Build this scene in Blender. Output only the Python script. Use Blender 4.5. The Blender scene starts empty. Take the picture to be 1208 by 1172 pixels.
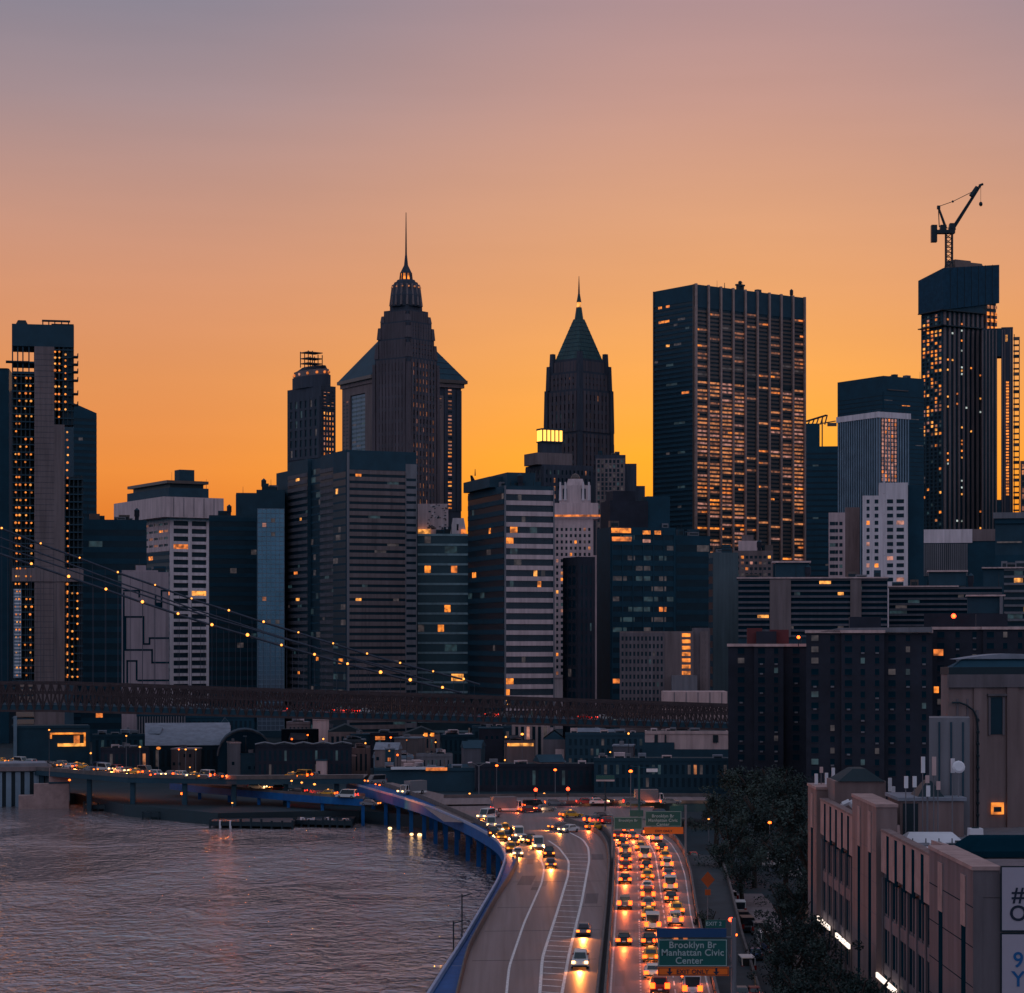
import bpy, math, random
from mathutils import Vector, Matrix
R = random.Random(7)
SC = bpy.context.scene
COL = SC.collection
rad = math.radians
# ------------------------------------------------------------------ camera
CAMZ, F, CX, HZ = 45.0, 2700.0, 604.0, 757.0      # height, focal length in photo pixels, principal column, horizon row
cam_d = bpy.data.cameras.new('camera')
cam = bpy.data.objects.new('camera', cam_d); COL.objects.link(cam)
cam_d.sensor_width = 36; cam_d.lens = 36 * F / 1208
cam_d.shift_y = (HZ - 586) / 1208
cam_d.clip_start = 1; cam_d.clip_end = 20000
cam.location = (0, 0, CAMZ); cam.rotation_euler = (rad(90), 0, 0)
SC.camera = cam
# ------------------------------------------------------------------ sky
SUN_AZ = 5.5     # degrees right of the view axis
SUN_EL = 2.0
W = bpy.data.worlds.new('World'); SC.world = W; W.use_nodes = True
nt = W.node_tree; nt.nodes.clear()
def N(t, **k):
    n = nt.nodes.new(t)
    for a, b in k.items(): setattr(n, a, b)
    return n
def LK(a, b): nt.links.new(a, b)
def M(op, a, b=None, c=None, clamp=False):
    n = N('ShaderNodeMath', operation=op); n.use_clamp = clamp
    for i, v in enumerate((a, b, c)):
        if v is None: continue
        if isinstance(v, (int, float)): n.inputs[i].default_value = v
        else: LK(v, n.inputs[i])
    return n.outputs[0]
def s2l(c): return tuple(((v / 255) / 12.92 if v / 255 <= .04045 else ((v / 255 + .055) / 1.055) ** 2.4) for v in c) + (1,)
def ramp(fac, stops):
    n = N('ShaderNodeValToRGB'); cr = n.color_ramp; cr.interpolation = 'B_SPLINE' if False else 'LINEAR'
    while len(cr.elements) < len(stops): cr.elements.new(.5)
    for e, (p, c) in zip(cr.elements, stops): e.position = p; e.color = s2l(c)
    LK(fac, n.inputs[0]); return n.outputs[0]
tc = N('ShaderNodeTexCoord'); sx = N('ShaderNodeSeparateXYZ'); LK(tc.outputs['Generated'], sx.inputs[0])
el = M('MULTIPLY', M('ARCSINE', sx.outputs[2]), 180 / math.pi)
ef = M('DIVIDE', el, 40.0, clamp=True)
hl = M('SQRT', M('ADD', M('MULTIPLY', sx.outputs[0], sx.outputs[0]), M('ADD', M('MULTIPLY', sx.outputs[1], sx.outputs[1]), 1e-6)))
ca = M('DIVIDE', M('ADD', M('MULTIPLY', sx.outputs[0], math.sin(rad(SUN_AZ))), M('MULTIPLY', sx.outputs[1], math.cos(rad(SUN_AZ)))), hl)
az = M('MULTIPLY', M('ARCCOSINE', M('MINIMUM', ca, 1.0)), 180 / math.pi)
e = lambda d: d / 40.0
hot = ramp(ef, [(0, (235, 130, 20)), (e(3), (250, 150, 24)), (e(4.6), (254, 166, 36)), (e(6.5), (242, 163, 76)), (e(8.6), (228, 158, 103)),
                (e(10.6), (215, 156, 121)), (e(13.3), (193, 148, 138)), (e(15.6), (173, 141, 145)), (e(22), (190, 150, 154)), (1, (142, 134, 160))])
cool = ramp(ef, [(0, (180, 86, 34)), (e(3), (222, 118, 42)), (e(4.2), (229, 134, 58)), (e(6.5), (222, 142, 86)), (e(8.6), (212, 145, 109)),
                 (e(10.6), (194, 144, 126)), (e(13.3), (161, 138, 143)), (e(15.6), (134, 129, 145)), (e(22), (178, 146, 154)), (1, (132, 132, 160))])
east = ramp(ef, [(0, (60, 150, 190)), (e(5), (112, 172, 206)), (e(12), (200, 184, 204)), (e(22), (200, 182, 202)), (1, (148, 168, 192))])
def mixc(f, a, b, mode='MIX'):
    n = N('ShaderNodeMix', data_type='RGBA', blend_type=mode)
    if isinstance(f, (int, float)): n.inputs[0].default_value = f
    else: LK(f, n.inputs[0])
    LK(a, n.inputs[6]); LK(b, n.inputs[7]); return n.outputs[2]
def smooth(v, a, b):
    n = N('ShaderNodeMapRange', interpolation_type='SMOOTHSTEP'); LK(v, n.inputs[0])
    n.inputs[1].default_value = a; n.inputs[2].default_value = b; return n.outputs[0]
west = mixc(smooth(az, 0, 15), hot, cool)
# very soft horizontal cloud veils
mp = N('ShaderNodeMapping'); mp.inputs['Scale'].default_value = (3, 3, 26); LK(tc.outputs['Generated'], mp.inputs[0])
nz = N('ShaderNodeTexNoise'); nz.inputs['Scale'].default_value = 2.2; nz.inputs['Detail'].default_value = 3; LK(mp.outputs[0], nz.inputs['Vector'])
veil = M('ADD', M('MULTIPLY', nz.outputs[0], .10), .95)
vm = N('ShaderNodeVectorMath', operation='SCALE'); LK(west, vm.inputs[0]); LK(veil, vm.inputs['Scale'])
full = mixc(smooth(az, 19, 75), vm.outputs[0], east)
sky = N('ShaderNodeTexSky', sky_type='NISHITA'); sky.sun_disc = False
sky.sun_elevation = rad(SUN_EL); sky.sun_rotation = rad(SUN_AZ)
bg = N('ShaderNodeBackground'); LK(full, bg.inputs[0]); bg.inputs[1].default_value = 1.0
bg2 = N('ShaderNodeBackground'); LK(sky.outputs[0], bg2.inputs[0]); bg2.inputs[1].default_value = .006
ad = N('ShaderNodeAddShader'); LK(bg.outputs[0], ad.inputs[0]); LK(bg2.outputs[0], ad.inputs[1])
wo = N('ShaderNodeOutputWorld'); LK(ad.outputs[0], wo.inputs[0])
sd = bpy.data.lights.new('sun', 'SUN'); sd.energy = .5; sd.angle = rad(.5); sd.color = (1, .5, .2)
so = bpy.data.objects.new('sun', sd); COL.objects.link(so)
dirv = Vector((math.sin(rad(SUN_AZ)) * math.cos(rad(SUN_EL)), math.cos(rad(SUN_AZ)) * math.cos(rad(SUN_EL)), math.sin(rad(SUN_EL))))
so.rotation_euler = dirv.to_track_quat('Z', 'Y').to_euler(); so.location = (60, 200, 300)
SC.view_settings.view_transform = 'Standard'; SC.view_settings.look = 'None'
SC.view_settings.exposure = 0; SC.view_settings.gamma = 1
SC.cycles.max_bounces = 4; SC.cycles.diffuse_bounces = 2; SC.cycles.glossy_bounces = 3; SC.cycles.transmission_bounces = 2
SC.cycles.caustics_reflective = False; SC.cycles.caustics_refractive = False
SC.cycles.sample_clamp_indirect = 3

# ------------------------------------------------------------------ materials
MATS = {}
def mat(name, col, rough=.8, var=.25, scale=.15, spec=.3, metal=0, bump=0, streak=False, road=False):
    if name in MATS: return MATS[name]
    m = bpy.data.materials.new(name); m.use_nodes = True; t = m.node_tree; p = t.nodes['Principled BSDF']
    p.inputs['Roughness'].default_value = rough; p.inputs['Metallic'].default_value = metal
    p.inputs['Specular IOR Level'].default_value = spec
    g = t.nodes.new('ShaderNodeTexCoord'); mp = t.nodes.new('ShaderNodeMapping'); mp.inputs['Scale'].default_value = (1, .06 if road else 1, .25 if streak else 1)
    t.links.new(g.outputs['Object'], mp.inputs[0])
    n = t.nodes.new('ShaderNodeTexNoise'); n.inputs['Scale'].default_value = scale; n.inputs['Detail'].default_value = 6; n.inputs['Roughness'].default_value = .65
    t.links.new(mp.outputs[0], n.inputs['Vector'])
    mr = t.nodes.new('ShaderNodeMapRange'); mr.inputs[1].default_value = .25; mr.inputs[2].default_value = .75
    mr.inputs[3].default_value = 1 - var; mr.inputs[4].default_value = 1 + var
    if streak or road:                   # a second, finer layer: rain streaks on walls, tyre tracks and stains on roads
        mp2 = t.nodes.new('ShaderNodeMapping'); mp2.inputs['Scale'].default_value = (1.6, .02, 1) if road else (1, 1, .05); t.links.new(g.outputs['Object'], mp2.inputs[0])
        n2 = t.nodes.new('ShaderNodeTexNoise'); n2.inputs['Scale'].default_value = 1.1 if road else .8; n2.inputs['Detail'].default_value = 4; t.links.new(mp2.outputs[0], n2.inputs['Vector'])
        av = t.nodes.new('ShaderNodeMath'); av.operation = 'MULTIPLY_ADD'; av.inputs[1].default_value = .5; hf = t.nodes.new('ShaderNodeMath'); hf.operation = 'MULTIPLY'; hf.inputs[1].default_value = .5
        t.links.new(n.outputs[0], hf.inputs[0]); t.links.new(n2.outputs[0], av.inputs[0]); t.links.new(hf.outputs[0], av.inputs[2]); mr.inputs[1].default_value = .34; mr.inputs[2].default_value = .66; t.links.new(av.outputs[0], mr.inputs[0])
    else: t.links.new(n.outputs[0], mr.inputs[0])
    v = t.nodes.new('ShaderNodeVectorMath'); v.operation = 'SCALE'; v.inputs[0].default_value = col[:3]; t.links.new(mr.outputs[0], v.inputs['Scale'])
    t.links.new(v.outputs[0], p.inputs['Base Color'])
    if bump:
        b = t.nodes.new('ShaderNodeBump'); b.inputs['Strength'].default_value = bump; t.links.new(n.outputs[0], b.inputs['Height']); t.links.new(b.outputs[0], p.inputs['Normal'])
    MATS[name] = m; return m
def emis(name, col, s, sample=False):
    if name in MATS: return MATS[name]
    m = bpy.data.materials.new(name); m.use_nodes = True; p = m.node_tree.nodes['Principled BSDF']
    p.inputs['Base Color'].default_value = (.05, .05, .05, 1); p.inputs['Emission Color'].default_value = tuple(col) + (1,); p.inputs['Emission Strength'].default_value = s
    if 'window' in name:                # rooms differ in brightness: curtains, blinds, far lamps
        t = m.node_tree; g = t.nodes.new('ShaderNodeNewGeometry'); n = t.nodes.new('ShaderNodeTexNoise'); n.inputs['Scale'].default_value = .45; n.inputs['Detail'].default_value = 3
        t.links.new(g.outputs['Position'], n.inputs['Vector']); mr = t.nodes.new('ShaderNodeMapRange'); mr.inputs[1].default_value = .35; mr.inputs[2].default_value = .65; mr.inputs[3].default_value = s * .25; mr.inputs[4].default_value = s * 1.5
        t.links.new(n.outputs[0], mr.inputs[0]); t.links.new(mr.outputs[0], p.inputs['Emission Strength'])
    if not sample: m.cycles.emission_sampling = 'NONE'
    MATS[name] = m; return m
PALE = mat('pale_concrete', (.60, .51, .54), streak=True)
CREAM = mat('pinkish_limestone', (.50, .37, .38), streak=True, scale=.3)
GREY = mat('grey_concrete', (.15, .145, .165), streak=True)
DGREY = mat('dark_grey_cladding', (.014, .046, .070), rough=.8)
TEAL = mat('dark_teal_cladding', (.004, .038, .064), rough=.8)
BLUEG = mat('blue_grey_cladding', (.15, .21, .27), rough=.5)
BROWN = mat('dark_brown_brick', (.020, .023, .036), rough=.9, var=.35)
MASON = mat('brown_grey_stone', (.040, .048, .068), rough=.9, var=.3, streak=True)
MASON2 = mat('warm_grey_stone', (.155, .118, .122), rough=.9, var=.3, streak=True)
BRONZE = mat('bronze_metal', (.09, .065, .06), rough=.4, metal=.3)
COPPER = mat('green_copper', (.012, .05, .056), rough=.6, var=.4, streak=True)
BLACK = mat('black_steel', (.004, .016, .025), rough=.5)
NETBLUE = mat('blue_safety_netting', (.006, .038, .07), rough=.9, var=.35, scale=.5)
GLASS = mat('dark_window_glass', (.002, .020, .034), rough=.4, spec=.22, var=.3, scale=.4)
GLASSB = mat('blue_window_glass', (.012, .045, .065), rough=.3, spec=.4, var=.3, scale=.4)
ROOF = mat('dark_roof_felt', (.02, .034, .042), rough=.95)
ROOFL = mat('pale_roof_membrane', (.19, .20, .24), rough=.9, var=.3, scale=.4)
STEELB = mat('blue_painted_steel', (.008, .085, .25), rough=.6, var=.25, scale=.5, spec=.08)
STEELL = mat('pale_blue_painted_steel', (.20, .26, .38), rough=.5, scale=.5)
ASPH = mat('asphalt', (.092, .08, .088), rough=.5, var=.42, scale=.35, spec=.45, road=True)
ASPHD = mat('dark_asphalt', (.022, .034, .042), rough=.8, var=.4, scale=.3)
PAINT = mat('white_road_paint', (.55, .53, .53), rough=.6, var=.6, scale=2.5)
BARR = mat('concrete_barrier', (.10, .085, .085), rough=.9, var=.35, scale=.5)
GROUND = mat('dark_city_ground', (.005, .022, .032), rough=.95, var=.5, scale=.06)
UMB = mat('umber_stone', (.085, .068, .080), rough=.9, var=.35, streak=True)
SLATEB = mat('slate_band', (.085, .082, .10), streak=True)
MAUVE = mat('mauve_render', (.26, .20, .22), streak=True)
PINKW = mat('pink_painted_wall', (.50, .34, .33), rough=.9, streak=True, scale=.4)
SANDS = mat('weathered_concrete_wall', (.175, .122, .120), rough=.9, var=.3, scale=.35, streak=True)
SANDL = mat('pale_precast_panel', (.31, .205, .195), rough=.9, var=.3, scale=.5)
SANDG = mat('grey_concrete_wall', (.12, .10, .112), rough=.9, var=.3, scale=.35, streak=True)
WHITE = mat('white_paint', (.6, .58, .62), rough=.6, var=.15)
GREENS = mat('green_sign_face', (.006, .075, .068), rough=.4, var=.1)
BLUES = mat('blue_sign_face', (.01, .045, .13), rough=.4, var=.1)
ORANGES = mat('orange_sign_face', (.75, .13, .012), rough=.4, var=.1)
REDW = mat('dull_red_panel', (.10, .022, .026), rough=.7)
LIT = [emis('lit_window_amber', (1, .27, .03), 1.05), emis('lit_window_yellow', (1, .38, .07), 1.15), emis('lit_window_orange', (1, .25, .04), .75),
       emis('lit_window_cool', (.75, .85, .8), .55)]
DIM = [emis('dim_window_rose', (.62, .26, .19), .62), emis('dim_window_copper', (.8, .27, .09), .6), emis('dim_window_brown', (.5, .17, .08), .45)]
FAINT = [emis('faint_window_teal', (.1, .25, .3), .10), emis('faint_window_grey', (.4, .3, .3), .09)]
HEADL = emis('headlight_glow', (1, .55, .2), 6, False)
HEADLA = emis('amber_headlight_glow', (1, .19, .015), 3.8, False)
TAILL = emis('taillight_glow', (1, .065, .004), 7, False)
TAILR = emis('red_taillight_glow', (1, .035, .012), 3.5, False)
LAMPY = emis('warm_lamp_glow', (1, .32, .05), 3.0, False)
LAMPO = emis('orange_lamp_glow', (1, .11, .01), 6, True)
LAMPR = emis('red_signal_glow', (1, .04, .01), 9, True)
LAMPW = emis('dim_warm_lamp_glow', (1, .6, .25), 3, True)
DARKM = mat('matte_dark_recess', (.003, .022, .035), rough=1, spec=0)
TUBE = emis('white_tube_glow', (1, .82, .70), 1.5, True)

# ------------------------------------------------------------------ mesh helpers
class MB:
    def __init__(s): s.v = []; s.f = []; s.m = []; s.mats = []
    def mi(s, m):
        if m not in s.mats: s.mats.append(m)
        return s.mats.index(m)
    def poly(s, pts, faces, m):
        o = len(s.v); s.v += [tuple(p) for p in pts]; k = s.mi(m)
        for f in faces: s.f.append([o + i for i in f]); s.m.append(k)
    def hexa(s, lo, hi, m):      # two rings of four points, bottom then top, counter clockwise from above
        s.poly(list(lo) + list(hi), [(3, 2, 1, 0), (4, 5, 6, 7), (0, 1, 5, 4), (1, 2, 6, 5), (2, 3, 7, 6), (3, 0, 4, 7)], m)
    def box(s, x0, x1, y0, y1, z0, z1, m, t=(0, 0)):
        a, b = t
        s.hexa([(x0, y0, z0), (x1, y0, z0), (x1, y1, z0), (x0, y1, z0)],
               [(x0 + a, y0 + b, z1), (x1 - a, y0 + b, z1), (x1 - a, y1 - b, z1), (x0 + a, y1 - b, z1)], m)
    def prism(s, ring, z0, z1, m, k=1.0, c=(0, 0), kx=None):
        n = len(ring); top = [(c[0] + (x - c[0]) * k, c[1] + (y - c[1]) * (k if kx is None else kx), z1) for x, y in ring]
        s.poly([(x, y, z0) for x, y in ring] + top, [tuple(range(n - 1, -1, -1)), tuple(range(n, 2 * n))] + [(i, (i + 1) % n, n + (i + 1) % n, n + i) for i in range(n)], m)
    def rod(s, a, b, r0, m, r1=None, n=6):
        a = Vector(a); b = Vector(b); r1 = r0 if r1 is None else r1; d = (b - a).normalized()
        u = d.cross(Vector((0, 0, 1)) if abs(d.z) < .9 else Vector((1, 0, 0))).normalized(); w = d.cross(u)
        pts = []
        for q, r in ((a, r0), (b, r1)):
            for i in range(n): t = 2 * math.pi * i / n; pts.append(q + u * math.cos(t) * r + w * math.sin(t) * r)
        s.poly(pts, [tuple(range(n)), tuple(range(2 * n - 1, n - 1, -1))] + [(i, n + i, n + (i + 1) % n, (i + 1) % n) for i in range(n)], m)
    def ball(s, c, r, m, n=8, sz=1.0):
        rings = max(3, n // 2); pts = [(c[0], c[1], c[2] - r * sz)]
        for j in range(1, rings):
            t = -math.pi / 2 + math.pi * j / rings
            for i in range(n): a = 2 * math.pi * i / n; pts.append((c[0] + r * math.cos(t) * math.cos(a), c[1] + r * math.cos(t) * math.sin(a), c[2] + r * sz * math.sin(t)))
        pts.append((c[0], c[1], c[2] + r * sz)); L = len(pts) - 1; fs = []
        for i in range(n):
            fs.append((0, 1 + (i + 1) % n, 1 + i)); fs.append((L, L - n + i, L - n + (i + 1) % n))
            for j in range(rings - 2): a = 1 + j * n; fs.append((a + i, a + (i + 1) % n, a + n + (i + 1) % n, a + n + i))
        s.poly(pts, fs, m)
    def obj(s, name, parent=None, loc=(0, 0, 0), rz=0, smooth=False):
        me = bpy.data.meshes.new(name); me.from_pydata(s.v, [], s.f)
        for m in s.mats: me.materials.append(m)
        me.polygons.foreach_set('material_index', s.m)
        if smooth: me.polygons.foreach_set('use_smooth', [True] * len(s.f))
        me.update(); o = bpy.data.objects.new(name, me); COL.objects.link(o)
        o.location = loc; o.rotation_euler = (0, 0, rz); o.parent = parent; return o
def tag(o, label=None, cat=None, group=None, kind=None):
    if label: o['label'] = label
    if cat: o['category'] = cat
    if group: o['group'] = group
    if kind: o['kind'] = kind
    return o
def thing(name, label, cat, loc=(0, 0, 0), rz=0, group=None):
    o = bpy.data.objects.new(name, None); COL.objects.link(o); o.location = loc; o.rotation_euler = (0, 0, rz); o.empty_display_size = .5
    return tag(o, label, cat, group)
def copy_tree(root, loc, rz, label, group=None, k=1.0):
    def cp(o, par):
        c = o.copy(); COL.objects.link(c); c.parent = par
        for ch in KIDS.get(o.name, []): cp(ch, c)
        return c
    r = cp(root, None); r.location = loc; r.rotation_euler = (0, 0, rz); r.scale = (k, k, k); r['label'] = label
    if group: r['group'] = group
    return r
KIDS = {}
def index_kids(o):
    KIDS[o.name] = list(o.children)
    for c in o.children: index_kids(c)
def P(px, py, d): return Vector(((px - CX) * d / F, d, CAMZ - (py - HZ) * d / F))
def G(px, py, z):                        # where the ground at height z is seen in that photo column and row
    d = (CAMZ - z) * F / (py - HZ); return Vector(((px - CX) * d / F, d, z))
def X(px, d): return (px - CX) * d / F
def Z(py, d): return CAMZ - (py - HZ) * d / F

# ------------------------------------------------------------------ buildings
PANES = {}
def pane(w, h, face, m):
    key = (round(w, 1), round(h, 1), face, m.name)
    if key not in PANES:
        w, h = key[0], key[1]; b = MB()
        if face == 'A': b.poly([(-w / 2, 0, -h / 2), (w / 2, 0, -h / 2), (w / 2, 0, h / 2), (-w / 2, 0, h / 2)], [(0, 1, 2, 3)], m)
        else: b.poly([(0, w / 2, -h / 2), (0, -w / 2, -h / 2), (0, -w / 2, h / 2), (0, w / 2, h / 2)], [(0, 1, 2, 3)], m)
        me = bpy.data.meshes.new('pane'); me.from_pydata(b.v, [], b.f); me.materials.append(m); PANES[key] = me
    return PANES[key]
class Bld:
    def __init__(s, name, label, cat, D, xl, xc, xr, th, depth=25, group=None, z0=3):
        t = rad(th); s.D = D; s.th = t
        if xc - xl <= 2.6 and abs(th) < 13: t = -math.atan((xc - CX) / F); s.th = t
        s.C = Vector(((xc - CX) * D / F, D)); s.u = Vector((math.cos(t), math.sin(t))); s.v = Vector((-math.sin(t), math.cos(t)))
        s.root = thing(name, label, cat, (s.C.x, s.C.y, z0), t, group); s.g = z0
        s.a = s.hit(xr, s.u) if xr > xc else 0
        s.b = s.hit(xl, s.v) if xc - xl > 2.6 else depth
        s.w = MB(); s.wins = []; s.extra = []
    def hit(s, px, d):
        k = (px - CX) / F; return (k * s.C.y - s.C.x) / (d.x - k * d.y)
    def z(s, py): return Z(py, s.D) - s.g
    def m(s, px): return px * s.D / F                          # photo pixels as metres at this depth
    def body(s, z0, z1, mt, x0=0, x1=None, y0=0, y1=None, t=(0, 0), roof=None):
        x1 = s.a if x1 is None else x1; y1 = s.b if y1 is None else y1
        s.w.box(x0, x1, y0, y1, z0, z1, mt, t)
        if roof: s.rf = (x0 + t[0], x1 - t[0], y0 + t[1], y1 - t[1], z1)
        if roof: s.w.box(x0 + .5 + t[0], x1 - .5 - t[0], y0 + .5 + t[1], y1 - .5 - t[1], z1, z1 + .05, roof)
    def fb(s, face, pl, s0, s1, z0, z1, o0, o1, m, mb=None):   # a box standing off a facade plane
        mb = mb or s.w
        if face == 'A': mb.box(s0, s1, pl - o1, pl - o0, z0, z1, m)
        else: mb.box(pl - o1, pl - o0, s0, s1, z0, z1, m)
    def pick(s, lit, dim, faint):
        r = R.random()
        if r < lit: return R.choice(LIT[:3] + [LIT[0]])
        if r < lit + dim: return R.choice(DIM)
        if r < lit + dim + faint: return R.choice(FAINT)
        return None
    def win(s, face, pl, sc, zc, w, h, m, off=.04, nm='window'): s.wins.append((nm, face, pl, sc, zc, w, h, m, off))
    def grid(s, face, pl, s0, s1, z0, z1, nx, nz, pw, sh, wm, lit=.02, dim=0, faint=.1, rel=.4, glass=None, prob=None, bandm=None, skipband=False):
        glass = glass or GLASS; cw = (s1 - s0 - pw) / nx; ch = (z1 - z0 - sh) / nz; bandm = bandm or wm
        for i in range(nx + 1): s.fb(face, pl, s0 + i * cw, s0 + i * cw + pw, z0, z1, 0, rel, wm)
        if not skipband:
            for j in range(nz + 1): s.fb(face, pl, s0 + .01, s1 - .01, z0 + j * ch + .004, z0 + j * ch + sh - .004, 0, rel - .06, bandm)
        for j in range(nz):
            for i in range(nx):
                l, d, f = prob(i, j, nx, nz) if prob else (lit, dim, faint)
                m = s.pick(l, d, f) or glass
                s.win(face, pl, s0 + pw + i * cw + (cw - pw) / 2, z0 + sh + j * ch + (ch - sh) / 2, cw - pw, ch - sh, m)
    def bands(s, face, pl, s0, s1, z0, z1, nz, sh, wm, lit=.02, faint=.03, rel=.35, glass=None, cell=3, mull=None):
        glass = glass or GLASS; ch = (z1 - z0 - sh) / nz; n = max(2, int((s1 - s0) / cell)); cw = (s1 - s0) / n
        for j in range(nz + 1): s.fb(face, pl, s0, s1, z0 + j * ch, z0 + j * ch + sh, 0, rel, wm)
        for j in range(nz):
            zc = z0 + sh + j * ch + (ch - sh) / 2; h = ch - sh
            s.win(face, pl, (s0 + s1) / 2, zc, s1 - s0, h, glass, nm='window_band')
            i = 0
            while i < n:
                k = s.pick(lit, 0, faint)
                if k:
                    q = 1 + int(R.random() * 2.2); q = min(q, n - i)
                    s.win(face, pl, s0 + (i + q / 2) * cw, zc, q * cw * .92, h * .92, k, .07); i += q
                i += 1
        if mull:
            for i in range(mull + 1):
                q = s0 + (s1 - s0 - .5) * i / mull; s.fb(face, pl, q, q + .5, z0, z1, 0, rel + .1, wm)
    def fins(s, face, pl, s0, s1, z0, z1, n, fw, wm, rel=.6, glass=None):
        glass = glass or GLASS; cw = (s1 - s0 - fw) / n
        for i in range(n + 1): s.fb(face, pl, s0 + i * cw, s0 + i * cw + fw, z0, z1, 0, rel, wm)
        for i in range(n): s.win(face, pl, s0 + fw + i * cw + (cw - fw) / 2, (z0 + z1) / 2, cw - fw, z1 - z0, glass, nm='window_strip')
    def part(s, name, mb): return mb.obj(name, s.root)
    def done(s, wallname='wall'):
        rf = getattr(s, 'rf', None)
        if rf and s.D > 820 and rf[1] - rf[0] > 9:       # plant, tanks and thin aerials on the big flat roofs
            x0, x1, y0, y1, z = rf
            for k in range(R.randint(3, 6)):
                w = R.uniform(2, 5.5); d_ = R.uniform(2, 4); h = R.uniform(1.2, 3.2); px = R.uniform(x0 + .8, x1 - w - .8); py = R.uniform(y0 + 1, max(y0 + 1.1, y0 + (y1 - y0) * .5)); q = MB(); q.box(px, px + w, py, py + d_, z + .06, z + h, R.choice([DGREY, GREY, BRONZE, TEAL])); q.box(px + .4, px + w - .4, py - .03, py, z + .5, z + h * .7, BLACK); q.obj('rooftop_unit', s.root)
            px = R.uniform(x0 + 2, x1 - 2); py = y0 + 3
            if R.random() < .6: q = MB(); q.rod((px, py, z), (px, py, z + 1.6), .9, BROWN, n=10); q.prism([(px + 1.1 * math.cos(a), py + 1.1 * math.sin(a)) for a in [i * .6283 for i in range(10)]], z + 1.6, z + 4.2, BROWN); q.prism([(px + 1.2 * math.cos(a), py + 1.2 * math.sin(a)) for a in [i * .6283 for i in range(10)]], z + 4.2, z + 5.2, DGREY, .1, (px, py)); q.obj('water_tank', s.root)
            for k in range(R.randint(1, 3)): px = R.uniform(x0 + 1, x1 - 1); q = MB(); q.rod((px, y0 + 2, z), (px, y0 + 2, z + R.uniform(3, 7)), .14, BLACK, .06, 5); q.obj('antenna', s.root)
        s.w.obj(wallname, s.root)
        by = {}
        for w in s.wins: by.setdefault(w[0], []).append(w)
        for nm, L in by.items():
            L.sort(key=lambda w: 0 if w[7].name.startswith('lit') else 1 if w[7].name.startswith('dim') else 2)
            rest = MB()
            for k, (_, face, pl, sc, zc, w, h, m, off) in enumerate(L):
                if k < (100 if len(L) <= 100 else 99):
                    o = bpy.data.objects.new(nm, pane(w, h, face, m)); COL.objects.link(o); o.parent = s.root
                    o.location = (sc, pl - off, zc) if face == 'A' else (pl - off, sc, zc)
                elif face == 'A': rest.poly([(sc - w / 2, pl - off, zc - h / 2), (sc + w / 2, pl - off, zc - h / 2), (sc + w / 2, pl - off, zc + h / 2), (sc - w / 2, pl - off, zc + h / 2)], [(0, 1, 2, 3)], m)
                else: rest.poly([(pl - off, sc + w / 2, zc - h / 2), (pl - off, sc - w / 2, zc - h / 2), (pl - off, sc - w / 2, zc + h / 2), (pl - off, sc + w / 2, zc + h / 2)], [(0, 1, 2, 3)], m)
            if rest.v: tag(rest.obj(nm, s.root), kind='stuff')
        return s.root
def masts(b, lst, m=None, r=.12):          # thin roof antennas, each a part: (x, y, z0, height)
    for x, y, z0, h in lst:
        q = MB(); q.rod((x, y, z0), (x, y, z0 + h), r, m or BLACK, r * .5, 5); b.part('antenna', q)
# ------------------------------------------------------------------ ground, water
def struct(o): o['kind'] = 'structure'; return o
g = MB()
shore = [(-9000, 9000), (-900, 900), (-420, 690), (-150, 640), (-121, 634), (-100, 590), (-72, 560), (-52, 566), (-38, 568), (-14, 545), (2, 500), (10, 440), (12, 380), (12, 300), (0, 200), (-6, 60), (-6, -3000)]
pts = [(x, y, 3.0) for x, y in shore] + [(9000, -3000, 3.0), (9000, 9000, 3.0)]
g.poly(pts, [tuple(range(len(pts)))], GROUND)
for (x0, y0), (x1, y1) in zip(shore[:-1], shore[1:]): g.poly([(x0, y0, -3), (x1, y1, -3), (x1, y1, 3), (x0, y0, 3)], [(0, 1, 2, 3)], BLACK)
struct(g.obj('ground'))
wm = bpy.data.materials.new('river_water'); wm.use_nodes = True; t = wm.node_tree; p = t.nodes['Principled BSDF']
p.inputs['Base Color'].default_value = (.16, .132, .138, 1); p.inputs['IOR'].default_value = 4.2; p.inputs['Roughness'].default_value = .2
p.inputs['Specular IOR Level'].default_value = .5
tcn = t.nodes.new('ShaderNodeTexCoord')
def wn(scale, sc3, det=4):
    m_ = t.nodes.new('ShaderNodeMapping'); m_.inputs['Scale'].default_value = sc3; t.links.new(tcn.outputs['Object'], m_.inputs[0])
    n_ = t.nodes.new('ShaderNodeTexNoise'); n_.inputs['Scale'].default_value = scale; n_.inputs['Detail'].default_value = det; n_.inputs['Distortion'].default_value = .6
    t.links.new(m_.outputs[0], n_.inputs['Vector']); return n_.outputs[0]
def wmath(op, a, b):
    n_ = t.nodes.new('ShaderNodeMath'); n_.operation = op
    for i, v in enumerate((a, b)):
        if isinstance(v, (int, float)): n_.inputs[i].default_value = v
        else: t.links.new(v, n_.inputs[i])
    return n_.outputs[0]
chop = wn(.34, (1.3, 1, 1), 3); swell = wn(.09, (1, .7, 1), 3); patch = wn(.011, (1.3, .8, 1), 5)
fine = wn(.85, (1.3, 1, 1), 2); hgt = wmath('ADD', wmath('ADD', wmath('MULTIPLY', chop, 3.2), wmath('MULTIPLY', fine, .8)), wmath('MULTIPLY', swell, 6.0))
bp = t.nodes.new('ShaderNodeBump'); bp.inputs['Distance'].default_value = 1.0
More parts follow.
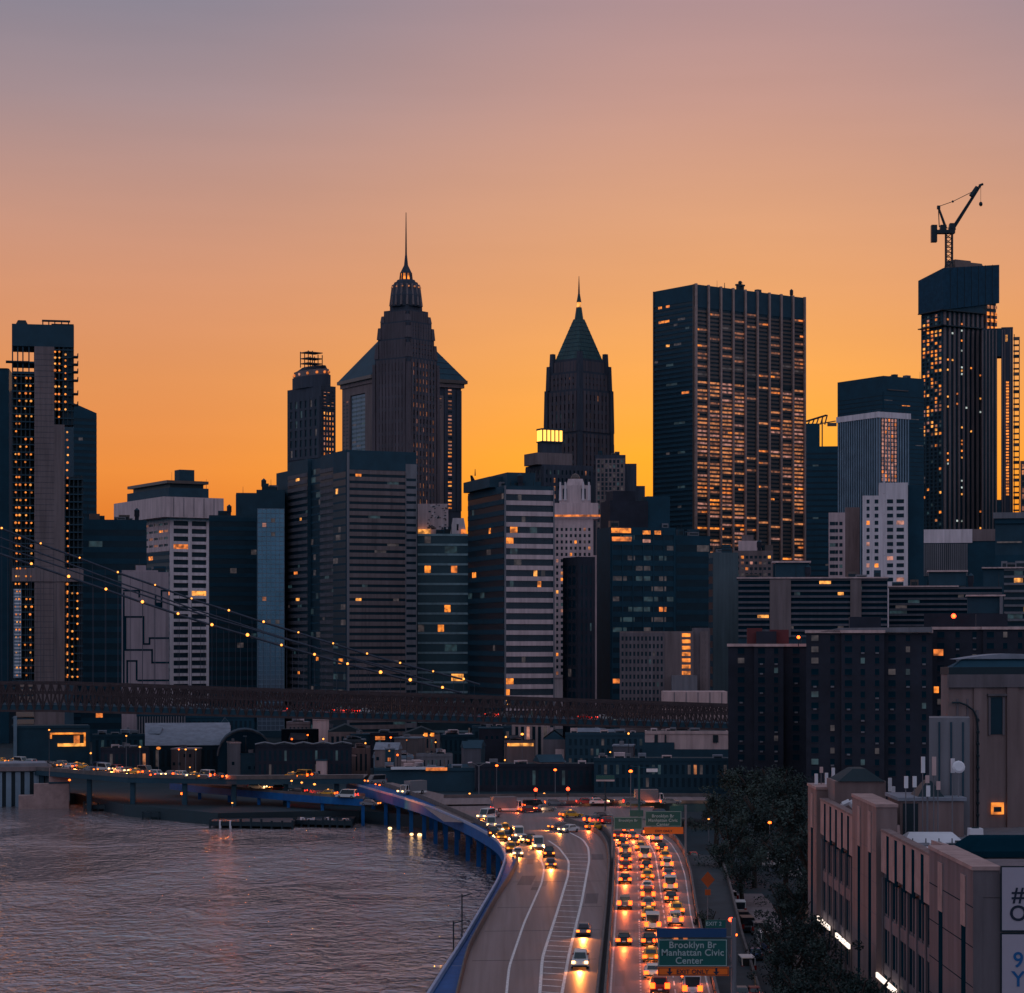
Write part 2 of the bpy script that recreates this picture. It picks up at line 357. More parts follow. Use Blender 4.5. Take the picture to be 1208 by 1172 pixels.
mrw = t.nodes.new('ShaderNodeMapRange'); mrw.inputs[1].default_value = .42; mrw.inputs[2].default_value = .58; mrw.inputs[3].default_value = .2; mrw.inputs[4].default_value = .85
mrr = t.nodes.new('ShaderNodeMapRange'); mrr.inputs[1].default_value = .4; mrr.inputs[2].default_value = .6; mrr.inputs[3].default_value = .08; mrr.inputs[4].default_value = .2; t.links.new(patch, mrr.inputs[0]); t.links.new(mrr.outputs[0], p.inputs['Roughness'])
t.links.new(patch, mrw.inputs[0]); t.links.new(mrw.outputs[0], bp.inputs['Strength']); t.links.new(hgt, bp.inputs['Height']); t.links.new(bp.outputs[0], p.inputs['Normal'])
q = MB(); q.poly([(-9000, -3000, 0), (200, -3000, 0), (200, 9000, 0), (-9000, 9000, 0)], [(0, 1, 2, 3)], wm); struct(q.obj('water'))

# ------------------------------------------------------------------ skyline
# 1 dark slab at the frame's left edge
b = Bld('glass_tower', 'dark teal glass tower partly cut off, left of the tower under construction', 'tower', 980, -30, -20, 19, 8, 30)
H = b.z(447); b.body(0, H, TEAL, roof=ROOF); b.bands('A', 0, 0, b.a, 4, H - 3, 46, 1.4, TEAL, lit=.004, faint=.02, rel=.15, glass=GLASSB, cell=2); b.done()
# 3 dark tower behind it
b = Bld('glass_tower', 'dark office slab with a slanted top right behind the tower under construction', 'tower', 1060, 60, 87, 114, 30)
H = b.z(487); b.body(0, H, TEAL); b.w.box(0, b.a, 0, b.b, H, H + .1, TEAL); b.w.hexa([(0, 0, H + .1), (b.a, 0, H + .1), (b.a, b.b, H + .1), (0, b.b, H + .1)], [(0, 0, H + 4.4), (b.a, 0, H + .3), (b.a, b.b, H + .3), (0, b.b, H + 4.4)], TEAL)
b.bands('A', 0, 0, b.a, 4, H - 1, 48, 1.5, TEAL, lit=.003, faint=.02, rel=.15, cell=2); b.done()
# 2 tower under construction
b = Bld('construction_tower', 'concrete high-rise under construction with open floors and strings of work lights', 'tower', 900, 13, 14, 86, 3, 20)
mm = lambda px: (px - 14) * 900 / F
zz = b.z; core = MB()
core.box(mm(40), mm(75), 0, 19, 0, zz(500), MASON2); core.box(mm(40), mm(63), 0, 19, zz(500), zz(408), MASON2)
for k in range(60):
    q = zz(800) + k * 2.2
    if q < zz(412): core.box(mm(40) - .02, mm(63) + .02, -.05, 0, q, q + .12, MASON)
b.part('core', core)
cap = MB(); cap.box(0, mm(86), 0, 20, zz(408), zz(382), DGREY); cap.box(mm(18), mm(33), 3, 12, zz(382), zz(376), BLACK, (1, 1)); b.part('cap', cap)
sc_ = MB()
for px in (50, 57, 64, 72, 80): sc_.rod((mm(px), 6, zz(382)), (mm(px), 6, zz(374)), .25, BLACK)
sc_.box(mm(49), mm(82), 5.5, 7, zz(376), zz(374), BLACK); sc_.box(mm(60), mm(86), 4, 8, zz(380), zz(379), BLACK); b.part('scaffold', sc_)
for px0, px1, top, nm in ((14, 40, 440, 'floor_slab'), (63, 86, 408, 'floor_slab'), (75, 97, 560, 'floor_slab')):
    k = 0; q = zz(858 if px0 == 14 else 808)
    fr = MB()
    while q < zz(top):
        if not (px0 == 63 and q < zz(500)): fr.box(mm(px0), mm(px1), .3, 18, q, q + .45, DGREY)
        q += 3
    zb = zz(500) if px0 == 63 else zz(808)
    for px in range(px0, px1 - 1, 5): fr.box(mm(px), mm(px) + .5, .6, 1.1, zb, zz(top), BLACK)
    fr.box(mm(px0), mm(px1), 9, 9.4, zb, zz(top if px0 != 14 else 442), BLACK)
    if px0 == 63: fr.box(mm(72), mm(86), 1.3, 8, zb, zz(top), DGREY)
    b.part('open_floors', fr)
fr = MB(); fr.box(mm(14), mm(40), .2, 18, zz(441), zz(438), DGREY); fr.box(mm(14), mm(40), .2, 18, zz(427) - .3, zz(426), DGREY); fr.box(mm(7), mm(34), -1, 4, zz(427.5), zz(426), BLACK)
for px in (14, 20, 26, 33): fr.box(mm(px), mm(px) + .5, .5, 1.2, zz(440), zz(408), DGREY)
b.part('open_floors', fr)
for y in (420, 429, 438, 448, 464, 477): q = MB(); q.box(mm(84), mm(91), -1.5, 4, zz(y), zz(y) + .5, BLACK); q.box(mm(90), mm(91), -1.5, 4, zz(y) + .5, zz(y) + 1.5, BLACK); b.part('loading_platform', q)
q = MB(); q.box(mm(14), mm(97), -.4, 0, zz(686), zz(670), MASON2); b.part('spandrel_band', q)
q = MB(); q.box(mm(16), mm(25), -.5, 0, zz(800), zz(695), BLUEG)
for k in range(26): q.box(mm(16.5), mm(24.5), -.6, -.5, zz(798) + k * 1.35, zz(798) + k * 1.35 + .5, WHITE)
b.part('hoist_shaft', q)
bulbm = {}
for m_ in (LIT[0], LIT[1], LIT[2]):
    q = MB(); q.ball((0, 0, 0), .42, m_, 6); me_o = q.obj('work_light'); bulbm[m_.name] = me_o.data; bpy.data.objects.remove(me_o)
n_ = 0
spots = []
for y in range(446, 806, 9):
    for px in (19, 23, 30, 36):
        if R.random() < .72: spots.append((px + R.uniform(-1, 1), y))
    if y > 500 and R.random() < .85: spots.append((78.5 + R.uniform(-.6, .6), y))
    if y > 690:
        for px in (78, 84, 90):
            if R.random() < .6: spots.append((px, y + 2))
    if 410 < y < 500 or y < 500:
        for px in (64.5, 68.5, 76):
            if R.random() < .75: spots.append((px, y))
for y in (414, 421, 428, 436): spots += [(64, y), (69, y), (76, y + 3)]
R.shuffle(spots); rest_ = MB()
for px, y in spots[99:]: rest_.ball((mm(px), -.3, zz(y)), .42, R.choice([LIT[0], LIT[0], LIT[1], LIT[2]]), 6)
if rest_.v: tag(b.part('work_light', rest_), kind='stuff')
for px, y in spots[:99]:
    o = bpy.data.objects.new('work_light', bulbm[R.choice([LIT[0], LIT[0], LIT[1], LIT[2]]).name]); COL.objects.link(o); o.parent = b.root; o.location = (mm(px), -.3, zz(y)); k_ = R.uniform(.8, 1.35); o.scale = (k_, k_, k_)
b.done() if b.w.v else [b.w.box(mm(40), mm(75), 0, 19, -2, 0, MASON), b.done('plinth')]
# 4 low dark block
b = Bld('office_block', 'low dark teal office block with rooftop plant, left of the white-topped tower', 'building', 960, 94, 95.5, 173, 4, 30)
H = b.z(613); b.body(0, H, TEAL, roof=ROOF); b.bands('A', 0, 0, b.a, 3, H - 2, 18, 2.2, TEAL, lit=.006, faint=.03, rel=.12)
q = MB(); q.box(b.m(10), b.m(22), 3, 9, H, H + 2.6, BRONZE); q.rod((b.m(8), 3, H), (b.m(8), 3, H + 6), .15, BLACK); b.part('rooftop_plant', q); b.done()
# 5 white-topped tower
b = Bld('office_tower', 'office tower with a blank pale cap, dark crown and white window grid', 'tower', 1150, 170, 200, 247, 30)
zc0, zc1 = b.z(611), b.z(587); e5 = 5.5
b.body(0, zc0, GREY)
b.grid('A', 0, 0, b.a, 5, zc0, 2, 25, 1.9, 1.5, PALE, lit=.03, faint=.05, rel=.7)
b.grid('B', 0, 0, b.b, b.z(650), zc0, 5, 4, 1.2, 2.4, CREAM, lit=.12, dim=.15, faint=.4, rel=.4)
b.bands('B', 0, 0, b.b, 5, b.z(651), 22, 1.6, DGREY, lit=.03, rel=.3)
cp = MB(); bb = b.hit(146, b.v); cp.box(-e5, b.a + e5, -e5, bb, zc0, zc1, CREAM)
for k in range(1, 6): s_ = -e5 + k * (b.a + 2 * e5) / 6; cp.box(s_, s_ + .3, -e5 - .12, -e5, zc0 + .3, zc1 - .3, GREY)
b.part('cap', cp)
cr = MB(); cr.box(0, b.a, 1, bb - 5, zc1, b.z(575), DGREY); cr.box(1.5, b.a - 2, 3, bb - 10, b.z(575), b.z(570), BLACK); cr.box(-1, b.a, 1, bb - 8, b.z(570), b.z(566.5), BRONZE); cr.box(9, 17, 9, 16, b.z(566.5), b.z(552), DGREY); b.part('crown', cr)
masts(b, [(2, 2, zc1, 13), (b.a, 4, b.z(575), 5), (b.a - 3, 3, b.z(575), 4)]); b.done()
# 6 blank wall block with grooved maze
b = Bld('telephone_building', 'windowless mauve concrete block with a maze of dark grooves on its wall', 'building', 850, 142.5, 143.5, 199, 4, 24)
H = b.z(675); b.body(0, H, MAUVE, roof=ROOF); w_ = lambda px: (px - 143.5) * 850 / F
b.w.box(w_(160), w_(172), .6, 10, H, b.z(667), MAUVE); b.w.box(w_(143.5), w_(186), .5, 8, H, H + .7, MAUVE)
q = MB()
def groove(*p):
    for (x0, y0), (x1, y1) in zip(p[:-1], p[1:]):
        a0, a1 = sorted((w_(x0), w_(x1))); c0, c1 = sorted((b.z(y0), b.z(y1))); q.box(a0 - .32, a1 + .32, -.08 , 0, c0 - .32, c1 + .32, DARKM)
groove((148, 767), (148, 728), (169, 728), (169, 760), (176, 760), (176, 753), (198, 753)); groove((150, 767), (179, 767), (179, 782), (198, 782))
groove((150, 805), (150, 780), (161, 780), (161, 802)); groove((146, 697), (164, 697), (164, 704)); groove((190, 715), (190, 697), (198, 697)); groove((163, 803), (198, 803)); groove((146, 700), (146, 806)); groove((183, 704), (183, 712), (190, 716))
b.part('groove', q); b.done()
# 7 dark stepped block and glass strip
b = Bld('office_block', 'dark horizontally banded office slab between the white grid tower and the glass strip', 'building', 1050, 245.5, 246.5, 304, 6, 30)
H = b.z(608); b.body(0, H, DGREY, roof=ROOF); q = MB(); q.box(b.m(32), b.m(57), 2, 20, H, b.z(581), DGREY); b.part('penthouse', q)
b.bands('A', 0, 0, b.a, 3, H - 1, 22, 1.8, TEAL, lit=.006, faint=.02, rel=.2); masts(b, [(b.m(40), 3, b.z(581), 3)]); b.done()
b = Bld('glass_slab', 'narrow pale blue gridded glass slab under a dark cap', 'building', 1000, 301, 302.5, 336, 6, 24)
H = b.z(578); b.body(0, H, DGREY, roof=ROOF); b.grid('A', 0, .4, b.a - .2, 3, b.z(600), 6, 48, .25, .35, BLUEG, glass=mat('pale_mirror_glass', (.12, .16, .22), rough=.15, spec=.9, metal=.35), lit=0, dim=.01, faint=.02, rel=.1); b.done()
# 8 big dark grey tower
b = Bld('office_tower', 'wide dark grey office tower with notched corner in front of the pyramid roof', 'tower', 940, 326, 409, 491, 24)
H = b.z(531); L = b.b; sB = lambda px: b.hit(px, b.v)
b.w.box(0, b.a, 0, sB(378), 0, H, DGREY); b.w.box(1.5, b.a, sB(378), sB(363), 0, H - .5, TEAL); b.w.box(0, b.a, sB(363), sB(340), 0, H, DGREY); b.w.box(0, b.a, sB(340), L, 0, b.z(541), DGREY)
for s0, s1, pl in ((sB(394), sB(378), 0), (sB(363), sB(340), 0)): b.bands('B', pl, s0, s1, 3, H - 6, 38, 1.6, SLATEB, lit=.01, faint=.03, rel=.3, cell=2.5)
b.w.box(-.3, 0, 0, sB(394), 0, H, TEAL)
b.bands('B', 1.5, sB(378) + .1, sB(363) - .1, 3, H - 4, 34, .8, TEAL, lit=.03, faint=.1, rel=.1)
b.bands('B', -.3, .2, sB(394), 3, H - 8, 34, .8, TEAL, lit=.015, faint=.1, rel=.1)
b.bands('A', 0, 1, b.a * .84, 3, H - 8, 38, 1.7, MASON2, lit=.012, faint=.03, rel=.3, cell=2.5)
b.w.box(b.a * .84, b.a + .2, -.5, 0, 0, H - 5, GREY); b.w.box(0, 1, -.5, 0, 0, H - 1, GREY); b.w.box(1, b.a * .84, -.4, 0, H - 8, H - 1, DGREY)
b.bands('A', -.5, b.a * .85, b.a - .3, 3, H - 9, 34, 2.0, GREY, lit=.0, faint=.02, rel=.2, cell=2)
b.done()
# 11 small tower with round crown
b = Bld('art_deco_tower', 'slim stone tower with a rounded crown and rooftop scaffold, left of the pyramid roof', 'tower', 1330, 339, 379, 396, 40)
H = b.z(455); b.body(0, H, MASON); zt = b.z(447)
b.grid('B', 0, 1, b.b - 1, b.z(540), H - 6, 6, 6, 2.6, 1.6, MASON, lit=.0, faint=.12, rel=.5)
b.grid('A', 0, .6, b.a - .6, b.z(540), b.z(483), 4, 9, 1, 1.4, MASON, lit=.6, dim=.4, rel=.3); b.grid('A', 0, .6, b.a - .6, b.z(482), H - 2, 3, 5, 1, 1.6, MASON, dim=.35, rel=.3)
cx_, cy_ = b.a * .5, b.b * .5
def ngon(cx, cy, rx, ry, n, ph=0): return [(cx + rx * math.cos(2 * math.pi * i / n + ph), cy + ry * math.sin(2 * math.pi * i / n + ph)) for i in range(n)]
q = MB(); q.prism(ngon(cx_, cy_, b.a * .62, b.b * .5, 12), H, b.z(441), MASON); q.prism(ngon(cx_, cy_, b.a * .56, b.b * .46, 12), b.z(441), b.z(434), MASON2); q.prism(ngon(cx_, cy_, b.a * .5, b.b * .42, 12), b.z(434), b.z(430), MASON, .75); b.part('crown', q)
for k in range(12):
    a_ = 2 * math.pi * (k + .5) / 12; q = MB(); q.ball((cx_ + b.a * .57 * math.cos(a_), cy_ + b.b * .47 * math.sin(a_), b.z(438)), .9, LIT[2] if R.random() < .6 else DIM[0], 6); b.part('crown_lamp', q)
q = MB(); zt = b.z(430)
for dx in (-5, -2, 2, 5):
    for dy in (-4, 4): q.rod((cx_ + dx, cy_ + dy, zt), (cx_ + dx, cy_ + dy, b.z(411 if dx < 0 else 415)), .28, BLACK)
for y in (413, 420, 426): q.box(cx_ - 5.2, cx_ + 5.2, cy_ - 4.2, cy_ + 4.2, b.z(y), b.z(y) + .5, BLACK)
b.part('scaffold', q); b.done()
# 10 pyramid-roof tower
b = Bld('pyramid_roof_tower', 'broad tower with a dark hip roof and overhanging cornice behind the needle-topped tower', 'tower', 1390, 405, 440, 544, 30)
H = b.z(452); b.body(0, H, MASON); A, B_ = b.a, b.b
q = MB(); q.box(-1.5, A + 1.5, -1.5, B_ + 1.5, H, b.z(447), MASON2); q.box(-3, A + 3, -3, B_ + 3, b.z(447), b.z(443), BRONZE); b.part('cornice', q)
q = MB(); rz_ = b.z(378); mx, my = A / 2, B_ / 2; z_ = b.z(443)
q.poly([(-2.6, -2.6, z_), (A + 2.6, -2.6, z_), (A + 2.6, B_ + 2.6, z_), (-2.6, B_ + 2.6, z_), (mx - 6, my - 3, rz_), (mx + 6, my - 3, rz_), (mx + 6, my + 3, rz_), (mx - 6, my + 3, rz_)], [(3, 2, 1, 0), (0, 1, 5, 4), (1, 2, 6, 5), (2, 3, 7, 6), (3, 0, 4, 7), (4, 5, 6, 7)], DGREY)
for k in range(1, 9):
    f = k / 9; x0, x1 = -2.6 + f * (mx - 3.4), A + 2.6 - f * (A + 2.6 - mx - 6); yy = -2.6 + f * (my - .4); q.rod((x0, yy - .1, z_ + f * (rz_ - z_)), (x1, yy - .1, z_ + f * (rz_ - z_)), .18, MASON)
b.part('roof', q)
b.w.box(-.8, 0, 0, B_ * .22, 0, H, MASON2); b.w.box(-.8, 0, B_ * .72, B_, 0, H, MASON2); b.w.box(-.8, 0, B_ * .22, B_ * .72, b.z(462), H, MASON2)
b.grid('B', 0, B_ * .24, B_ * .7, b.z(640), b.z(463), 3, 34, .3, 1.4, BLUEG, glass=GLASSB, lit=0, faint=.1, rel=.2)
b.grid('B', -.8, B_ * .74, B_ - .4, b.z(600), b.z(465), 2, 30, 1.4, 1.5, MASON2, lit=0, dim=.06, rel=.2)
sA = lambda px: b.hit(px, b.u)
b.grid('A', 0, sA(524), sA(537), b.z(600), b.z(447), 1, 34, 2.5, 1.3, MASON, prob=lambda i, j, nx, nz: ((.75, .2, 0) if j < 16 else (.1, .8, 0)), rel=.5)
b.grid('A', 0, sA(508), sA(523), b.z(600), b.z(462), 2, 32, 1.2, 1.8, MASON2, lit=.05, dim=.4, rel=.4)
b.grid('A', 0, sA(538), A, b.z(600), b.z(455), 1, 32, 2, 1.9, MASON, lit=.0, dim=.15, rel=.7)
b.done()
# 9 needle-topped tower
D9 = 1290; b = Bld('needle_spire_tower', 'tall stepped art deco skyscraper with lit lantern and long thin needle', 'skyscraper', D9, 478, 479, 480, 52, 1)
mpx = D9 / F
def sq(hw): return hw * mpx / ((math.cos(b.th) + math.sin(b.th)) / 2) / 2       # half side of a rotated square that spans 2*hw pixels
def tier(hw, y0, y1, m, k=None, ch=.0):
    a_ = sq(hw); t_ = a_ - sq(k) if k else 0
    b.w.box(-a_, a_, -a_, a_, b.z(y0), b.z(y1), m, (t_, t_)); return a_
T = [(36.5, 700, 425), (33, 425, 402), (30, 402, 382), (26, 382, 368), (19, 368, 362)]
b.w.box(-sq(36.5), sq(36.5) * 1.28, -sq(36.5), sq(36.5), 0, b.z(480), MASON)
for hw, y0, y1 in T:
    a_ = tier(hw, y0, y1, MASON)
    if hw < 25: continue
    yb = min(y0, 600); nf = max(2, int((b.z(y1) - b.z(yb)) / 6.5))
    b.grid('A', -a_, -a_ * .86, a_ * .86, b.z(yb), b.z(y1) - 1, 7, int(nf * 1.5), 1.7, 1.9, UMB, lit=.0, dim=.55 if hw > 30 else .2, faint=.2, rel=.8, bandm=MASON)
    b.grid('B', -a_, -a_ * .86, a_ * .86, b.z(yb), b.z(y1) - 1, 8, nf, 2.0, 2.0, UMB, lit=.0, dim=.05, faint=.1, rel=.9, bandm=MASON, glass=DARKM)
    for sx_ in (-1, 1):
        for sy_ in (-1, 1): b.w.box(sx_ * a_ - 1.5, sx_ * a_ + 1.5, sy_ * a_ - 1.5, sy_ * a_ + 1.5, b.z(y0) + .01, b.z(y1) - 3, UMB, (.5, .5))
a_ = sq(36.5)
b.grid('A', -a_, a_ * 1.0, a_ * 1.27, b.z(600), b.z(482), 2, 24, 1.3, 1.7, MASON2, lit=.04, dim=.7, rel=.5)
q = MB()
for r0, r1, y0, y1 in ((18, 18.5, 363, 350), (18.5, 16, 350, 341), (16, 14, 341, 334), (12, 10.5, 334, 331)): q.prism(ngon(0, 0, r0 * mpx, r0 * mpx, 16), b.z(y0), b.z(y1), MASON, r1 / r0)
for k in range(16):
    a2 = 2 * math.pi * k / 16; q.rod((18.6 * mpx * math.cos(a2), 18.6 * mpx * math.sin(a2), b.z(362)), (15.5 * mpx * math.cos(a2), 15.5 * mpx * math.sin(a2), b.z(337)), .7, MASON2)
b.part('crown', q)
q = MB(); q.prism(ngon(0, 0, 6.2 * mpx, 6.2 * mpx, 8), b.z(331), b.z(323), LIT[0]); b.part('lantern', q)
q = MB()
for k in range(8): a2 = 2 * math.pi * k / 8; q.rod((7 * mpx * math.cos(a2), 7 * mpx * math.sin(a2), b.z(331)), (6 * mpx * math.cos(a2), 6 * mpx * math.sin(a2), b.z(322)), .55, MASON)
q.prism(ngon(0, 0, 7.2 * mpx, 7.2 * mpx, 8), b.z(323), b.z(313), MASON, .32); q.prism(ngon(0, 0, 2.4 * mpx, 2.4 * mpx, 8), b.z(313), b.z(300), MASON, .45); b.part('lantern_roof', q)
q = MB(); q.rod((0, 0, b.z(300)), (0, 0, b.z(251)), .55, BLACK, .2); b.part('needle', q)
for k in range(14):
    a2 = 2 * math.pi * k / 14; q = MB(); q.ball((16.9 * mpx * math.cos(a2), 16.9 * mpx * math.sin(a2), b.z(340)), .55, DIM[1], 6); b.part('crown_lamp', q)
b.done()
# 12 teal banded block
b = Bld('office_block', 'teal-banded office block with a patchy pale penthouse between the dark tower and the striped slab', 'building', 980, 491, 492, 556, 5, 30)
H = b.z(630); b.body(0, H, DGREY, roof=ROOF); b.bands('A', 0, .3, b.a - .3, 3, H, 20, .9, mat('pale_blue_spandrel', (.24, .34, .38), streak=True), lit=.03, faint=.06, rel=.35, glass=GLASSB, cell=2.6)
q = MB(); q.box(.3, b.m(37), 3, 14, H, b.z(594), CREAM)
for k in range(60): s_ = R.uniform(4, b.m(36)); z_ = R.uniform(H + 1, b.z(596)); q.box(s_, s_ + R.uniform(.4, 1.2), 2.9, 3, z_, z_ + R.uniform(.3, .8), R.choice([DGREY, BRONZE, PALE]))
b.part('penthouse', q); q = MB(); q.box(b.m(39), b.m(58.5), 2, 12, H, b.z(611), PALE, (1.2, 0)); b.part('plant_room', q)
q = MB(); q.box(.4, b.m(16), 1.2, 2.9, H, H + 2, LIT[1]); b.part('lit_terrace', q); q = MB(); q.box(b.m(52), b.m(58), 1.2, 1.9, H, H + 2, LIT[2]); b.part('lit_terrace', q)
b.done()
# 14 distant small spire
b = Bld('small_spire_tower', 'tiny dark pointed cupola far off, right of the needle-topped tower', 'tower', 1500, 553, 554, 567, 10, 8)
b.w.box(0, b.a, 0, 8, 0, b.z(583), MASON); b.w.box(1.6, b.a - 1.6, 1, 7, b.z(583), b.z(574), MASON, (.8, .8)); q = MB(); q.prism(ngon(b.a / 2, 4, 2.4, 2.4, 8), b.z(574), b.z(561), BLACK, .3); q.rod((b.a / 2, 4, b.z(561)), (b.a / 2, 4, b.z(553)), .5, BLACK, .2); b.part('spire', q); b.done()
# 13 striped slab
b = Bld('office_slab', 'office slab with a dark side and a brightly striped white and glass front', 'building', 900, 552, 595, 654, 17)
H = b.z(573); b.body(0, H, DGREY, roof=ROOF)
b.bands('A', 0, .6, b.a - .6, 2, H - 1.6, 23, 1.75, CREAM, lit=.025, faint=.05, rel=.35, glass=GLASS, cell=1.6)
b.w.box(0, .6, -.4, 0, 0, H, GREY); b.w.box(b.a - .6, b.a + .003, -.4, 0, 0, H, GREY)
n = 46
for i in range(n): s_ = .8 + (b.a - 1.8) * i / n; b.w.box(s_, s_ + .07, -.06, 0, 2, H - 2, GREY)
b.bands('B', 0, .5, b.b - .5, 2, H - 1, 23, 1.9, TEAL, lit=.004, faint=.02, rel=.25)
q = MB(); q.box(3, b.a - 6, 6, b.b - 8, H, b.z(556), DGREY, (0, 0)); q.box(-2.5, 3, 12, b.b - 2, H + .06, b.z(560), DGREY); q.box(b.a - 6, b.a - 3, 8, b.b - 8, H, b.z(566), DGREY); b.part('penthouse', q); b.done()
# 15 green pyramid tower
D15 = 1400; b = Bld('green_pyramid_tower', 'stone skyscraper with a steep green copper pyramid and thin spire', 'skyscraper', D15, 682, 683, 684, 45, 1)
mpx = D15 / F
T = [(38, 700, 512), (37.5, 512, 462), (35, 462, 441), (31, 441, 426)]
for hw, y0, y1 in T:
    a_ = tier(hw, y0, y1, MASON)
    yb = min(y0, 560); nf = max(2, int((b.z(y1) - b.z(yb)) / 6))
    for fc in 'AB': b.grid(fc, -a_, -a_ * .84, a_ * .84, b.z(yb), b.z(y1) - 1.5, 6, nf, 2.3, 2.2, UMB, lit=.0, dim=.04, faint=.15, rel=.8, bandm=MASON, glass=DARKM)
    for sx_ in (-1, 1):
        for sy_ in (-1, 1): b.w.box(sx_ * a_ - 1.6, sx_ * a_ + 1.6, sy_ * a_ - 1.6, sy_ * a_ + 1.6, b.z(y0) + .01, b.z(y1) + (4 if hw < 36 else 0), MASON, (.4, .4))
q = MB(); a_ = sq(28); zb_, zt_ = b.z(426), b.z(377)
q.box(-a_, a_, -a_, a_, zb_, zt_, COPPER, (a_ - sq(6.5), a_ - sq(6.5)))
for k in range(1, 10):
    f = k / 10; r_ = a_ * (1 - f) + sq(6.5) * f; z_ = zb_ + f * (zt_ - zb_); q.box(-r_ - .1, r_ + .1, -r_ - .1, r_ + .1, z_, z_ + .25, DGREY)
b.part('copper_roof', q)
q = MB(); q.prism(ngon(0, 0, 5.2 * mpx, 5.2 * mpx, 8), zt_, b.z(363), COPPER, .62); q.prism(ngon(0, 0, 2.9 * mpx, 2.9 * mpx, 8), b.z(357), b.z(345), COPPER, .3); q.rod((0, 0, b.z(346)), (0, 0, b.z(326)), .6, BLACK, .15); b.part('spire', q)
q = MB(); q.prism(ngon(0, 0, 2.3 * mpx, 2.3 * mpx, 8), b.z(363), b.z(357), LIT[1]); b.part('lantern', q); b.done()
# lantern-topped block
b = Bld('lantern_block', 'stepped masonry block topped by a glowing glass lantern, below the green pyramid', 'building', 1280, 620, 640, 700, 25)
b.w.box(0, b.a, 0, b.b, 0, b.z(548), MASON); mA = b.m
b.w.box(-3, b.a * .6, 1, b.b * .8, b.z(548), b.z(534), MASON2); b.w.box(mA(1.5), mA(27.5), 2, 8, b.z(534), b.z(520), MASON)
q = MB(); q.box(mA(1), mA(28), 1.6, 8, b.z(520), b.z(507), emis('bright_lantern_glow', (1, .5, .08), 2.2)); b.part('lantern', q)
q = MB()
for k in range(6): q.box(mA(1) + k * mA(26.6) / 5, mA(1) + .6 + k * mA(26.6) / 5, 1.2, 1.55, b.z(520), b.z(506), BRONZE)
q.box(mA(.4), mA(28.5), 1.2, 8.4, b.z(507), b.z(505), DGREY); q.box(mA(.4), mA(28.5), 1.1, 8.4, b.z(521.5), b.z(520), DGREY); b.part('lantern_frame', q)
b.grid('A', 0, .5, b.a - .5, b.z(640), b.z(550), 12, 9, 1.4, 2, MASON, dim=.08, faint=.15, rel=.4); b.grid('B', 0, .5, b.b - .5, b.z(640), b.z(550), 4, 9, 1.4, 2, MASON, dim=.05, faint=.1, rel=.4); b.done()
# 16 stepped residential tower
b = Bld('stepped_tower', 'brown stepped tower with pale vertical window ribs right of the lantern block', 'tower', 1250, 701, 702, 738, 12, 24)
H = b.z(537); b.body(0, H, MASON, roof=ROOF); b.grid('A', 0, .4, b.a - .4, b.z(660), H - 2, 7, 22, .9, .7, MASON2, dim=.02, faint=.25, rel=.4)
q = MB(); q.box(b.a, b.a + b.m(13), 2, 22, 0, b.z(547), MASON); q.box(b.a + b.m(13), b.a + b.m(23), 4, 22, 0, b.z(573), MASON); b.part('wing', q); b.done()
# 17 ornate pinkish art deco building
b = Bld('ornate_stone_building', 'pinkish ornate stone building with a small tower and an orange-lit cornice', 'building', 1100, 651, 652.5, 713, 5, 30)
q17 = lambda px: (px - 652.5) * 1100 / F; H = b.z(612); b.body(0, H, CREAM, x1=q17(700)); b.w.box(q17(700), b.a, 3, 24, 0, b.z(655), CREAM)
b.w.box(q17(660), q17(697), 5, 16, H, b.z(572), CREAM); b.w.box(q17(668), q17(690), 6, 14, b.z(572), b.z(564), CREAM, (1, 1)); b.w.box(q17(652.5), q17(706), 4, 18, H, b.z(593), CREAM)
for px in (661, 667, 688, 695): b.w.box(q17(px) - .7, q17(px) + .7, 4.6, 6, b.z(590), b.z(568), PALE, (.3, .3))
q = MB(); q.ball((q17(679), 10, b.z(564)), 2.4, BRONZE, 10, 1.2); b.part('dome', q)
for px in (664, 686): 
    b.win('A', 5, q17(px) + 1, b.z(582), 2.2, 5, GLASS, .1)
q = MB(); q.box(-1, q17(714), -1.2, 1, b.z(611), b.z(608), CREAM); b.part('cornice', q)
q = MB(); q.box(-.8, q17(712), -1.35, -1.22, b.z(610), b.z(607.6), LIT[2]); b.part('cornice_light', q)
b.grid('A', 0, .3, q17(700) - .3, b.z(800), H - 3, 8, 24, 1.15, 1.5, CREAM, prob=lambda i, j, nx, nz: (.03, .06, .15), rel=.4)
b.done()
# 18 dark block with faint windows
b = Bld('office_tower', 'dark tower with rows of faint teal windows and two orange-lit upper floors', 'tower', 950, 704, 720, 797, 14)
H = b.z(622); b.body(0, H, TEAL, roof=ROOF)
b.bands('A', 0, .5, b.a - .5, b.z(825), H - 1, 16, 2.2, TEAL, lit=.03, faint=.2, rel=.25, cell=3.4, mull=6)
b.win('A', 0, b.a * .16, b.z(626), b.a * .3, 2, LIT[0], .42); b.win('A', 0, b.a * .17, b.z(636), b.a * .3, 1.8, LIT[2], .42); b.win('A', 0, b.a * .55, b.z(628), b.a * .12, 1.6, LIT[0], .42); b.win('A', 0, b.a * .72, b.z(628), b.a * .1, 1.6, LIT[0], .42); b.win('A', 0, b.a * .55, b.z(638), b.a * .12, 1.4, DIM[0], .42)
q = MB(); q.box(1, b.a * .62, 4, b.b - 2, H, b.z(590), BROWN); q.box(b.a * .1, b.a * .45, 6, b.b - 4, b.z(590), b.z(578), BROWN); q.box(b.a * .62, b.a * .97, 5, b.b - 3, H, b.z(584), TEAL); b.part('penthouse', q); b.done()
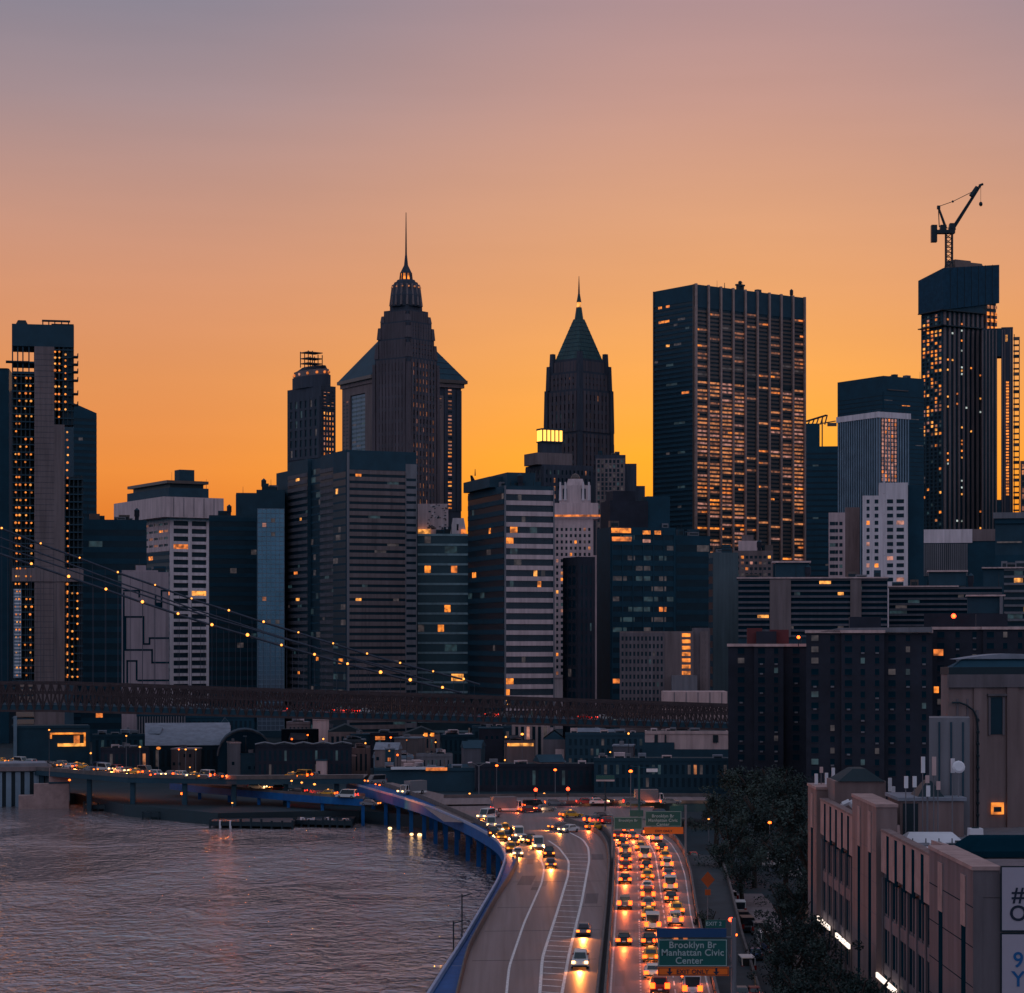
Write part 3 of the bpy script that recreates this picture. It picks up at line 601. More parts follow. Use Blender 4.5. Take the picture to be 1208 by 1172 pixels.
# 19 big gridded slab
b = Bld('big_gridded_slab', 'huge slab tower with proud steel columns and copper-glowing windows', 'skyscraper', 1370, 771, 819, 949, 37)
H = b.z(335.5); b.body(0, H, TEAL, roof=ROOF)
cwid = 1.3; n = 9
for i in range(n + 1): s_ = (b.a - cwid) * i / n; b.w.box(s_, s_ + cwid, -1.5, 0, 0, H + .4, mat('satin_metal_column', (.30, .20, .18), rough=.5, metal=.2, scale=.3))
b.w.box(0, b.a, -.35, 0, b.z(362), H, DGREY); zb_ = b.z(660); nf = 62; zt_ = b.z(363); fh = (zt_ - zb_) / nf
seg = []
for i in range(n):
    s0 = (b.a - cwid) * i / n + cwid; s1 = (b.a - cwid) * (i + 1) / n
    for j in range(nf):
        yv = 363 + (660 - 363) * (1 - (j + .5) / nf)
        z_ = zb_ + j * fh
        if 446 < yv < 451: b.w.box(s0, s1, -.5, 0, z_, z_ + fh, BLACK); continue
        b.w.box(s0, s1, -.35, 0, z_, z_ + 1.25, BRONZE)
        g_ = (.95 if i in (0, 1, 2, 8) else .55 if i == 3 or i == 7 else .14) if 451 < yv < 590 else (.30 if i < 4 or i == 8 else .2) if yv < 446 else (.5 if i in (1, 2, 3, 8) else .12)
        if yv < 385: g_ *= .5
        hot_ = .06 if yv < 446 else .16 if 570 < yv < 600 else .04
        if abs(yv - 624) < 3 and i < 6: hot_ = .9
        if abs(yv - 577) < 3: hot_ = .45
        r_ = R.random(); m_ = LIT[0] if r_ < hot_ * .4 else LIT[2] if r_ < hot_ else R.choice([DIM[1], DIM[1], DIM[2], DIM[0]] if yv > 446 else [DIM[2], DIM[2], FAINT[1]]) if R.random() < g_ else GLASS
        w_ = s1 - s0
        if m_ in LIT and w_ > 3 and R.random() < .6:
            f_ = R.choice((.3, .5)); o_ = R.choice((0, 1)); b.win('A', 0, (s0 + s1) / 2, z_ + 1.25 + (fh - 1.25) / 2, w_, fh - 1.25, R.choice([DIM[2], GLASS]), .03); b.win('A', 0, s0 + f_ * w_ / 2 if o_ else s1 - f_ * w_ / 2, z_ + 1.25 + (fh - 1.25) / 2, f_ * w_, fh - 1.3, m_, .08)
        else: b.win('A', 0, (s0 + s1) / 2, z_ + 1.25 + (fh - 1.25) / 2, w_, fh - 1.25, m_, .03)
b.bands('B', 0, .8, b.b - .8, zb_, b.z(352), 52, 1.5, TEAL, lit=.010, faint=.02, rel=.3, cell=3.5)
for s_ in (0, b.b - .8): b.w.box(-.6, 0, s_, s_ + .8, 0, H, BRONZE)
q = MB(); cxx = b.hit(881, b.u)
q.rod((cxx, 6, H), (cxx, 6, H + 5.5), .6, BLACK); q.box(cxx - 3.2, cxx + 3.2, 5, 7, H + 3.6, H + 4.6, BLACK); q.ball((cxx, 6, H + 5.6), 1.3, BLACK, 8); q.box(cxx - 2.4, cxx - 1.4, 5, 7, H, H + 3.6, BLACK); q.box(cxx + 1.4, cxx + 2.4, 5, 7, H, H + 3.6, BLACK); b.part('radar_mast', q)
masts(b, [(b.hit(860, b.u), 4, H, 4)], r=.3); b.done()
# 20 reddish narrow block and neighbours
b = Bld('brick_tower', 'narrow dark red-brown block right of the ornate pink building', 'building', 900, 664, 681, 702, 20)
H = b.z(657); b.body(0, H, BROWN, roof=ROOF); b.grid('A', 0, .3, b.a - .3, 4, H - 2, 3, 15, 1.2, 1.5, BROWN, lit=.01, faint=.02, rel=.15); b.grid('B', 0, .3, b.b - .3, 4, H - 2, 3, 15, 1.2, 1.5, BROWN, lit=.0, faint=.02, rel=.15); b.done()
b = Bld('office_block', 'black glass block behind the grid of apartment windows, below the copper-glowing slab', 'building', 1000, 780, 797, 838, 16)
H = b.z(632); b.body(0, H, TEAL, roof=ROOF); b.bands('A', 0, .3, b.a - .3, 3, H - 2, 16, 2, TEAL, lit=.004, faint=.05, rel=.12); b.done()
b = Bld('office_block', 'plain blue-grey slab with almost no windows left of the long banded housing', 'building', 870, 836, 841, 871, 9)
H = b.z(652); b.body(0, H, mat('slate_cladding', (.06, .085, .10), streak=True, var=.3), roof=ROOF); b.bands('B', 0, .2, b.b - .2, 3, H - 2, 14, 2.2, TEAL, lit=0, rel=.1); b.done()
b = Bld('terraced_roof_block', 'mauve building with a cluttered stepped roof at the foot of the copper-glowing slab', 'building', 1080, 864, 866, 912, 8, 26)
H = b.z(650); b.body(0, H, MASON2, roof=ROOF); q = MB(); q.box(2, b.a * .7, 3, 16, H, b.z(638), CREAM); q.box(b.a * .2, b.a * .5, 5, 13, b.z(638), b.z(631), MASON2); q.box(b.a * .8, b.a, 2, 9, H, b.z(643), BRONZE); b.part('penthouse', q)
b.grid('A', 0, .3, b.a - .3, b.z(690), H - 1, 8, 5, .8, 1.4, MASON2, lit=.06, dim=.1, faint=.2, rel=.2); b.done()
# 21 apartment grid building
b = Bld('apartment_building', 'mauve apartment block with a regular window grid and a lit orange stair column', 'building', 760, 729, 731, 818, 5, 16)
H = b.z(745); b.body(0, H, MASON2, roof=ROOF); s21 = lambda px: b.hit(px, b.u)
b.grid('A', 0, 0, s21(784), b.z(832), H - .6, 11, 9, .62, 1.1, SANDG, lit=.0, faint=.04, rel=.3)
for j in range(7): b.win('A', 0, s21(809.5), b.z(797) + (j + .4) * (b.z(745) - b.z(797)) / 7, s21(814) - s21(804), 1.25, LIT[0], .12)
q = MB(); q.box(s21(817.5) + .2, s21(838), 2, 18, 0, b.z(741), SANDG); b.part('wing', q); b.grid('A', 2, s21(826), s21(836), b.z(815), b.z(745), 2, 9, .9, 1.1, MASON2, lit=0, faint=.03, rel=.2)
q = MB(); q.box(s21(792), s21(822), -5, 0, 0, b.z(797), GREY); b.part('annex', q)
masts(b, [(s21(815), 3, H, 2)]); b.done()
q = MB(); D_ = 735; z_ = Z(832, D_); q.box(X(783, D_), X(858, D_), D_, D_ + 12, 3, Z(816, D_), PINKW)
for k in range(5): x_ = X(795 + k * 14, D_); q.box(x_, x_ + .25, D_ - .15, D_, z_ + .1, Z(817, D_), GREY)
tag(q.obj('flat_roof_hall'), 'pale pink blank-walled hall just above the old bridge deck', 'building')
# 24 dark tower with crane-like roof
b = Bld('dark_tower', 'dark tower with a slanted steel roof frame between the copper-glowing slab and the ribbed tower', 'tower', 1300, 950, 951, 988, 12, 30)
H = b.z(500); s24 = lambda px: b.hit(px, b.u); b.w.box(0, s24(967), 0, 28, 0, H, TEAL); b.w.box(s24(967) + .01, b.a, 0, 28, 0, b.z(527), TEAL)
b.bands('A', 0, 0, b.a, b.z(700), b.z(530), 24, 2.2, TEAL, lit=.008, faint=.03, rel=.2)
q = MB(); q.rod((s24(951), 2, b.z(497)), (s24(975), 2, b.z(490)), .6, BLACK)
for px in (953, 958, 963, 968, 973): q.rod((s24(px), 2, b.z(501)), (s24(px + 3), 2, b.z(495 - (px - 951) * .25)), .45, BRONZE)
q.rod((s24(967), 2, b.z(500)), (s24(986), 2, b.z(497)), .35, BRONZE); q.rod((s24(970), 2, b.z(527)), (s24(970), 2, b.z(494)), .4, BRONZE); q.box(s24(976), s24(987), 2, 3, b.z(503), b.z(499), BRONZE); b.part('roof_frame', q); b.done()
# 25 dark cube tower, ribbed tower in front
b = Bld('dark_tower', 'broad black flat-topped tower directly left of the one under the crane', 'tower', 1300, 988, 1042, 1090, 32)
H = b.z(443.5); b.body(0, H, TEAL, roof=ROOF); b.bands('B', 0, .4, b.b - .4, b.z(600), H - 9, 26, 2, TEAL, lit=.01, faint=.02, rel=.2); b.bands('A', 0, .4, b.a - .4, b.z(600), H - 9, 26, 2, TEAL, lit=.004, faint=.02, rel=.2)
q = MB(); q.box(b.a * .1, b.a * .6, -.5, 0, b.z(460), b.z(459), BRONZE); b.part('ledge', q); b.done()
b = Bld('ribbed_tower', 'tower with close white vertical ribs and a rose-tinted strip on its right face', 'tower', 1180, 989, 1036, 1072, 30)
H = b.z(486); b.body(0, H, GREY, roof=ROOF); b.fins('B', 0, .3, b.b - .3, b.z(690), H - 3, 17, .75, BLUEG); b.fins('A', 0, .3, b.a - .3, b.z(690), H - 3, 11, .75, BLUEG)
b.w.box(-.8, b.a + .8, -.8, b.b + .8, H - 3, H, PALE)
for j in range(16): 
    for i in range(5): b.win('A', 0, b.a * (.12 + i * .105), b.z(566) + j * 2.05, 1.2, 1.5, DIM[0] if R.random() < .8 else LIT[2], .66)
b.done()
# 26 tower under the crane
b = Bld('construction_skyscraper', 'very tall ribbed skyscraper under construction, wrapped in blue netting at the top', 'skyscraper', 1400, 1087, 1113, 1175, 30)
zz = b.z; A, B_ = b.a, b.b; b.body(0, zz(345), DGREY)
b.fins('A', 0, 0, A, zz(640), zz(366), 11, 1.4, MASON2, rel=.9, glass=GLASS); 
for i in range(11):
    for j in range(64):
        pr = .30 if i == 3 else .05
        if R.random() < pr: b.win('A', 0, 1.4 + (A - 1.4) / 11 * (i + .35), zz(626) + j * 2.05, 1.3, 1.1, R.choice([LIT[0], LIT[1], LIT[2], LIT[3]]), .95, 'work_light')
b.grid('B', 0, .3, B_ - .3, zz(640), zz(368), 5, 58, 1.2, .9, DGREY, prob=lambda i, j, nx, nz: (.35, .12, .1) if j > 26 else (.08, .03, .1), rel=.5)
q = MB(); o = 1.4
q.poly([(-o, -o, zz(366)), (A + o, -o, zz(352)), (A + o, B_ + o, zz(352)), (-o, B_ + o, zz(367)), (-o, -o, zz(317)), (A + o, -o, zz(306)), (A + o, B_ + o, zz(306)), (-o, B_ + o, zz(326))], [(0, 1, 5, 4), (1, 2, 6, 5), (2, 3, 7, 6), (3, 0, 4, 7), (4, 5, 6, 7), (3, 2, 1, 0)], NETBLUE)
for k in range(1, 8): s_ = -o + (A + 2 * o) * k / 8; q.rod((s_, -o - .1, zz(365) + (k / 8) * 7), (s_, -o - .1, zz(317) + (k / 8) * 6), .15, BLACK)
b.part('safety_netting', q)
q = MB(); q.box(A * .28, A * .62, 3, 14, zz(316), zz(303), BRONZE, (1, 1)); q.box(A * .55, A * .9, 5, 14, zz(312), zz(304), BRONZE, (2, 1)); b.part('formwork', q)
q = MB()
for z_ in (zz(366), zz(384)): q.box(-3, A * .75, -3, 0, z_ - .6, z_, BLACK); q.box(-3, 0, -3, B_, z_ - .6, z_, BLACK)
b.part('work_platform', q)
for j, y in enumerate((358, 366, 374, 383)):
    for i in range(3): b.win('A', -o, A * (.80 + i * .075), zz(y), 1.9, 2.1, LIT[0] if j > 0 else DIM[1], .95, 'lit_opening')
s26 = lambda px: b.hit(px, b.u)
b.done()
b = Bld('slit_tower', 'slim twin-slab tower with a bright sky slit and hoist right of the netted skyscraper', 'tower', 1400, 1158, 1158.5, 1195, 3, 16); zz = b.z
s26 = lambda px: b.hit(px, b.u)
b.w.box(0, s26(1176.3), 0, 12, 0, zz(388), MASON); b.w.box(s26(1181.2), s26(1195), 0, 12, 0, zz(387), MASON); b.w.box(s26(1176.3) + .01, s26(1181.2) - .01, .3, 12, zz(421), zz(388), DGREY); b.w.box(s26(1176.3) + .01, s26(1181.2) - .01, .3, 12, 0, zz(590), DGREY)
b.fins('A', 0, .1, s26(1176), zz(640), zz(390), 4, .7, MASON2, rel=.4)
for px in (1182, 1185, 1191.5, 1194): b.w.box(s26(px), s26(px) + .5, -.4, 0, zz(640), zz(390), MASON2)
for j in range(38): b.win('A', 0, s26(1188.5), zz(452) - j * 1.85, 1.7, 1.15, LIT[0], .1)
b.win('A', 0, s26(1187), zz(400), 1.6, 4, LIT[1], .1)
q = MB()
for px in (1196.5, 1202.5): q.rod((s26(px), 2, zz(640)), (s26(px), 2, zz(395 if px < 1200 else 402)), .3, BLACK)
for k in range(34): z_ = zz(402) - k * 3.6; q.box(s26(1195.5), s26(1203), 1, 3.5, z_, z_ + (.9 if k % 3 else 1.8), BLACK if k % 2 else BRONZE)
b.part('hoist_tower', q); b.done()
# tower crane
cr = thing('tower_crane', 'tower crane with raised jib on top of the netted skyscraper', 'crane', (X(1119.5, 1412), 1412, Z(312, 1412)))
sc = 1412 / F; c = lambda px, py: ((px - 1119.5) * sc, 0, -(py - 312) * sc)
q = MB()
for dx in (-1.9, 1.9):
    for dy in (-1.9, 1.9): q.rod((dx, dy, -2), (dx, dy, c(0, 272)[2]), .38, BLACK)
k = -2
while k < c(0, 275)[2]: q.rod((-1.9, -1.9, k), (1.9, -1.9, k + 3), .25, BLACK); q.rod((1.9, -1.9, k + 3), (-1.9, -1.9, k + 3), .25, BLACK); q.rod((1.9, 1.9, k), (-1.9, 1.9, k + 3), .25, BLACK); k += 3
q.obj('mast', cr)
q = MB(); a_, b_ = c(1099, 277), c(1126, 265); q.box(c(1104, 0)[0], c(1126, 0)[0], -2.4, 2.4, c(0, 276)[2], c(0, 272)[2], BLACK); q.box(c(1109, 0)[0], c(1116, 0)[0], -2, 2, c(0, 271.9)[2], c(0, 266)[2], BLACK); q.box(c(1119, 0)[0], c(1127, 0)[0], -2, 2, c(0, 271.9)[2], c(0, 264)[2], BLACK, (.6, 0)); q.obj('slewing_platform', cr)
q = MB(); q.box(c(1098.5, 0)[0], c(1105, 0)[0], -2, 2, c(0, 286)[2], c(0, 266)[2], BLACK); q.obj('counterweight', cr)
q = MB(); q.rod(c(1116, 270), c(1107, 245), .9, BLACK, .7); q.rod(c(1108, 268), c(1107, 245), .3, BLACK); q.box(c(1105.5, 0)[0], c(1109, 0)[0], -1, 1, c(0, 247)[2], c(0, 243)[2], BLACK); q.obj('back_mast', cr)
q = MB(); p0, p1 = Vector(c(1124, 270)), Vector(c(1157, 218)); nn = 14
for dy in (-1, 1): q.rod(p0 + Vector((-1.1, dy, -.7)), p1 + Vector((-.5, dy * .4, 0)), .6, BLACK, .4); q.rod(p0 + Vector((1.1, dy, .7)), p1 + Vector((.5, dy * .4, 0)), .6, BLACK, .4)
for k in range(nn):
    f0, f1 = k / nn, (k + 1) / nn; a_ = p0.lerp(p1, f0); b_ = p0.lerp(p1, f1); s_ = 1 if k % 2 else -1; q.rod(a_ + Vector((-1.0 * s_, -.8, -.5 * s_)), b_ + Vector((1.0 * s_, -.6, .5 * s_)), .24, BLACK)
q.rod(Vector(c(1146, 232)), Vector(c(1153, 221)), 1.9, BLACK, 1.5); q.rod(p1 - Vector((1, 0, .6)), p1 + Vector((1.4, 0, .3)), .8, BLACK); q.obj('jib', cr)
q = MB(); q.rod(c(1107, 244), c(1124, 238), .22, BLACK); q.rod(c(1124, 238), c(1150, 225), .22, BLACK); q.ball(c(1124, 238), .8, BLACK, 6); q.obj('pendant_cable', cr)
q = MB(); q.rod(c(1157, 219), c(1157, 239), .12, BLACK); q.ball(c(1157, 241), 1.2, BLACK, 8, 1.3); q.obj('hook_block', cr)
# 27 pale apartment towers
b = Bld('apartment_tower', 'taller pale mauve apartment tower with a dark side wall in front of the ribbed tower', 'building', 1000, 1015, 1017.5, 1071, 6, 24)
s_ = lambda px: b.hit(px, b.u); b.w.box(0, s_(1037), 0, 22, 0, b.z(585), PALE); b.w.box(s_(1037) + .01, b.a, 0, 22, 0, b.z(570), PALE); b.w.box(b.a + .01, b.a + 7, 6, 22, 0, b.z(572), TEAL)
for j in range(14):
    for px, wd, m0 in ((1024, 1.3, GLASS), (1034, 1.6, GLASS), (1050, 2.6, GLASS), (1062, 3.2, GLASS)):
        z_ = b.z(592) - j * 3.1
        if z_ < b.z(690): continue
        m_ = m0
        if R.random() < .04: m_ = LIT[0]
        elif R.random() < .12: m_ = DIM[0]
        b.win('A', 0, s_(px), z_, wd, 1.7, m_, .05)
q = MB(); q.box(-3, s_(1045), 3, 20, b.z(570) + .1, b.z(566), MASON, (2, 2)); b.part('roof', q) if 0 else None
for k in range(5): z_ = b.z(680) + k * 9; b.w.box(s_(1042), s_(1044), -.25, 0, z_, z_ + 8.6, PALE)
b.done()
b = Bld('apartment_tower', 'shorter pale mauve stepped apartment tower in front of the ribbed tower', 'building', 1030, 976, 977.5, 1014, 6, 24)
s_ = lambda px: b.hit(px, b.u); b.w.box(0, s_(997), 0, 20, 0, b.z(605), CREAM); b.w.box(s_(997) + .01, b.a, 0, 20, 0, b.z(599), SANDS)
for j in range(12):
    for px, wd in ((982, 2.4), (987, 1.2), (992, 1.4)):
        b.win('A', 0, s_(px), b.z(618) - j * 3.2, wd, 1.6, b.pick(.01, .03, .1) or GLASS, .05)
b.done()
b = Bld('podium_block', 'low block with blank pale wall above dark fins under the netted skyscraper', 'building', 1180, 1088, 1089.5, 1176, 5, 30)
H = b.z(625); b.body(0, H, TEAL); q = MB(); q.box(0, b.hit(1147, b.u), -.5, 0, b.z(641), H, PALE); q.box(b.hit(1147, b.u) + .1, b.a, -.4, 0, b.z(639), H, MASON2); b.part('fascia', q)
b.fins('A', 0, 0, b.a * .6, b.z(680), b.z(642), 22, .6, GREY, rel=.4); b.done()
# ------------------------------------------------------------------ long banded housing, brick housing towers
def slabroof(b, x0, x1, y0, y1, z, m=None, t=.5, nm='roof_slab'):
    q = MB(); q.box(x0, x1, y0, y1, z, z + t, m or PINKW); b.part(nm, q)
b = Bld('banded_housing', 'long low housing slab with close horizontal balcony bands behind the brick towers', 'building', 830, 869, 871, 1047, 3, 18)
H = b.z(683); b.body(0, H, DGREY, roof=ROOF); b.bands('A', 0, 0, b.a, b.z(752), H, 10, .8, SLATEB, lit=.006, faint=.03, rel=.6, cell=2.2, glass=DARKM)
sh = lambda px: b.hit(px, b.u)
for p0, p1 in ((908, 933), (1003, 1016)): q = MB(); q.box(sh(p0), sh(p1), -.9, -.66, b.z(752), H - .3, MASON2); b.part('balcony_stack', q)
for k in range(18): z_ = b.z(752) + k * 1.2; 
slabroof(b, -.6, b.a + .3, -1.2, 18, H); q = MB(); q.box(sh(915), sh(955), 3, 12, H + .5, b.z(664), DGREY); b.part('penthouse', q); q = MB(); q.box(sh(911), sh(957), 2, 13, b.z(664), b.z(662), PINKW); b.part('roof_slab', q)
masts(b, [(sh(935), 5, b.z(662), 3)]); b.done()
b = Bld('banded_housing', 'long dark housing slab with balcony bands, continuing right of the pale apartment towers', 'building', 850, 1047, 1048.5, 1182, 3, 18)
sh = lambda px: b.hit(px, b.u); H = b.z(693); b.body(0, H, DGREY, roof=ROOF); b.bands('A', 0, 0, b.a, b.z(752), H, 9, .8, SLATEB, lit=.006, faint=.03, rel=.6, cell=2.2, glass=DARKM)
slabroof(b, -.3, b.a * .62, -1.2, 18, H); q = MB(); q.box(sh(1096), sh(1140), 3, 12, H + .5, b.z(675), DGREY); q.box(sh(1094), sh(1142), 2, 13, b.z(675), b.z(673), PINKW); b.part('penthouse', q); b.done()
b = Bld('banded_tower', 'dark banded apartment block with roof slab at the right frame edge behind the brick towers', 'building', 900, 1158, 1160, 1230, 3, 18)
H = b.z(671); b.body(0, H, DGREY, roof=ROOF); b.bands('A', 0, b.a * .35, b.a, b.z(750), H, 9, .9, GREY, lit=.01, faint=.1, rel=.5); slabroof(b, -.6, b.a, -1.5, 18, H); b.done()
b = Bld('brick_block', 'small dark block with a thin pink roof edge below the red roof light', 'building', 700, 1088, 1090, 1186, 2, 14)
H = b.z(724); b.body(0, H, BROWN, roof=ROOF); slabroof(b, b.a * .52, b.a, -.8, 12, b.z(704)); b.w.box(b.a * .54, b.a * .98, .5, 11, H, b.z(704), DGREY); b.w.box(b.a * .93, b.a * .97, -.7, 0, 0, b.z(704), GREY); b.done()
b = Bld('plain_block', 'low grey block under the pale grey podium wall at the frame right', 'building', 1120, 1172, 1174, 1230, 3, 18)
H = b.z(600); b.body(0, b.z(655), TEAL); b.w.box(0, b.a, 1, 16, b.z(655), b.z(618), DGREY); b.w.box(-1, b.a, -1, 1, b.z(612), b.z(605), GREY); b.w.box(0, b.a, 0, 14, b.z(618), b.z(606), TEAL); b.win('A', 0, b.a * .3, b.z(640), 12, .8, FAINT[1]); b.done()
b = Bld('edge_tower', 'dark orange-edged tower cut off by the right frame edge', 'tower', 1350, 1203, 1203.6, 1235, 3, 18)
b.body(0, b.z(544), BRONZE); b.grid('A', 0, 0, b.a, 5, b.z(546), 5, 40, 1, 1, BRONZE, lit=.05, dim=.4); b.done()
def brick_tower(xl, xc, xr, D, yt, th, label, roof=PINKW, wings=((0, 1, 0),), lit=.012):
    b = Bld('brick_housing_tower', label, 'apartment block', D, xl, xc, xr, th, 26, 'brick housing towers behind the right bank'); H = b.z(yt)
    for f0, f1, off in wings:
        x0, x1 = b.a * f0, b.a * f1
        b.w.box(x0 + .01, x1, off, b.b, 0, H, BROWN); n = max(1, int((x1 - x0) / 3.4)); nf = 16; fh = H / nf
        for i in range(n):
            for j in range(1, nf):
                if j * fh < 8: continue
                s_ = x0 + (i + .5) * (x1 - x0) / n; wd = 1.0 if (i * 7 + 3) % 3 else 1.7
                r_ = R.random(); m_ = LIT[2] if r_ < lit * .5 else LIT[1] if r_ < lit else FAINT[1] if r_ < .06 else FAINT[0] if r_ < .08 else DARKM
                z_ = j * fh + fh * .55; b.win('A', off, s_, z_, wd, 1.35, m_, .05)
                if r_ > .7: b.w.box(s_ - .4, s_ + .4, off - .4, off, z_ - 1.1, z_ - .7, GREY)
                b.w.box(s_ - wd / 2 - .1, s_ + wd / 2 + .1, off - .15, off, z_ - .85, z_ - .7, BROWN)
        q = MB(); q.box(x0 - .3, x1 + .25, off - .5, b.b + .3, H + .002 * f0, H + .7, PINKW if roof is PINKW else roof); b.part('parapet', q)
    q = MB(); q.box(b.a * .35, b.a * .6, 6, 18, H + .7, H + 4, BROWN); b.part('water_tank_house', q) if len(wings) > 1 else None
    return b
b = brick_tower(857, 859, 955, 600, 763, 3, 'dark red-brown brick housing tower beside the end of the old bridge deck, lowest of three', wings=((0, .32, 2.5), (.32, .68, 0), (.68, 1, 3)), lit=.004)
q = MB(); q.box(5, 9, 8, 16, b.z(763) + .7, b.z(741), REDW); q.box(11, 16, 8, 16, b.z(763) + .7, b.z(743), REDW); b.part('rooftop_box', q); masts(b, [(19, 4, b.z(763), 3.4)], r=.2); b.done()
b = brick_tower(949, 951, 1100, 560, 747, 3, 'dark brick housing tower with a bent pale roof edge, middle of three', wings=((0, .28, 1.5), (.28, .62, 0), (.62, 1.0, 2)), lit=.008)
q = MB(); q.hexa([(3, 1, b.z(746)), (b.a, 1, b.z(746)), (b.a, 10, b.z(746)), (3, 10, b.z(746))], [(8, 1, b.z(741)), (b.a, 1, b.z(740)), (b.a, 9, b.z(740)), (8, 9, b.z(741))], GREY); b.part('roof_bulkhead', q); b.done()
b = brick_tower(1098, 1100, 1250, 575, 743, 3, 'dark brick housing tower behind the domed concrete tower, right of the others', wings=((0, .4, 1), (.4, .75, 0), (.75, 1, 1.5)), lit=.02)
b.win('A', 1, b.hit(1107, b.u), b.z(770), 2.4, 1.6, LIT[2], .1); b.win('A', 1, b.hit(1099.8, b.u) + 1, b.z(814), 1.2, 1.6, LIT[0], .1); b.done()

# ------------------------------------------------------------------ old suspension bridge deck, cables and lamps
br = thing('suspension_bridge', 'long suspension bridge approach with dark truss deck, drooping cables and lamps', 'bridge', (0, 0, 0))
DB = 700
TRUSSM = mat('brown_truss_steel', (.05, .036, .04), rough=.9, var=.4, scale=.5)
def zt(px): return Z(806 + 27 * max(0, (px - 60)) / 800, DB)
def zb(px): return Z(838 + 22 * max(0, (px - 60)) / 800, DB)
pxs = list(range(-60, 901, 20))
q = MB()
for a_, c_ in zip(pxs[:-1], pxs[1:]):
    x0, x1 = X(a_, DB), X(c_, DB)
    q.hexa([(x0, DB + .4, zb(a_)), (x1, DB + .4, zb(c_)), (x1, DB + 26, zb(c_)), (x0, DB + 26, zb(a_))], [(x0, DB + .4, zb(a_) + 1.6), (x1, DB + .4, zb(c_) + 1.6), (x1, DB + 26, zb(c_) + 1.6), (x0, DB + 26, zb(a_) + 1.6)], DGREY)
q.obj('deck', br)
for yy in (DB, DB + 13, DB + 26):
    q = MB()
    for i, (a_, c_) in enumerate(zip(pxs[:-1], pxs[1:])):
        x0, x1 = X(a_, DB), X(c_, DB)
        for f0, f1, w_ in ((1, 1, .5), (.62, .62, .22), (0, 0, .55)):
            za, zc_ = zb(a_) + (zt(a_) - zb(a_)) * f0, zb(c_) + (zt(c_) - zb(c_)) * f0
            q.hexa([(x0, yy, za - w_), (x1, yy, zc_ - w_), (x1, yy + .4, zc_ - w_), (x0, yy + .4, za - w_)], [(x0, yy, za + .1), (x1, yy, zc_ + .1), (x1, yy + .4, zc_ + .1), (x0, yy + .4, za + .1)], TRUSSM)
        for k in range(2):
            xa = x0 + (x1 - x0) * k / 2; xb = x0 + (x1 - x0) * (k + 1) / 2; pa = a_ + 10 * k
            q.rod((xa, yy + .2, zb(pa)), (xa, yy + .2, zt(pa)), .28, TRUSSM, n=4)
            q.rod((xa, yy + .2, zb(pa)), (xb, yy + .2, zt(pa + 10)), .2, TRUSSM, n=4); q.rod((xb, yy + .2, zb(pa + 10)), (xa, yy + .2, zt(pa)), .16, TRUSSM, n=4)
    q.obj('truss', br)
UP = [(-40, 611), (2, 624), (48, 642), (94, 659), (139, 676), (183, 691), (226, 707), (270, 721), (311, 734.5), (352, 747), (393, 760), (433, 772), (472, 783), (511, 793), (547, 802), (566, 808)]
LO = [(-40, 640), (-5, 652), (37, 666), (81, 681), (125, 696), (168, 711), (210, 725), (250, 738), (292, 750), (332, 762), (371, 773), (410, 784), (449, 794), (484, 803), (522, 812), (545, 818)]
for L, yy, r_, lamps in ((UP, DB + 27, .34, 1), (LO, DB - 1, .36, 1), ([(x, y + 11) for x, y in UP[:-2]], DB + 15, .25, 0), ([(x, y - 9) for x, y in LO[:-2]], DB + 10, .25, 0)):
    q = MB(); ps = [P(x, y, yy) for x, y in L]
    for p0, p1 in zip(ps[:-1], ps[1:]): q.rod(p0, p1, r_, MASON, n=5)
    q.obj('cable', br)
    if not lamps: continue
    for (x0, y0), (x1, y1) in zip(L[:-1], L[1:]):
        for k in range(3):
            q = MB()
            px = x0 + (x1 - x0) * k / 3; py = y0 + (y1 - y0) * k / 3; p_ = P(px, py, yy); q.rod(p_, (p_.x, p_.y, zt(px)), .07, MASON, n=3); q.obj('hanger_wire', br)
lm = None
for L, yy in ((UP[1:-1], DB + 26.2), (LO[2:-1], DB - 1.9)):
    for i, (x, y) in enumerate(L):
        p_ = P(x, y - .8, yy)
        if lm is None: q = MB(); q.ball((0, 0, 0), .42, LAMPY, 8); q.rod((0, 0, -.9), (0, 0, -.3), .12, BLACK); o = q.obj('cable_lamp', br); lm = o
        else: o = lm.copy(); COL.objects.link(o); o.parent = br
        k_ = R.uniform(.8, 1.2) * (1.1 if yy < DB else .75); o.location = p_; o.scale = (k_, k_, k_)
for k in (8,):
    px = -60 + k * 108; q = MB(); x_ = X(px, DB); q.box(x_ - 2, x_ + 2, DB + 2, DB + 25, 0, zb(px) - .3, MASON); q.obj('pier', br, (0, 0, 0))
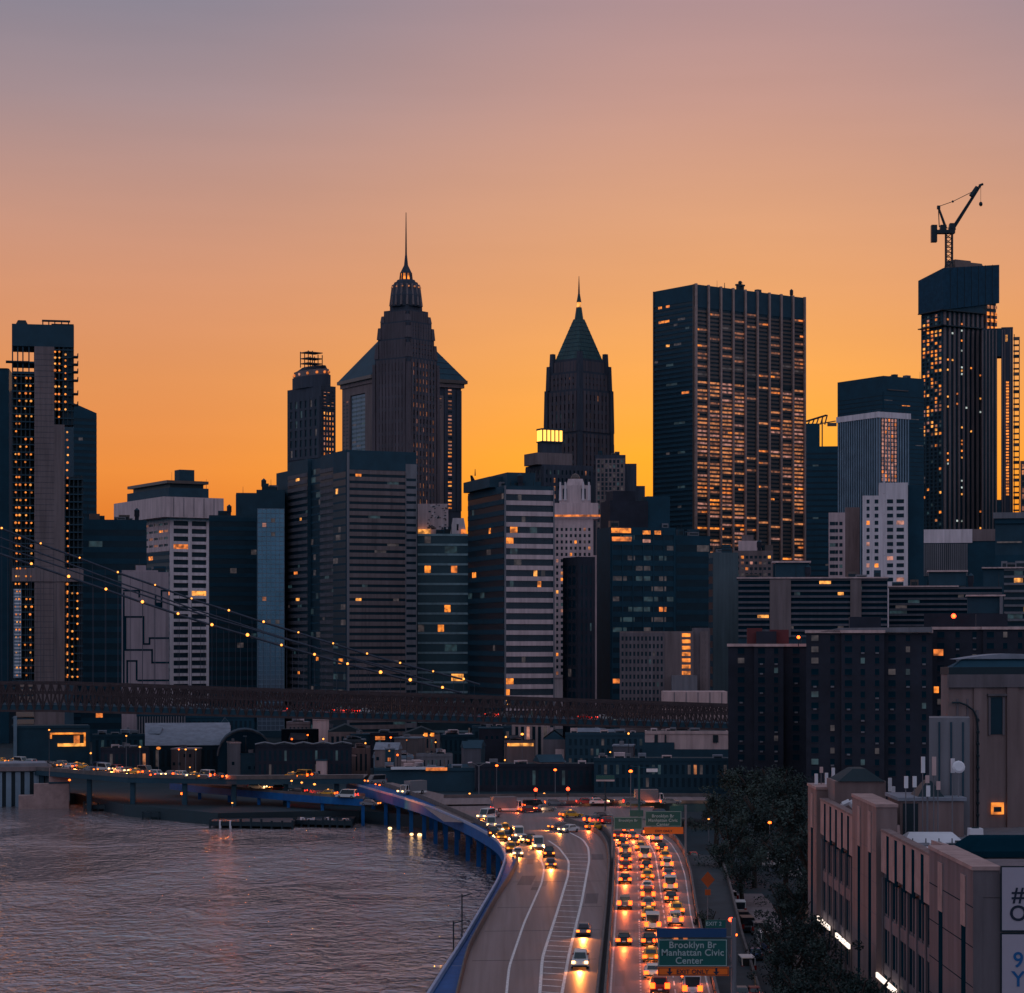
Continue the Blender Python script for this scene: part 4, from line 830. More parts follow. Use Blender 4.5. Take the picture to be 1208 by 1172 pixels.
# red lights of cars crossing the deck
# ------------------------------------------------------------------ low buildings by the waterfront
def low(name, label, x0, x1, yt, D, m, depth=14, roof='flat', rm=None, win=(0, 0), cat='building', base=None, lit=.008, h2=2.5, z0=3, wm=None, litcol=None):
    b = Bld(name, label, cat, D, x0, x0 + .8, x1, 4, depth, z0=z0); H = b.z(yt); rm = rm or ROOF
    if roof == 'flat':
        b.body(0, H, m, roof=rm); b.w.box(0, b.a, -.25, 0, H - .5, H + .4, m)
    elif roof == 'gable':
        b.body(0, H - h2, m); q = MB(); A, B_ = b.a + .5, b.b + .5
        q.poly([(-.5, -.5, H - h2), (A, -.5, H - h2), (A, B_, H - h2), (-.5, B_, H - h2), (-.5, B_ / 2, H), (A, B_ / 2, H)], [(3, 2, 1, 0), (0, 1, 5, 4), (2, 3, 4, 5), (1, 2, 5), (3, 0, 4)], rm); b.part('roof', q)
    elif roof == 'end':
        b.body(0, H - h2, m); q = MB(); A, B_ = b.a, b.b
        q.poly([(0, 0, H - h2), (A, 0, H - h2), (A, B_, H - h2), (0, B_, H - h2), (A / 2, 0, H), (A / 2, B_, H)], [(3, 2, 1, 0), (0, 1, 4), (1, 2, 5, 4), (2, 3, 5), (3, 0, 4, 5)], rm); b.part('roof', q)
    elif roof == 'vault':
        b.body(0, max(.5, H - h2), m); q = MB(); A = b.a; n = 12; r0 = [(A / 2 - math.cos(math.pi * i / n) * A / 2, max(.5, H - h2) + math.sin(math.pi * i / n) * min(h2, H - .5)) for i in range(n + 1)]
        q.poly([(x, 0, z) for x, z in r0] + [(x, b.b, z) for x, z in r0], [(i, i + 1, n + 2 + i, n + 1 + i) for i in range(n)] + [tuple(range(n, -1, -1))], rm)
        for (xa, za), (xb, zb_) in zip(r0[:-1], r0[1:]): q.rod((xa, -.2, za), (xb, -.2, zb_), .3, GREY, n=4)
        b.part('roof', q)
    if win[0]: b.grid('A', 0, .3, b.a - .3, .8, max(2, H - (h2 if roof != 'flat' else 0) - .5), win[0], win[1], .8, 1.0, m, lit=lit, faint=.14, dim=.015, rel=.12)
    return b
b = low('pier_terminal', 'low dark-roofed pier shed on grey pillars at the left water edge', -20, 57, 903, 622, GREY, 20, z0=0, rm=ROOFL)
b.w.box(-1, b.a + 1, -2, 22, b.z(910), b.z(905), MASON2); q = MB()
for k in range(7): s_ = 1 + k * b.a / 7; q.box(s_, s_ + 1.4, -1.2, 0, .3, b.z(911), BLUEG)
b.part('pillars', q) if 0 else [b.part('pillar', (lambda r: (r.box(1 + k * b.a / 7, 2.4 + k * b.a / 7, -1.2, 0, -1, b.z(911), BLUEG), r)[1])(MB())) for k in range(7)]
b.w.box(0, b.a, -.3, 0, .2, b.z(912), BLACK); b.done()
b = low('boat_house', 'stack of pale pink boxy cabins right of the dark-roofed pier shed', 57, 82, 908, 618, SANDL, 10, z0=0); b.w.box(-4, b.a - .2, -3, 0, -1, b.z(924), SANDL); b.w.box(-8, -4, -3, 3, -1, b.z(938), SANDL); b.w.box(-.1, b.a + .1, -3.2, -3, b.z(924), b.z(922), DGREY); b.done()
b = low('market_hall', 'dark low hall with a glowing amber frame sign on its front', 15, 106, 858, 760, DGREY, 20, win=(0, 0)); s_ = lambda px: b.hit(px, b.u)
q = MB(); f0, f1, g0, g1 = s_(59), s_(101), b.z(881), b.z(865)
q.box(f0, f1, -.5, -.2, g1 - .6, g1, LIT[0]); q.box(f1 - .6, f1, -.5, -.2, g0, g1 - .6, LIT[0]); q.box(f0, f0 + .6, -.5, -.2, g1 - 2, g1 - .6, LIT[0]); q.box(s_(68), f1, -.5, -.2, g0 - .1, g0 + .9, LIT[1]); q.box(s_(87), s_(94), -.45, -.2, g0 + 1, g1 - 1, LIT[2]); b.part('illuminated_frame', q)
q = MB(); q.box(0, s_(20), -1, 0, 0, b.z(845), BLUEG); b.part('stair_tower', q); b.done()
b = low('white_roof_hall', 'market hall with a broad white pitched roof near the arched pavilion', 178, 262, 857, 735, DGREY, 30, 'gable', h2=1) if 0 else low('white_roof_hall', 'market hall with a broad whitish pitched roof, left of the arched roof', 172, 272, 856, 735, DGREY, 44, 'gable', ROOFL, win=(14, 1), h2=6.5, lit=.02); b.done()
b = low('arched_hall', 'dark teal arched-roof pavilion with a pale rim, right of the whitish pitched roof', 256, 322, 862, 720, TEAL, 24, 'vault', TEAL, h2=8); b.done()
b = low('chimney_house', 'small pink gabled house behind the whitish pitched roof', 258, 272, 847, 780, PINKW, 8, 'end', DGREY); b.done()
b = low('brick_warehouse', 'brown brick warehouse row right of the arched pavilion', 331, 376, 862, 725, BROWN, 14, win=(8, 3), lit=.04); b.done()
b = low('brick_warehouse', 'long dark brick warehouse with a wavy pale roof edge in front of the row', 300, 415, 880, 690, BROWN, 12, 'flat', win=(18, 2), lit=.02); q = MB()
for k in range(5): q.rod((b.a * k / 5, -.4, b.z(880) + .4), (b.a * (k + .5) / 5, -.4, b.z(876)), .3, GREY, n=4); q.rod((b.a * (k + .5) / 5, -.4, b.z(876)), (b.a * (k + 1) / 5, -.4, b.z(880) + .4), .3, GREY, n=4)
b.part('roof_edge', q); b.done()
LOW = [
 ('townhouse', 'pale mauve townhouse with a stepped roof under the bridge deck', 337, 366, 853, 800, MASON2, 'flat', ROOFL, (5, 2)),
 ('townhouse', 'pink chimney block beside the stepped mauve townhouse', 368, 388, 848, 790, PINKW, 'flat', ROOF, (0, 0)),
 ('townhouse', 'mauve gabled building right of the pink chimney block', 386, 428, 855, 770, SANDS, 'end', ROOF, (6, 2)),
 ('shop_building', 'low pale-roofed shop right of the dark brick warehouse', 404, 432, 874, 735, GREY, 'flat', ROOFL, (4, 1)),
 ('shop_building', 'small white-fronted shed with a flat roof below the mauve gable', 414, 437, 884, 712, SANDS, 'flat', ROOFL, (3, 1)),
 ('warehouse', 'dark warehouse with one orange lit bay under the bridge', 436, 470, 866, 760, BROWN, 'flat', ROOF, (5, 2)),
 ('townhouse', 'rose-coloured stepped house with two amber windows', 474, 519, 858, 775, SANDS, 'end', ROOF, (8, 2)),
 ('flat_roof_shed', 'long blue-grey flat-roofed shed, left of two in a line', 440, 488, 893, 690, BLUEG, 'flat', ROOFL, (9, 1)),
 ('flat_roof_shed', 'long blue-grey flat-roofed shed, right of two in a line', 490, 534, 891, 694, GREY, 'flat', ROOFL, (8, 1)),
 ('flat_roof_shed', 'small dark shed with rooftop boxes behind the blue-grey sheds', 520, 560, 868, 745, DGREY, 'flat', ROOFL, (6, 2)),
 ('low_office', 'dark low office behind the white boxy building', 556, 604, 858, 800, DGREY, 'flat', ROOF, (7, 3)),
 ('white_box_building', 'bright white-pink boxy building right under the bridge deck', 603, 649, 852, 745, PINKW, 'flat', ROOF, (6, 1)),
 ('loading_hall', 'grey hall with a long pale base strip and amber-lit door', 594, 631, 875, 705, MASON2, 'flat', ROOF, (0, 0)),
 ('gabled_house', 'grey steep-gabled house beside the bright white-pink box', 640, 667, 863, 700, SANDG, 'end', DGREY, (0, 0)),
 ('office_block', 'dark square office block under the bridge, right of the gabled house', 666, 762, 866, 690, DGREY, 'flat', ROOF, (14, 4)),
 ('long_warehouse', 'long black warehouse behind the cross road traffic', 560, 706, 903, 640, BROWN, 'flat', ROOF, (20, 1)),
 ('long_warehouse', 'long black low building with a pale ledge, right of centre before the pink wall', 700, 862, 896, 632, DGREY, 'flat', ROOF, (22, 2)),
 ('stepped_pink_building', 'stepped pale pink wall building next to the brick housing tower', 760, 860, 864, 660, PINKW, 'flat', ROOF, (0, 0)),
 ('waterfront_shed', 'dark shed behind the elevated road, left of the market hall', 108, 172, 868, 745, DGREY, 'flat', ROOF, (9, 1)),
 ('glass_hall', 'long dark hall with a row of thin pale columns under the bridge', 160, 218, 843, 830, TEAL, 'flat', ROOF, (0, 0)),
 ('glass_hall', 'dark hall behind the arched pavilion with a row of pale mullions', 218, 300, 846, 850, TEAL, 'flat', ROOF, (14, 2)),
 ('waterfront_shed', 'low brick-red shed at the foot of the elevated road near the amber sign', 118, 176, 884, 700, BROWN, 'flat', ROOF, (8, 1)),
 ('bus_depot', 'low long depot with a pale roof edge below the old bridge', 440, 560, 908, 640, DGREY, 'flat', ROOF, (0, 0)),
]
for nm, lb, x0, x1, yt, D, m, rf, rm, wn_ in LOW:
    b = low(nm, lb, x0, x1, yt, D, m, 14, rf, rm, wn_); H = b.z(yt)
    if nm == 'stepped_pink_building':
        for p0, p1 in ((772, 776), (784, 786), (841, 847)): q = MB(); q.box(b.hit(p0, b.u), b.hit(p1, b.u), -.4, -.26, b.z(876), b.z(867), BLACK); b.part('opening', q)
        b.w.box(0, b.a * .35, -.3, 0, 0, b.z(876), DGREY); b.w.box(b.a * .35, b.a, -.3, 0, 0, b.z(884), DGREY)
    if nm == 'loading_hall': b.w.box(0, b.a, -.6, 0, b.z(908), b.z(902), WHITE); b.win('A', 0, 5, b.z(878), 8, 1.3, LIT[1], .1)
    if nm == 'glass_hall' and wn_[0] == 0: b.fins('A', 0, 0, b.a, 2, H - .8, 18, .35, GREY)
    if nm == 'bus_depot': b.w.box(b.a * .17, b.a * .7, -1, 0, H, H + .7, WHITE); b.win('A', 0, b.a * .62, H + .1, 6, .9, LIT[2], 1.02)
    if nm == 'gabled_house': b.w.box(b.a * .55, b.a * .95, -.2, 0, 0, b.z(884), PINKW)
    if nm == 'townhouse' and 'amber' in lb: b.win('A', 0, b.a * .62, b.z(867), 1.2, 1.2, LIT[0], .3); b.win('A', 0, b.a * .8, b.z(867), 1.2, 1.2, LIT[0], .3)
    if nm == 'warehouse': b.win('A', 0, b.a * .35, b.z(871), 3.2, 1.2, LIT[2], .3)
    if rf == 'flat':
        for k in range(R.randint(3, 7)):
            q = MB(); x_ = R.uniform(1, b.a - 4); w_ = R.uniform(1.5, 3.2); q.box(x_, x_ + w_, 3, 3 + w_, H, H + R.uniform(.8, 1.8), R.choice([GREY, ROOFL, PINKW, CREAM])); q.box(x_ + .3, x_ + w_ - .3, 2.95, 3, H + .2, H + .7, BLACK); b.part('rooftop_unit', q)
    b.done()

rs = random.Random(99)
for k in range(52):
    D = rs.uniform(640, 900); px = rs.uniform(105, 840) if D > 690 else rs.uniform(440, 840); w = rs.uniform(9, 30); m = rs.choice([GREY, MASON2, BROWN, DGREY, SLATEB, MAUVE, PINKW, SANDS]); hh = rs.uniform(5, 12)
    r = thing('small_shed', 'one of many small dim sheds and houses crowded under the old bridge', 'shed', (X(px, D), D, 3), rs.uniform(-.3, .3), 'small sheds and houses crowded under the old bridge'); ww = w * D / F
    q = MB(); q.box(0, ww, 0, 7, 0, hh, m)
    q.obj('wall', r); q = MB()
    if k % 3 == 0: q.poly([(-.3, -.3, hh), (ww + .3, -.3, hh), (ww + .3, 7.3, hh), (-.3, 7.3, hh), (-.3, 3.5, hh + 2), (ww + .3, 3.5, hh + 2)], [(3, 2, 1, 0), (0, 1, 5, 4), (2, 3, 4, 5), (1, 2, 5), (3, 0, 4)], rs.choice([ROOFL, DGREY, GREY]))
    else: q.box(-.2, ww + .2, -.2, 7.2, hh, hh + .4, rs.choice([ROOFL, DGREY, PINKW])); q.box(ww * .3, ww * .5, 2, 4, hh + .4, hh + 1.4, GREY)
    q.obj('roof', r)
    for j in range(int(ww / 1.8)):
        if rs.random() < .75: q = MB(); x_ = .9 + j * 1.8; z_ = hh * rs.choice([.4, .75]); q.box(x_ - .4, x_ + .4, -.05, 0, z_ - .5, z_ + .5, LIT[rs.choice([0, 2])] if rs.random() < .09 else DARKM); q.obj('window', r)

# ------------------------------------------------------------------ near right: concrete pier building, tall concrete tower
pb = thing('pier_facade_building', 'long concrete building with tall piers, slotted parapet panels and slit windows along the street', 'building', (42.4, 206, 3)); GZ = 3
w_ = MB(); L_ = 115; TOP = 20.5
w_.box(0, 60, 0, L_, 0, TOP - 1.6, SANDG)
w_.box(.02, 59.98, .02, L_ - .02, TOP - 1.6, TOP - 1.55, GREY)
def yy_(px): return 42.4 * F / (px - CX) - 206        # facade plane x = 42.4
wins = []
def bay(y0, y1, n):
    pw = .9; st = (y1 - y0 - pw) / n
    for i in range(n + 1): w_.box(-.3, 0, y0 + i * st, y0 + i * st + pw, 0, TOP - 5.3, SANDG)
    for i in range(n):
        a0 = y0 + i * st + pw; a1 = y0 + (i + 1) * st
        q = MB(); q.box(-.5, .35, a0 - .9 + .002, a1, TOP - 5.0 + .4 * (i % 2), TOP, SANDL); q.box(-.6, .45, a0 - .9 + .01, a1 - .01, TOP, TOP + .25, SANDS); q.obj('parapet_panel', pb); q = MB(); q.box(-.52, -.4, a0 - .9, a0 + .7, TOP - 5.3, TOP - .25, DARKM); q.obj('slot', pb)  # slot: dark strip on a continuous parapet, shade of the panel gap as colour
        for zlo, zhi in ((1.2, 4.2), (5.6, 9.4), (11.2, 15.2)):
            for h in range(2):
                c0 = a0 + .12 + h * (a1 - a0) / 2; c1 = c0 + (a1 - a0) / 2 - .24; q = MB(); q.poly([(-.05, c1, zlo), (-.05, c0, zlo), (-.05, c0, zhi), (-.05, c1, zhi)], [(0, 1, 2, 3)], DARKM); wins.append(q.obj('window', pb))
        w_.box(-.16, 0, a0, a1, 4.3, 5.5, SANDG); w_.box(-.16, 0, a0, a1, 9.5, 10.9, SANDG)
        w_.box(-.14, 0, (a0 + a1) / 2 - .15, (a0 + a1) / 2 + .15, 1, 15.2, SANDG)
y_a, y_b, y_c, y_d, y_e = yy_(971), yy_(1014), yy_(1043), yy_(1107), 0
bay(y_b, y_a, 6); bay(y_d, y_c, 6)
def pylon(y0, y1, h, slots):
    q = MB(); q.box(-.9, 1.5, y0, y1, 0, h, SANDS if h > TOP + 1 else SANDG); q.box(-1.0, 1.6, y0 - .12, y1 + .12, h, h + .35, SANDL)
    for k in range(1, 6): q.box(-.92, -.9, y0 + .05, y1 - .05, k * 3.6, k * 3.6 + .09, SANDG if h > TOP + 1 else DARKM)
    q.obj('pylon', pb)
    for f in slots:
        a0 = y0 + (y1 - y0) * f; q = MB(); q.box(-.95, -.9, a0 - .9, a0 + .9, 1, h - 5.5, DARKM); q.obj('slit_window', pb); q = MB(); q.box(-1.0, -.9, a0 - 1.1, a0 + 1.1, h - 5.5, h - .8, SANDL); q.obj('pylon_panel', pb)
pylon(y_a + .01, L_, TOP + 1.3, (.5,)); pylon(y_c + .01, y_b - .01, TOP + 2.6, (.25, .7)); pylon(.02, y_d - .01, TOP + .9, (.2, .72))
w_.box(1.5, 58, -.02, 14, TOP - 1.5, TOP + .6, SANDG)
w_.obj('wall', pb)
# lit tube windows
for p0, p1 in (((972, 1083), (986, 1100)), ((994, 1103), (1010, 1123)), ((1043, 1150), (1066, 1173))):
    ya, yb = yy_(p0[0]), yy_(p1[0]); z_ = CAMZ - (p0[1] - HZ) * (ya + 206) / F - 3
    q = MB(); q.box(-.95, -.72, yb, ya, z_ - .28, z_ + .28, TUBE); q.obj('lit_canopy_tube', pb)
# rooftop items (things of their own)
D_ = 300
def rb(name, label, cat, x0, x1, y0, y1, D, dep, m, capm=None, zb=TOP + 1.46, extra=None):
    r = thing(name, label, cat, (X(x0, D), D, zb)); w = X(x1, D) - X(x0, D); h = Z(y0, D) - zb; q = MB(); q.box(0, w, 0, dep, 0, h, m); q.obj('body', r)
    if capm: q = MB(); q.box(-.3, w + .3, -.3, dep + .3, h, h + .4, capm); q.obj('roof', r)
    return r, w, h
r, w, h = rb('roof_bulkhead', 'pinkish plain rooftop block with a dark hipped cover at the far roof end', 'roof structure', 985, 1045, 922, 950, 305, 8, SANDS)
q = MB(); q.box(.4, w - .2, -.3, 8, h, h + 1.6, ROOF, (w * .33, 2)); q.obj('hip_cover', r)
r, w, h = rb('roof_penthouse', 'wide rooftop plant room with pale flat roof and dark opening', 'roof structure', 1062, 1137, 945, 970, 270, 9, SANDS, ROOFL)
q = MB(); q.box(.3, w * .28, -.1, 0, .2, h - .3, BLACK); q.obj('opening', r)
q = MB(); q.box(w * .3, w * .72, 1, 6, h + .4, h + 2.2, BLACK, (w * .17, 1.6)); q.obj('dark_cowl', r)
q = MB(); q.prism(ngon(0, 0, 1.4, 1.4, 12), 0, 1.2, ROOFL); o = q.obj('roof_drum', loc=(X(1128, 235), 235, TOP + 1.42)); tag(o, 'round pale drum on the flat roof near the star-shaped skylight', 'roof unit')
r = thing('skylight', 'pale pointed glass and panel skylight near the roof edge', 'skylight', (X(1066, 262), 262, TOP + 1.46)); q = MB(); q.hexa([(0, 0, 0), (7, 0, 0), (7, 5, 0), (0, 5, 0)], [(1, 2, 1.0), (6, 2, 1.0), (6, 3, 1.0), (1, 3, 1.0)], WHITE); q.obj('panel', r)
for k in range(4): q = MB(); q.box(1 + k * 1.5, 1.1 + k * 1.5, -.05, .1, .02, .5, BLACK); q.obj('mullion', r)
r = thing('skylight', 'long low pale skylight strip beyond the pointed one', 'skylight', (X(1090, 246), 246, TOP + 1.46)); q = MB(); q.box(0, 6, 0, 3, 0, .8, WHITE, (0, .8)); q.obj('panel', r)
r = thing('roof_canopy', 'large dark hipped canopy on the near roof corner above the signs', 'roof structure', (X(1160, 226), 226, TOP + 3.3)); q = MB(); q.box(-1.5, 21, -1, 7, .6, 1.6, DARKM, (1.3, 1)); q.box(-2, 21, -1.5, 7.5, 0, .6, DARKM); q.obj('hood', r)
q = MB(); q.box(.3, 19, -.5, 7, -1.8, -.01, SANDS); q.obj('wall', r)
r = thing('roof_parapet_block', 'pinkish angular upstand between skylight and dark canopy', 'roof structure', (X(1107, 230), 230, TOP + 1.42)); q = MB(); q.hexa([(0, 0, 0), (4, 0, 0), (4, 4, 0), (0, 4, 0)], [(0, 0, 2.8), (1.6, 0, 2.4), (1.6, 4, 2.4), (0, 4, 2.8)], SANDL); q.obj('wall', r)
# white cell antenna panels
ants = [(963, 913, 927, 318, 'on the farthest pylon, leftmost'), (969, 905, 912, 318, 'on the farthest pylon, small pinkish top'), (975, 912, 927, 318, 'on the farthest pylon, second post'), (983, 906, 927, 318, 'on the farthest pylon, tallest post'),
        (1050, 918, 934, 296, 'just right of the hipped cover'), (1069, 916, 930, 290, 'between hipped cover and plant room'), (1079, 916, 929, 290, 'above the plant room, second'), (1089, 893, 912, 286, 'tall one on the grey stair block edge'), (1094, 915, 924, 286, 'small pink one above the plant room'),
        (1102, 893, 915, 284, 'tall pinkish one in front of the stair block'), (1107, 922, 932, 280, 'short orange-pink one over the plant room'), (1124, 895, 912, 280, 'beside the round dish'), (1095, 927, 940, 288, 'low one behind the dark cowl'), (1054, 928, 940, 292, 'low one at the bulkhead corner')]
for x, y0, y1, D, where in ants:
    D = D if D > 300 or 1060 > x else 266
    p_ = P(x, y1, D); r = thing('antenna_panel', 'white antenna panel ' + where, 'antenna', (p_.x, D, TOP + 1.4), 0, 'white antenna panels on the roof')
    hh = Z(y0, D) - (TOP + 4.4 - 3); top = Z(y0, D) - (TOP + 1.4); bot = max(.4, Z(y1, D) - (TOP + 1.4)); q = MB(); q.rod((0, .3, 0), (0, .3, top), .07, GREY); q.obj('pole', r); q = MB(); q.box(-.22, .22, -.1, .15, bot, top, PINKW if 'pink' in where else WHITE); q.obj('panel', r)
r = thing('satellite_dish', 'small white round dish on the grey stair block beside an antenna panel', 'dish', P(1131, 905, 265)); q = MB(); q.prism([(math.cos(a / 12 * 6.283) * .75, math.sin(a / 12 * 6.283) * .75) for a in range(12)], 0, .2, WHITE, .7); o = q.obj('dish', r); o.rotation_euler = (rad(75), 0, 0); q = MB(); q.rod((0, .2, -3.5), (0, .2, 0), .08, GREY); q.obj('pole', r)
r = thing('roof_vent', 'pale curved pipe vent near the far end of the roof', 'vent', (X(994, 300), 300, TOP + 1.42)); q = MB(); q.rod((0, 0, 0), (0, 0, 1.8), .35, WHITE); q.rod((0, 0, 1.7), (.9, 0, 2.1), .4, WHITE); q.obj('pipe', r); q = MB(); q.rod((.9, 0, 2.1), (1.5, 0, 1.4), .42, WHITE); q.obj('elbow', r)
for k, (px, py, w, d, h, m, lb) in enumerate(((1060, 292, 1.6, 1.4, 1.1, WHITE, 'white square air unit near the hipped cover'), (1075, 285, 2.4, 1.2, .9, GREY, 'grey long air unit behind the plant room'), (1050, 268, 1.2, 1.2, 1.5, PINKW, 'small pink cube vent beside the middle pylon'), (1098, 252, 1.8, 1.2, .8, WHITE, 'low white air unit left of the dark canopy'),
    (1118, 240, 1.4, 1.0, 1.0, GREY, 'grey air unit beside the round pale drum'), (1010, 310, 1.3, 1.0, 1.2, WHITE, 'white air unit near the curved pipe vent'), (1144, 262, 1.6, 1.6, 1.6, WHITE, 'pale cube by the foot of the pinkish tower'), (1128, 256, 2.2, 1.0, .7, BLACK, 'flat black duct in front of the pinkish tower'))):
    r = thing('roof_air_unit', lb, 'air unit', (X(px, py), py, TOP + 1.46)); q = MB(); q.box(0, w, 0, d, .15, h, m, (.05, .05)); q.obj('casing', r); q = MB(); q.prism(ngon(w / 2, d / 2, .42, .42, 10), h, h + .12, BLACK); q.obj('fan_grille', r); q = MB(); q.box(.1, w - .1, .1, d - .1, 0, .15, BLACK); q.obj('frame', r)
for k, (x0, y0, x1, y1) in enumerate(((1052, 296, 1120, 276), (1062, 250, 1150, 258), (1000, 305, 1050, 290))):
    q = MB(); a_ = Vector((X(x0, y0), y0, TOP + 1.9)); b_ = Vector((X(x1, y1), y1, TOP + 1.9)); q.rod(a_, b_, .12, GREY); tag(q.obj('roof_pipe'), ('grey pipe running behind the plant room', 'grey pipe crossing the roof before the plant room', 'grey pipe beside the hipped cover')[k], 'pipe')
# posters with writing
def text(s, size, m, loc, parent, name='lettering', rot=(rad(90), 0, 0), ext=.02, align='CENTER', sx=1):
    cu = bpy.data.curves.new(name, 'FONT'); cu.body = s; cu.size = size; cu.extrude = ext; cu.align_x = align; cu.space_character = 1.05; cu.offset = size * .012
    t_ = bpy.data.objects.new(name, cu); COL.objects.link(t_); dg = bpy.context.evaluated_depsgraph_get(); me = bpy.data.meshes.new_from_object(t_.evaluated_get(dg)); bpy.data.objects.remove(t_)
    me.materials.clear(); me.materials.append(m); o = bpy.data.objects.new(name, me); COL.objects.link(o); o.parent = parent; o.location = loc; o.rotation_euler = rot; o.scale = (sx, 1, 1); return o
INK = mat('black_ink', (.012, .02, .04)); INKB = mat('blue_ink', (.01, .10, .28))
mw = F / 206
for y0, y1, lines, ink, lb in ((1023, 1097, ('#', 'O'), INK, 'upper white poster with a black hash sign and letter O'), (1102, 1180, ('9', 'Y'), INKB, 'lower white poster with blue 9 and Y')):
    r = thing('wall_poster', lb, 'poster', (X(1181, 206), 205.6, Z(y1, 206))); hh = (y1 - y0) / mw
    q = MB(); q.box(0, 7, 0, .12, 0, hh, mat('poster_board', (.34, .30, .36), rough=.7, var=.08)); q.obj('board', r)
    q = MB(); q.box(-.12, 7.1, .02, .2, -.12, 0, BLACK); q.box(-.12, 7.1, .02, .2, hh, hh + .12, BLACK); q.box(-.12, 0, .02, .2, 0, hh, BLACK); q.obj('frame', r)
    for k, s_ in enumerate(lines): text(s_, 1.95, ink, (1.45, -.03, hh - 3.05 - k * 1.72 + (.0 if y0 < 1100 else .12)), r, 'lettering')
# tall concrete tower
b = Bld('concrete_tower', 'pinkish windowless concrete tower with dark rounded cap and one tall slot window', 'building', 282, 1110, 1119, 1275, 14, z0=21.9)
H = b.z(796); s_ = lambda px: b.hit(px, b.u)
b.body(0, H, SANDS); b.w.box(s_(1148), s_(1163), -.25, 0, 0, H - 1.6, SANDS); b.w.box(s_(1187), s_(1200), -.3, 0, 0, H - 1.6, SANDS); b.w.box(-.2, b.a, -.45, 0, H - 1.6, H, SANDG)
b.w.box(s_(1150), s_(1153), -.4, -.25, 0, b.z(838), SANDG)
q = MB(); q.box(-.1, b.a, -.3, b.b, H, H + .9, BLACK); q.box(s_(1126), b.a, .6, b.b, H + .9, H + 1.9, TEAL, (1.6, 1)); b.part('cap', q)
q = MB(); n = 16; A0, A1 = s_(1140), s_(1262); q.poly([(A0 + (A1 - A0) * i / n, 1.9, H + 1.85 + .7 * math.sin(math.pi * min(i / n, 1))) for i in range(n + 1)] + [(A0 + (A1 - A0) * i / n, 5, H + 1.85 + .7 * math.sin(math.pi * i / n)) for i in range(n + 1)], [(i, i + 1, n + 2 + i, n + 1 + i) for i in range(n)] + [tuple(range(n, -1, -1)), tuple(range(n + 1, 2 * n + 2))], ROOFL); b.part('dome', q)
q = MB(); q.box(s_(1168), s_(1182), -.12, -.02, b.z(867), b.z(823), GLASS); b.part('slot_window', q)
q = MB(); q.box(s_(1164), s_(1186), -.45, -.02, b.z(821.5), b.z(819), SANDG); q.box(s_(1165.5), s_(1168), -.2, -.02, b.z(868), b.z(823), SANDG); q.box(s_(1182), s_(1184.5), -.2, -.02, b.z(868), b.z(823), SANDG); b.part('window_surround', q)
q = MB(); pp = [(1121, 829), (1130, 829), (1138, 832), (1146, 838), (1150, 846), (1151.5, 860), (1151.5, 985)]
for (x0, y0), (x1, y1) in zip(pp[:-1], pp[1:]): q.rod((s_(x0), -.5, b.z(y0)), (s_(x1), -.5, b.z(y1)), .13, BLACK)
for k in range(9): q.ball((s_(1151.5), -.55, b.z(850 + 14 * k)), .25, BLACK, 5)
b.part('conduit', q)
q = MB(); q.box(s_(1169), s_(1183), -.3, -.02, b.z(962), b.z(948), LIT[0]); q.box(s_(1171), s_(1180), -.36, -.3, b.z(959), b.z(953), BLACK); b.part('lit_window', q)
for px, w2 in ((1128, .3), (1140, .25), (1195, .3)): b.w.box(s_(px), s_(px) + w2, -.1, 0, 0, H - 3, SANDG)
b.done()
b = Bld('grey_stair_block', 'tall grey blank block against the left side of the pinkish concrete tower', 'building', 274, 1094, 1096, 1144, 8, 6, z0=21.9)
H = b.z(847); b.body(0, H, GREY); 
for px in (1107, 1121, 1135): b.w.box(b.hit(px, b.u), b.hit(px, b.u) + .2, -.15, 0, 0, H - .5, DGREY)
b.done()
# ------------------------------------------------------------------ roads
ZR = 8.0
def edge(pts):                      # photo trace of a road edge -> ground points, sorted from near to far
    L = [G(x, y, ZR) for x, y in pts]; return sorted([(p.y, p.x) for p in L])
def at(L, y):
    if y <= L[0][0]:
        (a, xa), (b, xb) = L[0], L[1]; 
        return xa + (xb - xa) / (b - a) * (y - a)
    for (a, xa), (b, xb) in zip(L[:-1], L[1:]):
        if y <= b: return xa + (xb - xa) * (y - a) / (b - a)
    (a, xa), (b, xb) = L[-2], L[-1]; return xb + (xb - xa) / (b - a) * (y - b)
def sm(L, k=2):                     # resample and smooth
    ys = [L[0][0] + (L[-1][0] - L[0][0]) * i / 60 for i in range(61)]; v = [at(L, y) for y in ys]
    for _ in range(k): v = [v[0]] + [(v[i - 1] + 2 * v[i] + v[i + 1]) / 4 for i in range(1, 60)] + [v[-1]]
    return list(zip(ys, v))
OUT = sm(edge([(505, 1172), (524, 1142), (543, 1113), (586, 1040), (596, 1012), (588, 994), (575, 985), (552, 972.5), (500, 950), (460, 938), (424, 928)]))
RAIL = sm(edge([(542, 1172), (553, 1124), (586, 1063), (607, 1030), (613, 1014), (606, 997), (590, 984), (552, 966), (500, 943), (462, 930), (432, 921)]))
W1 = sm(edge([(596, 1172), (599, 1141), (617, 1089), (638, 1042), (641, 1025), (634, 1005), (615, 985)]))
W2 = sm(edge([(635, 1172), (638, 1130), (655, 1078.5), (669, 1033), (670, 1016), (658, 1000), (640, 988)]))
W3 = sm(edge([(661, 1172), (670, 1124), (685, 1063.5), (694, 1015), (693, 1000), (686, 990), (670, 982)]))
BL = sm(edge([(702, 1172), (712, 1081), (717, 1020), (715, 1000), (706, 985), (690, 976), (660, 968), (620, 960), (560, 946), (500, 932)]))
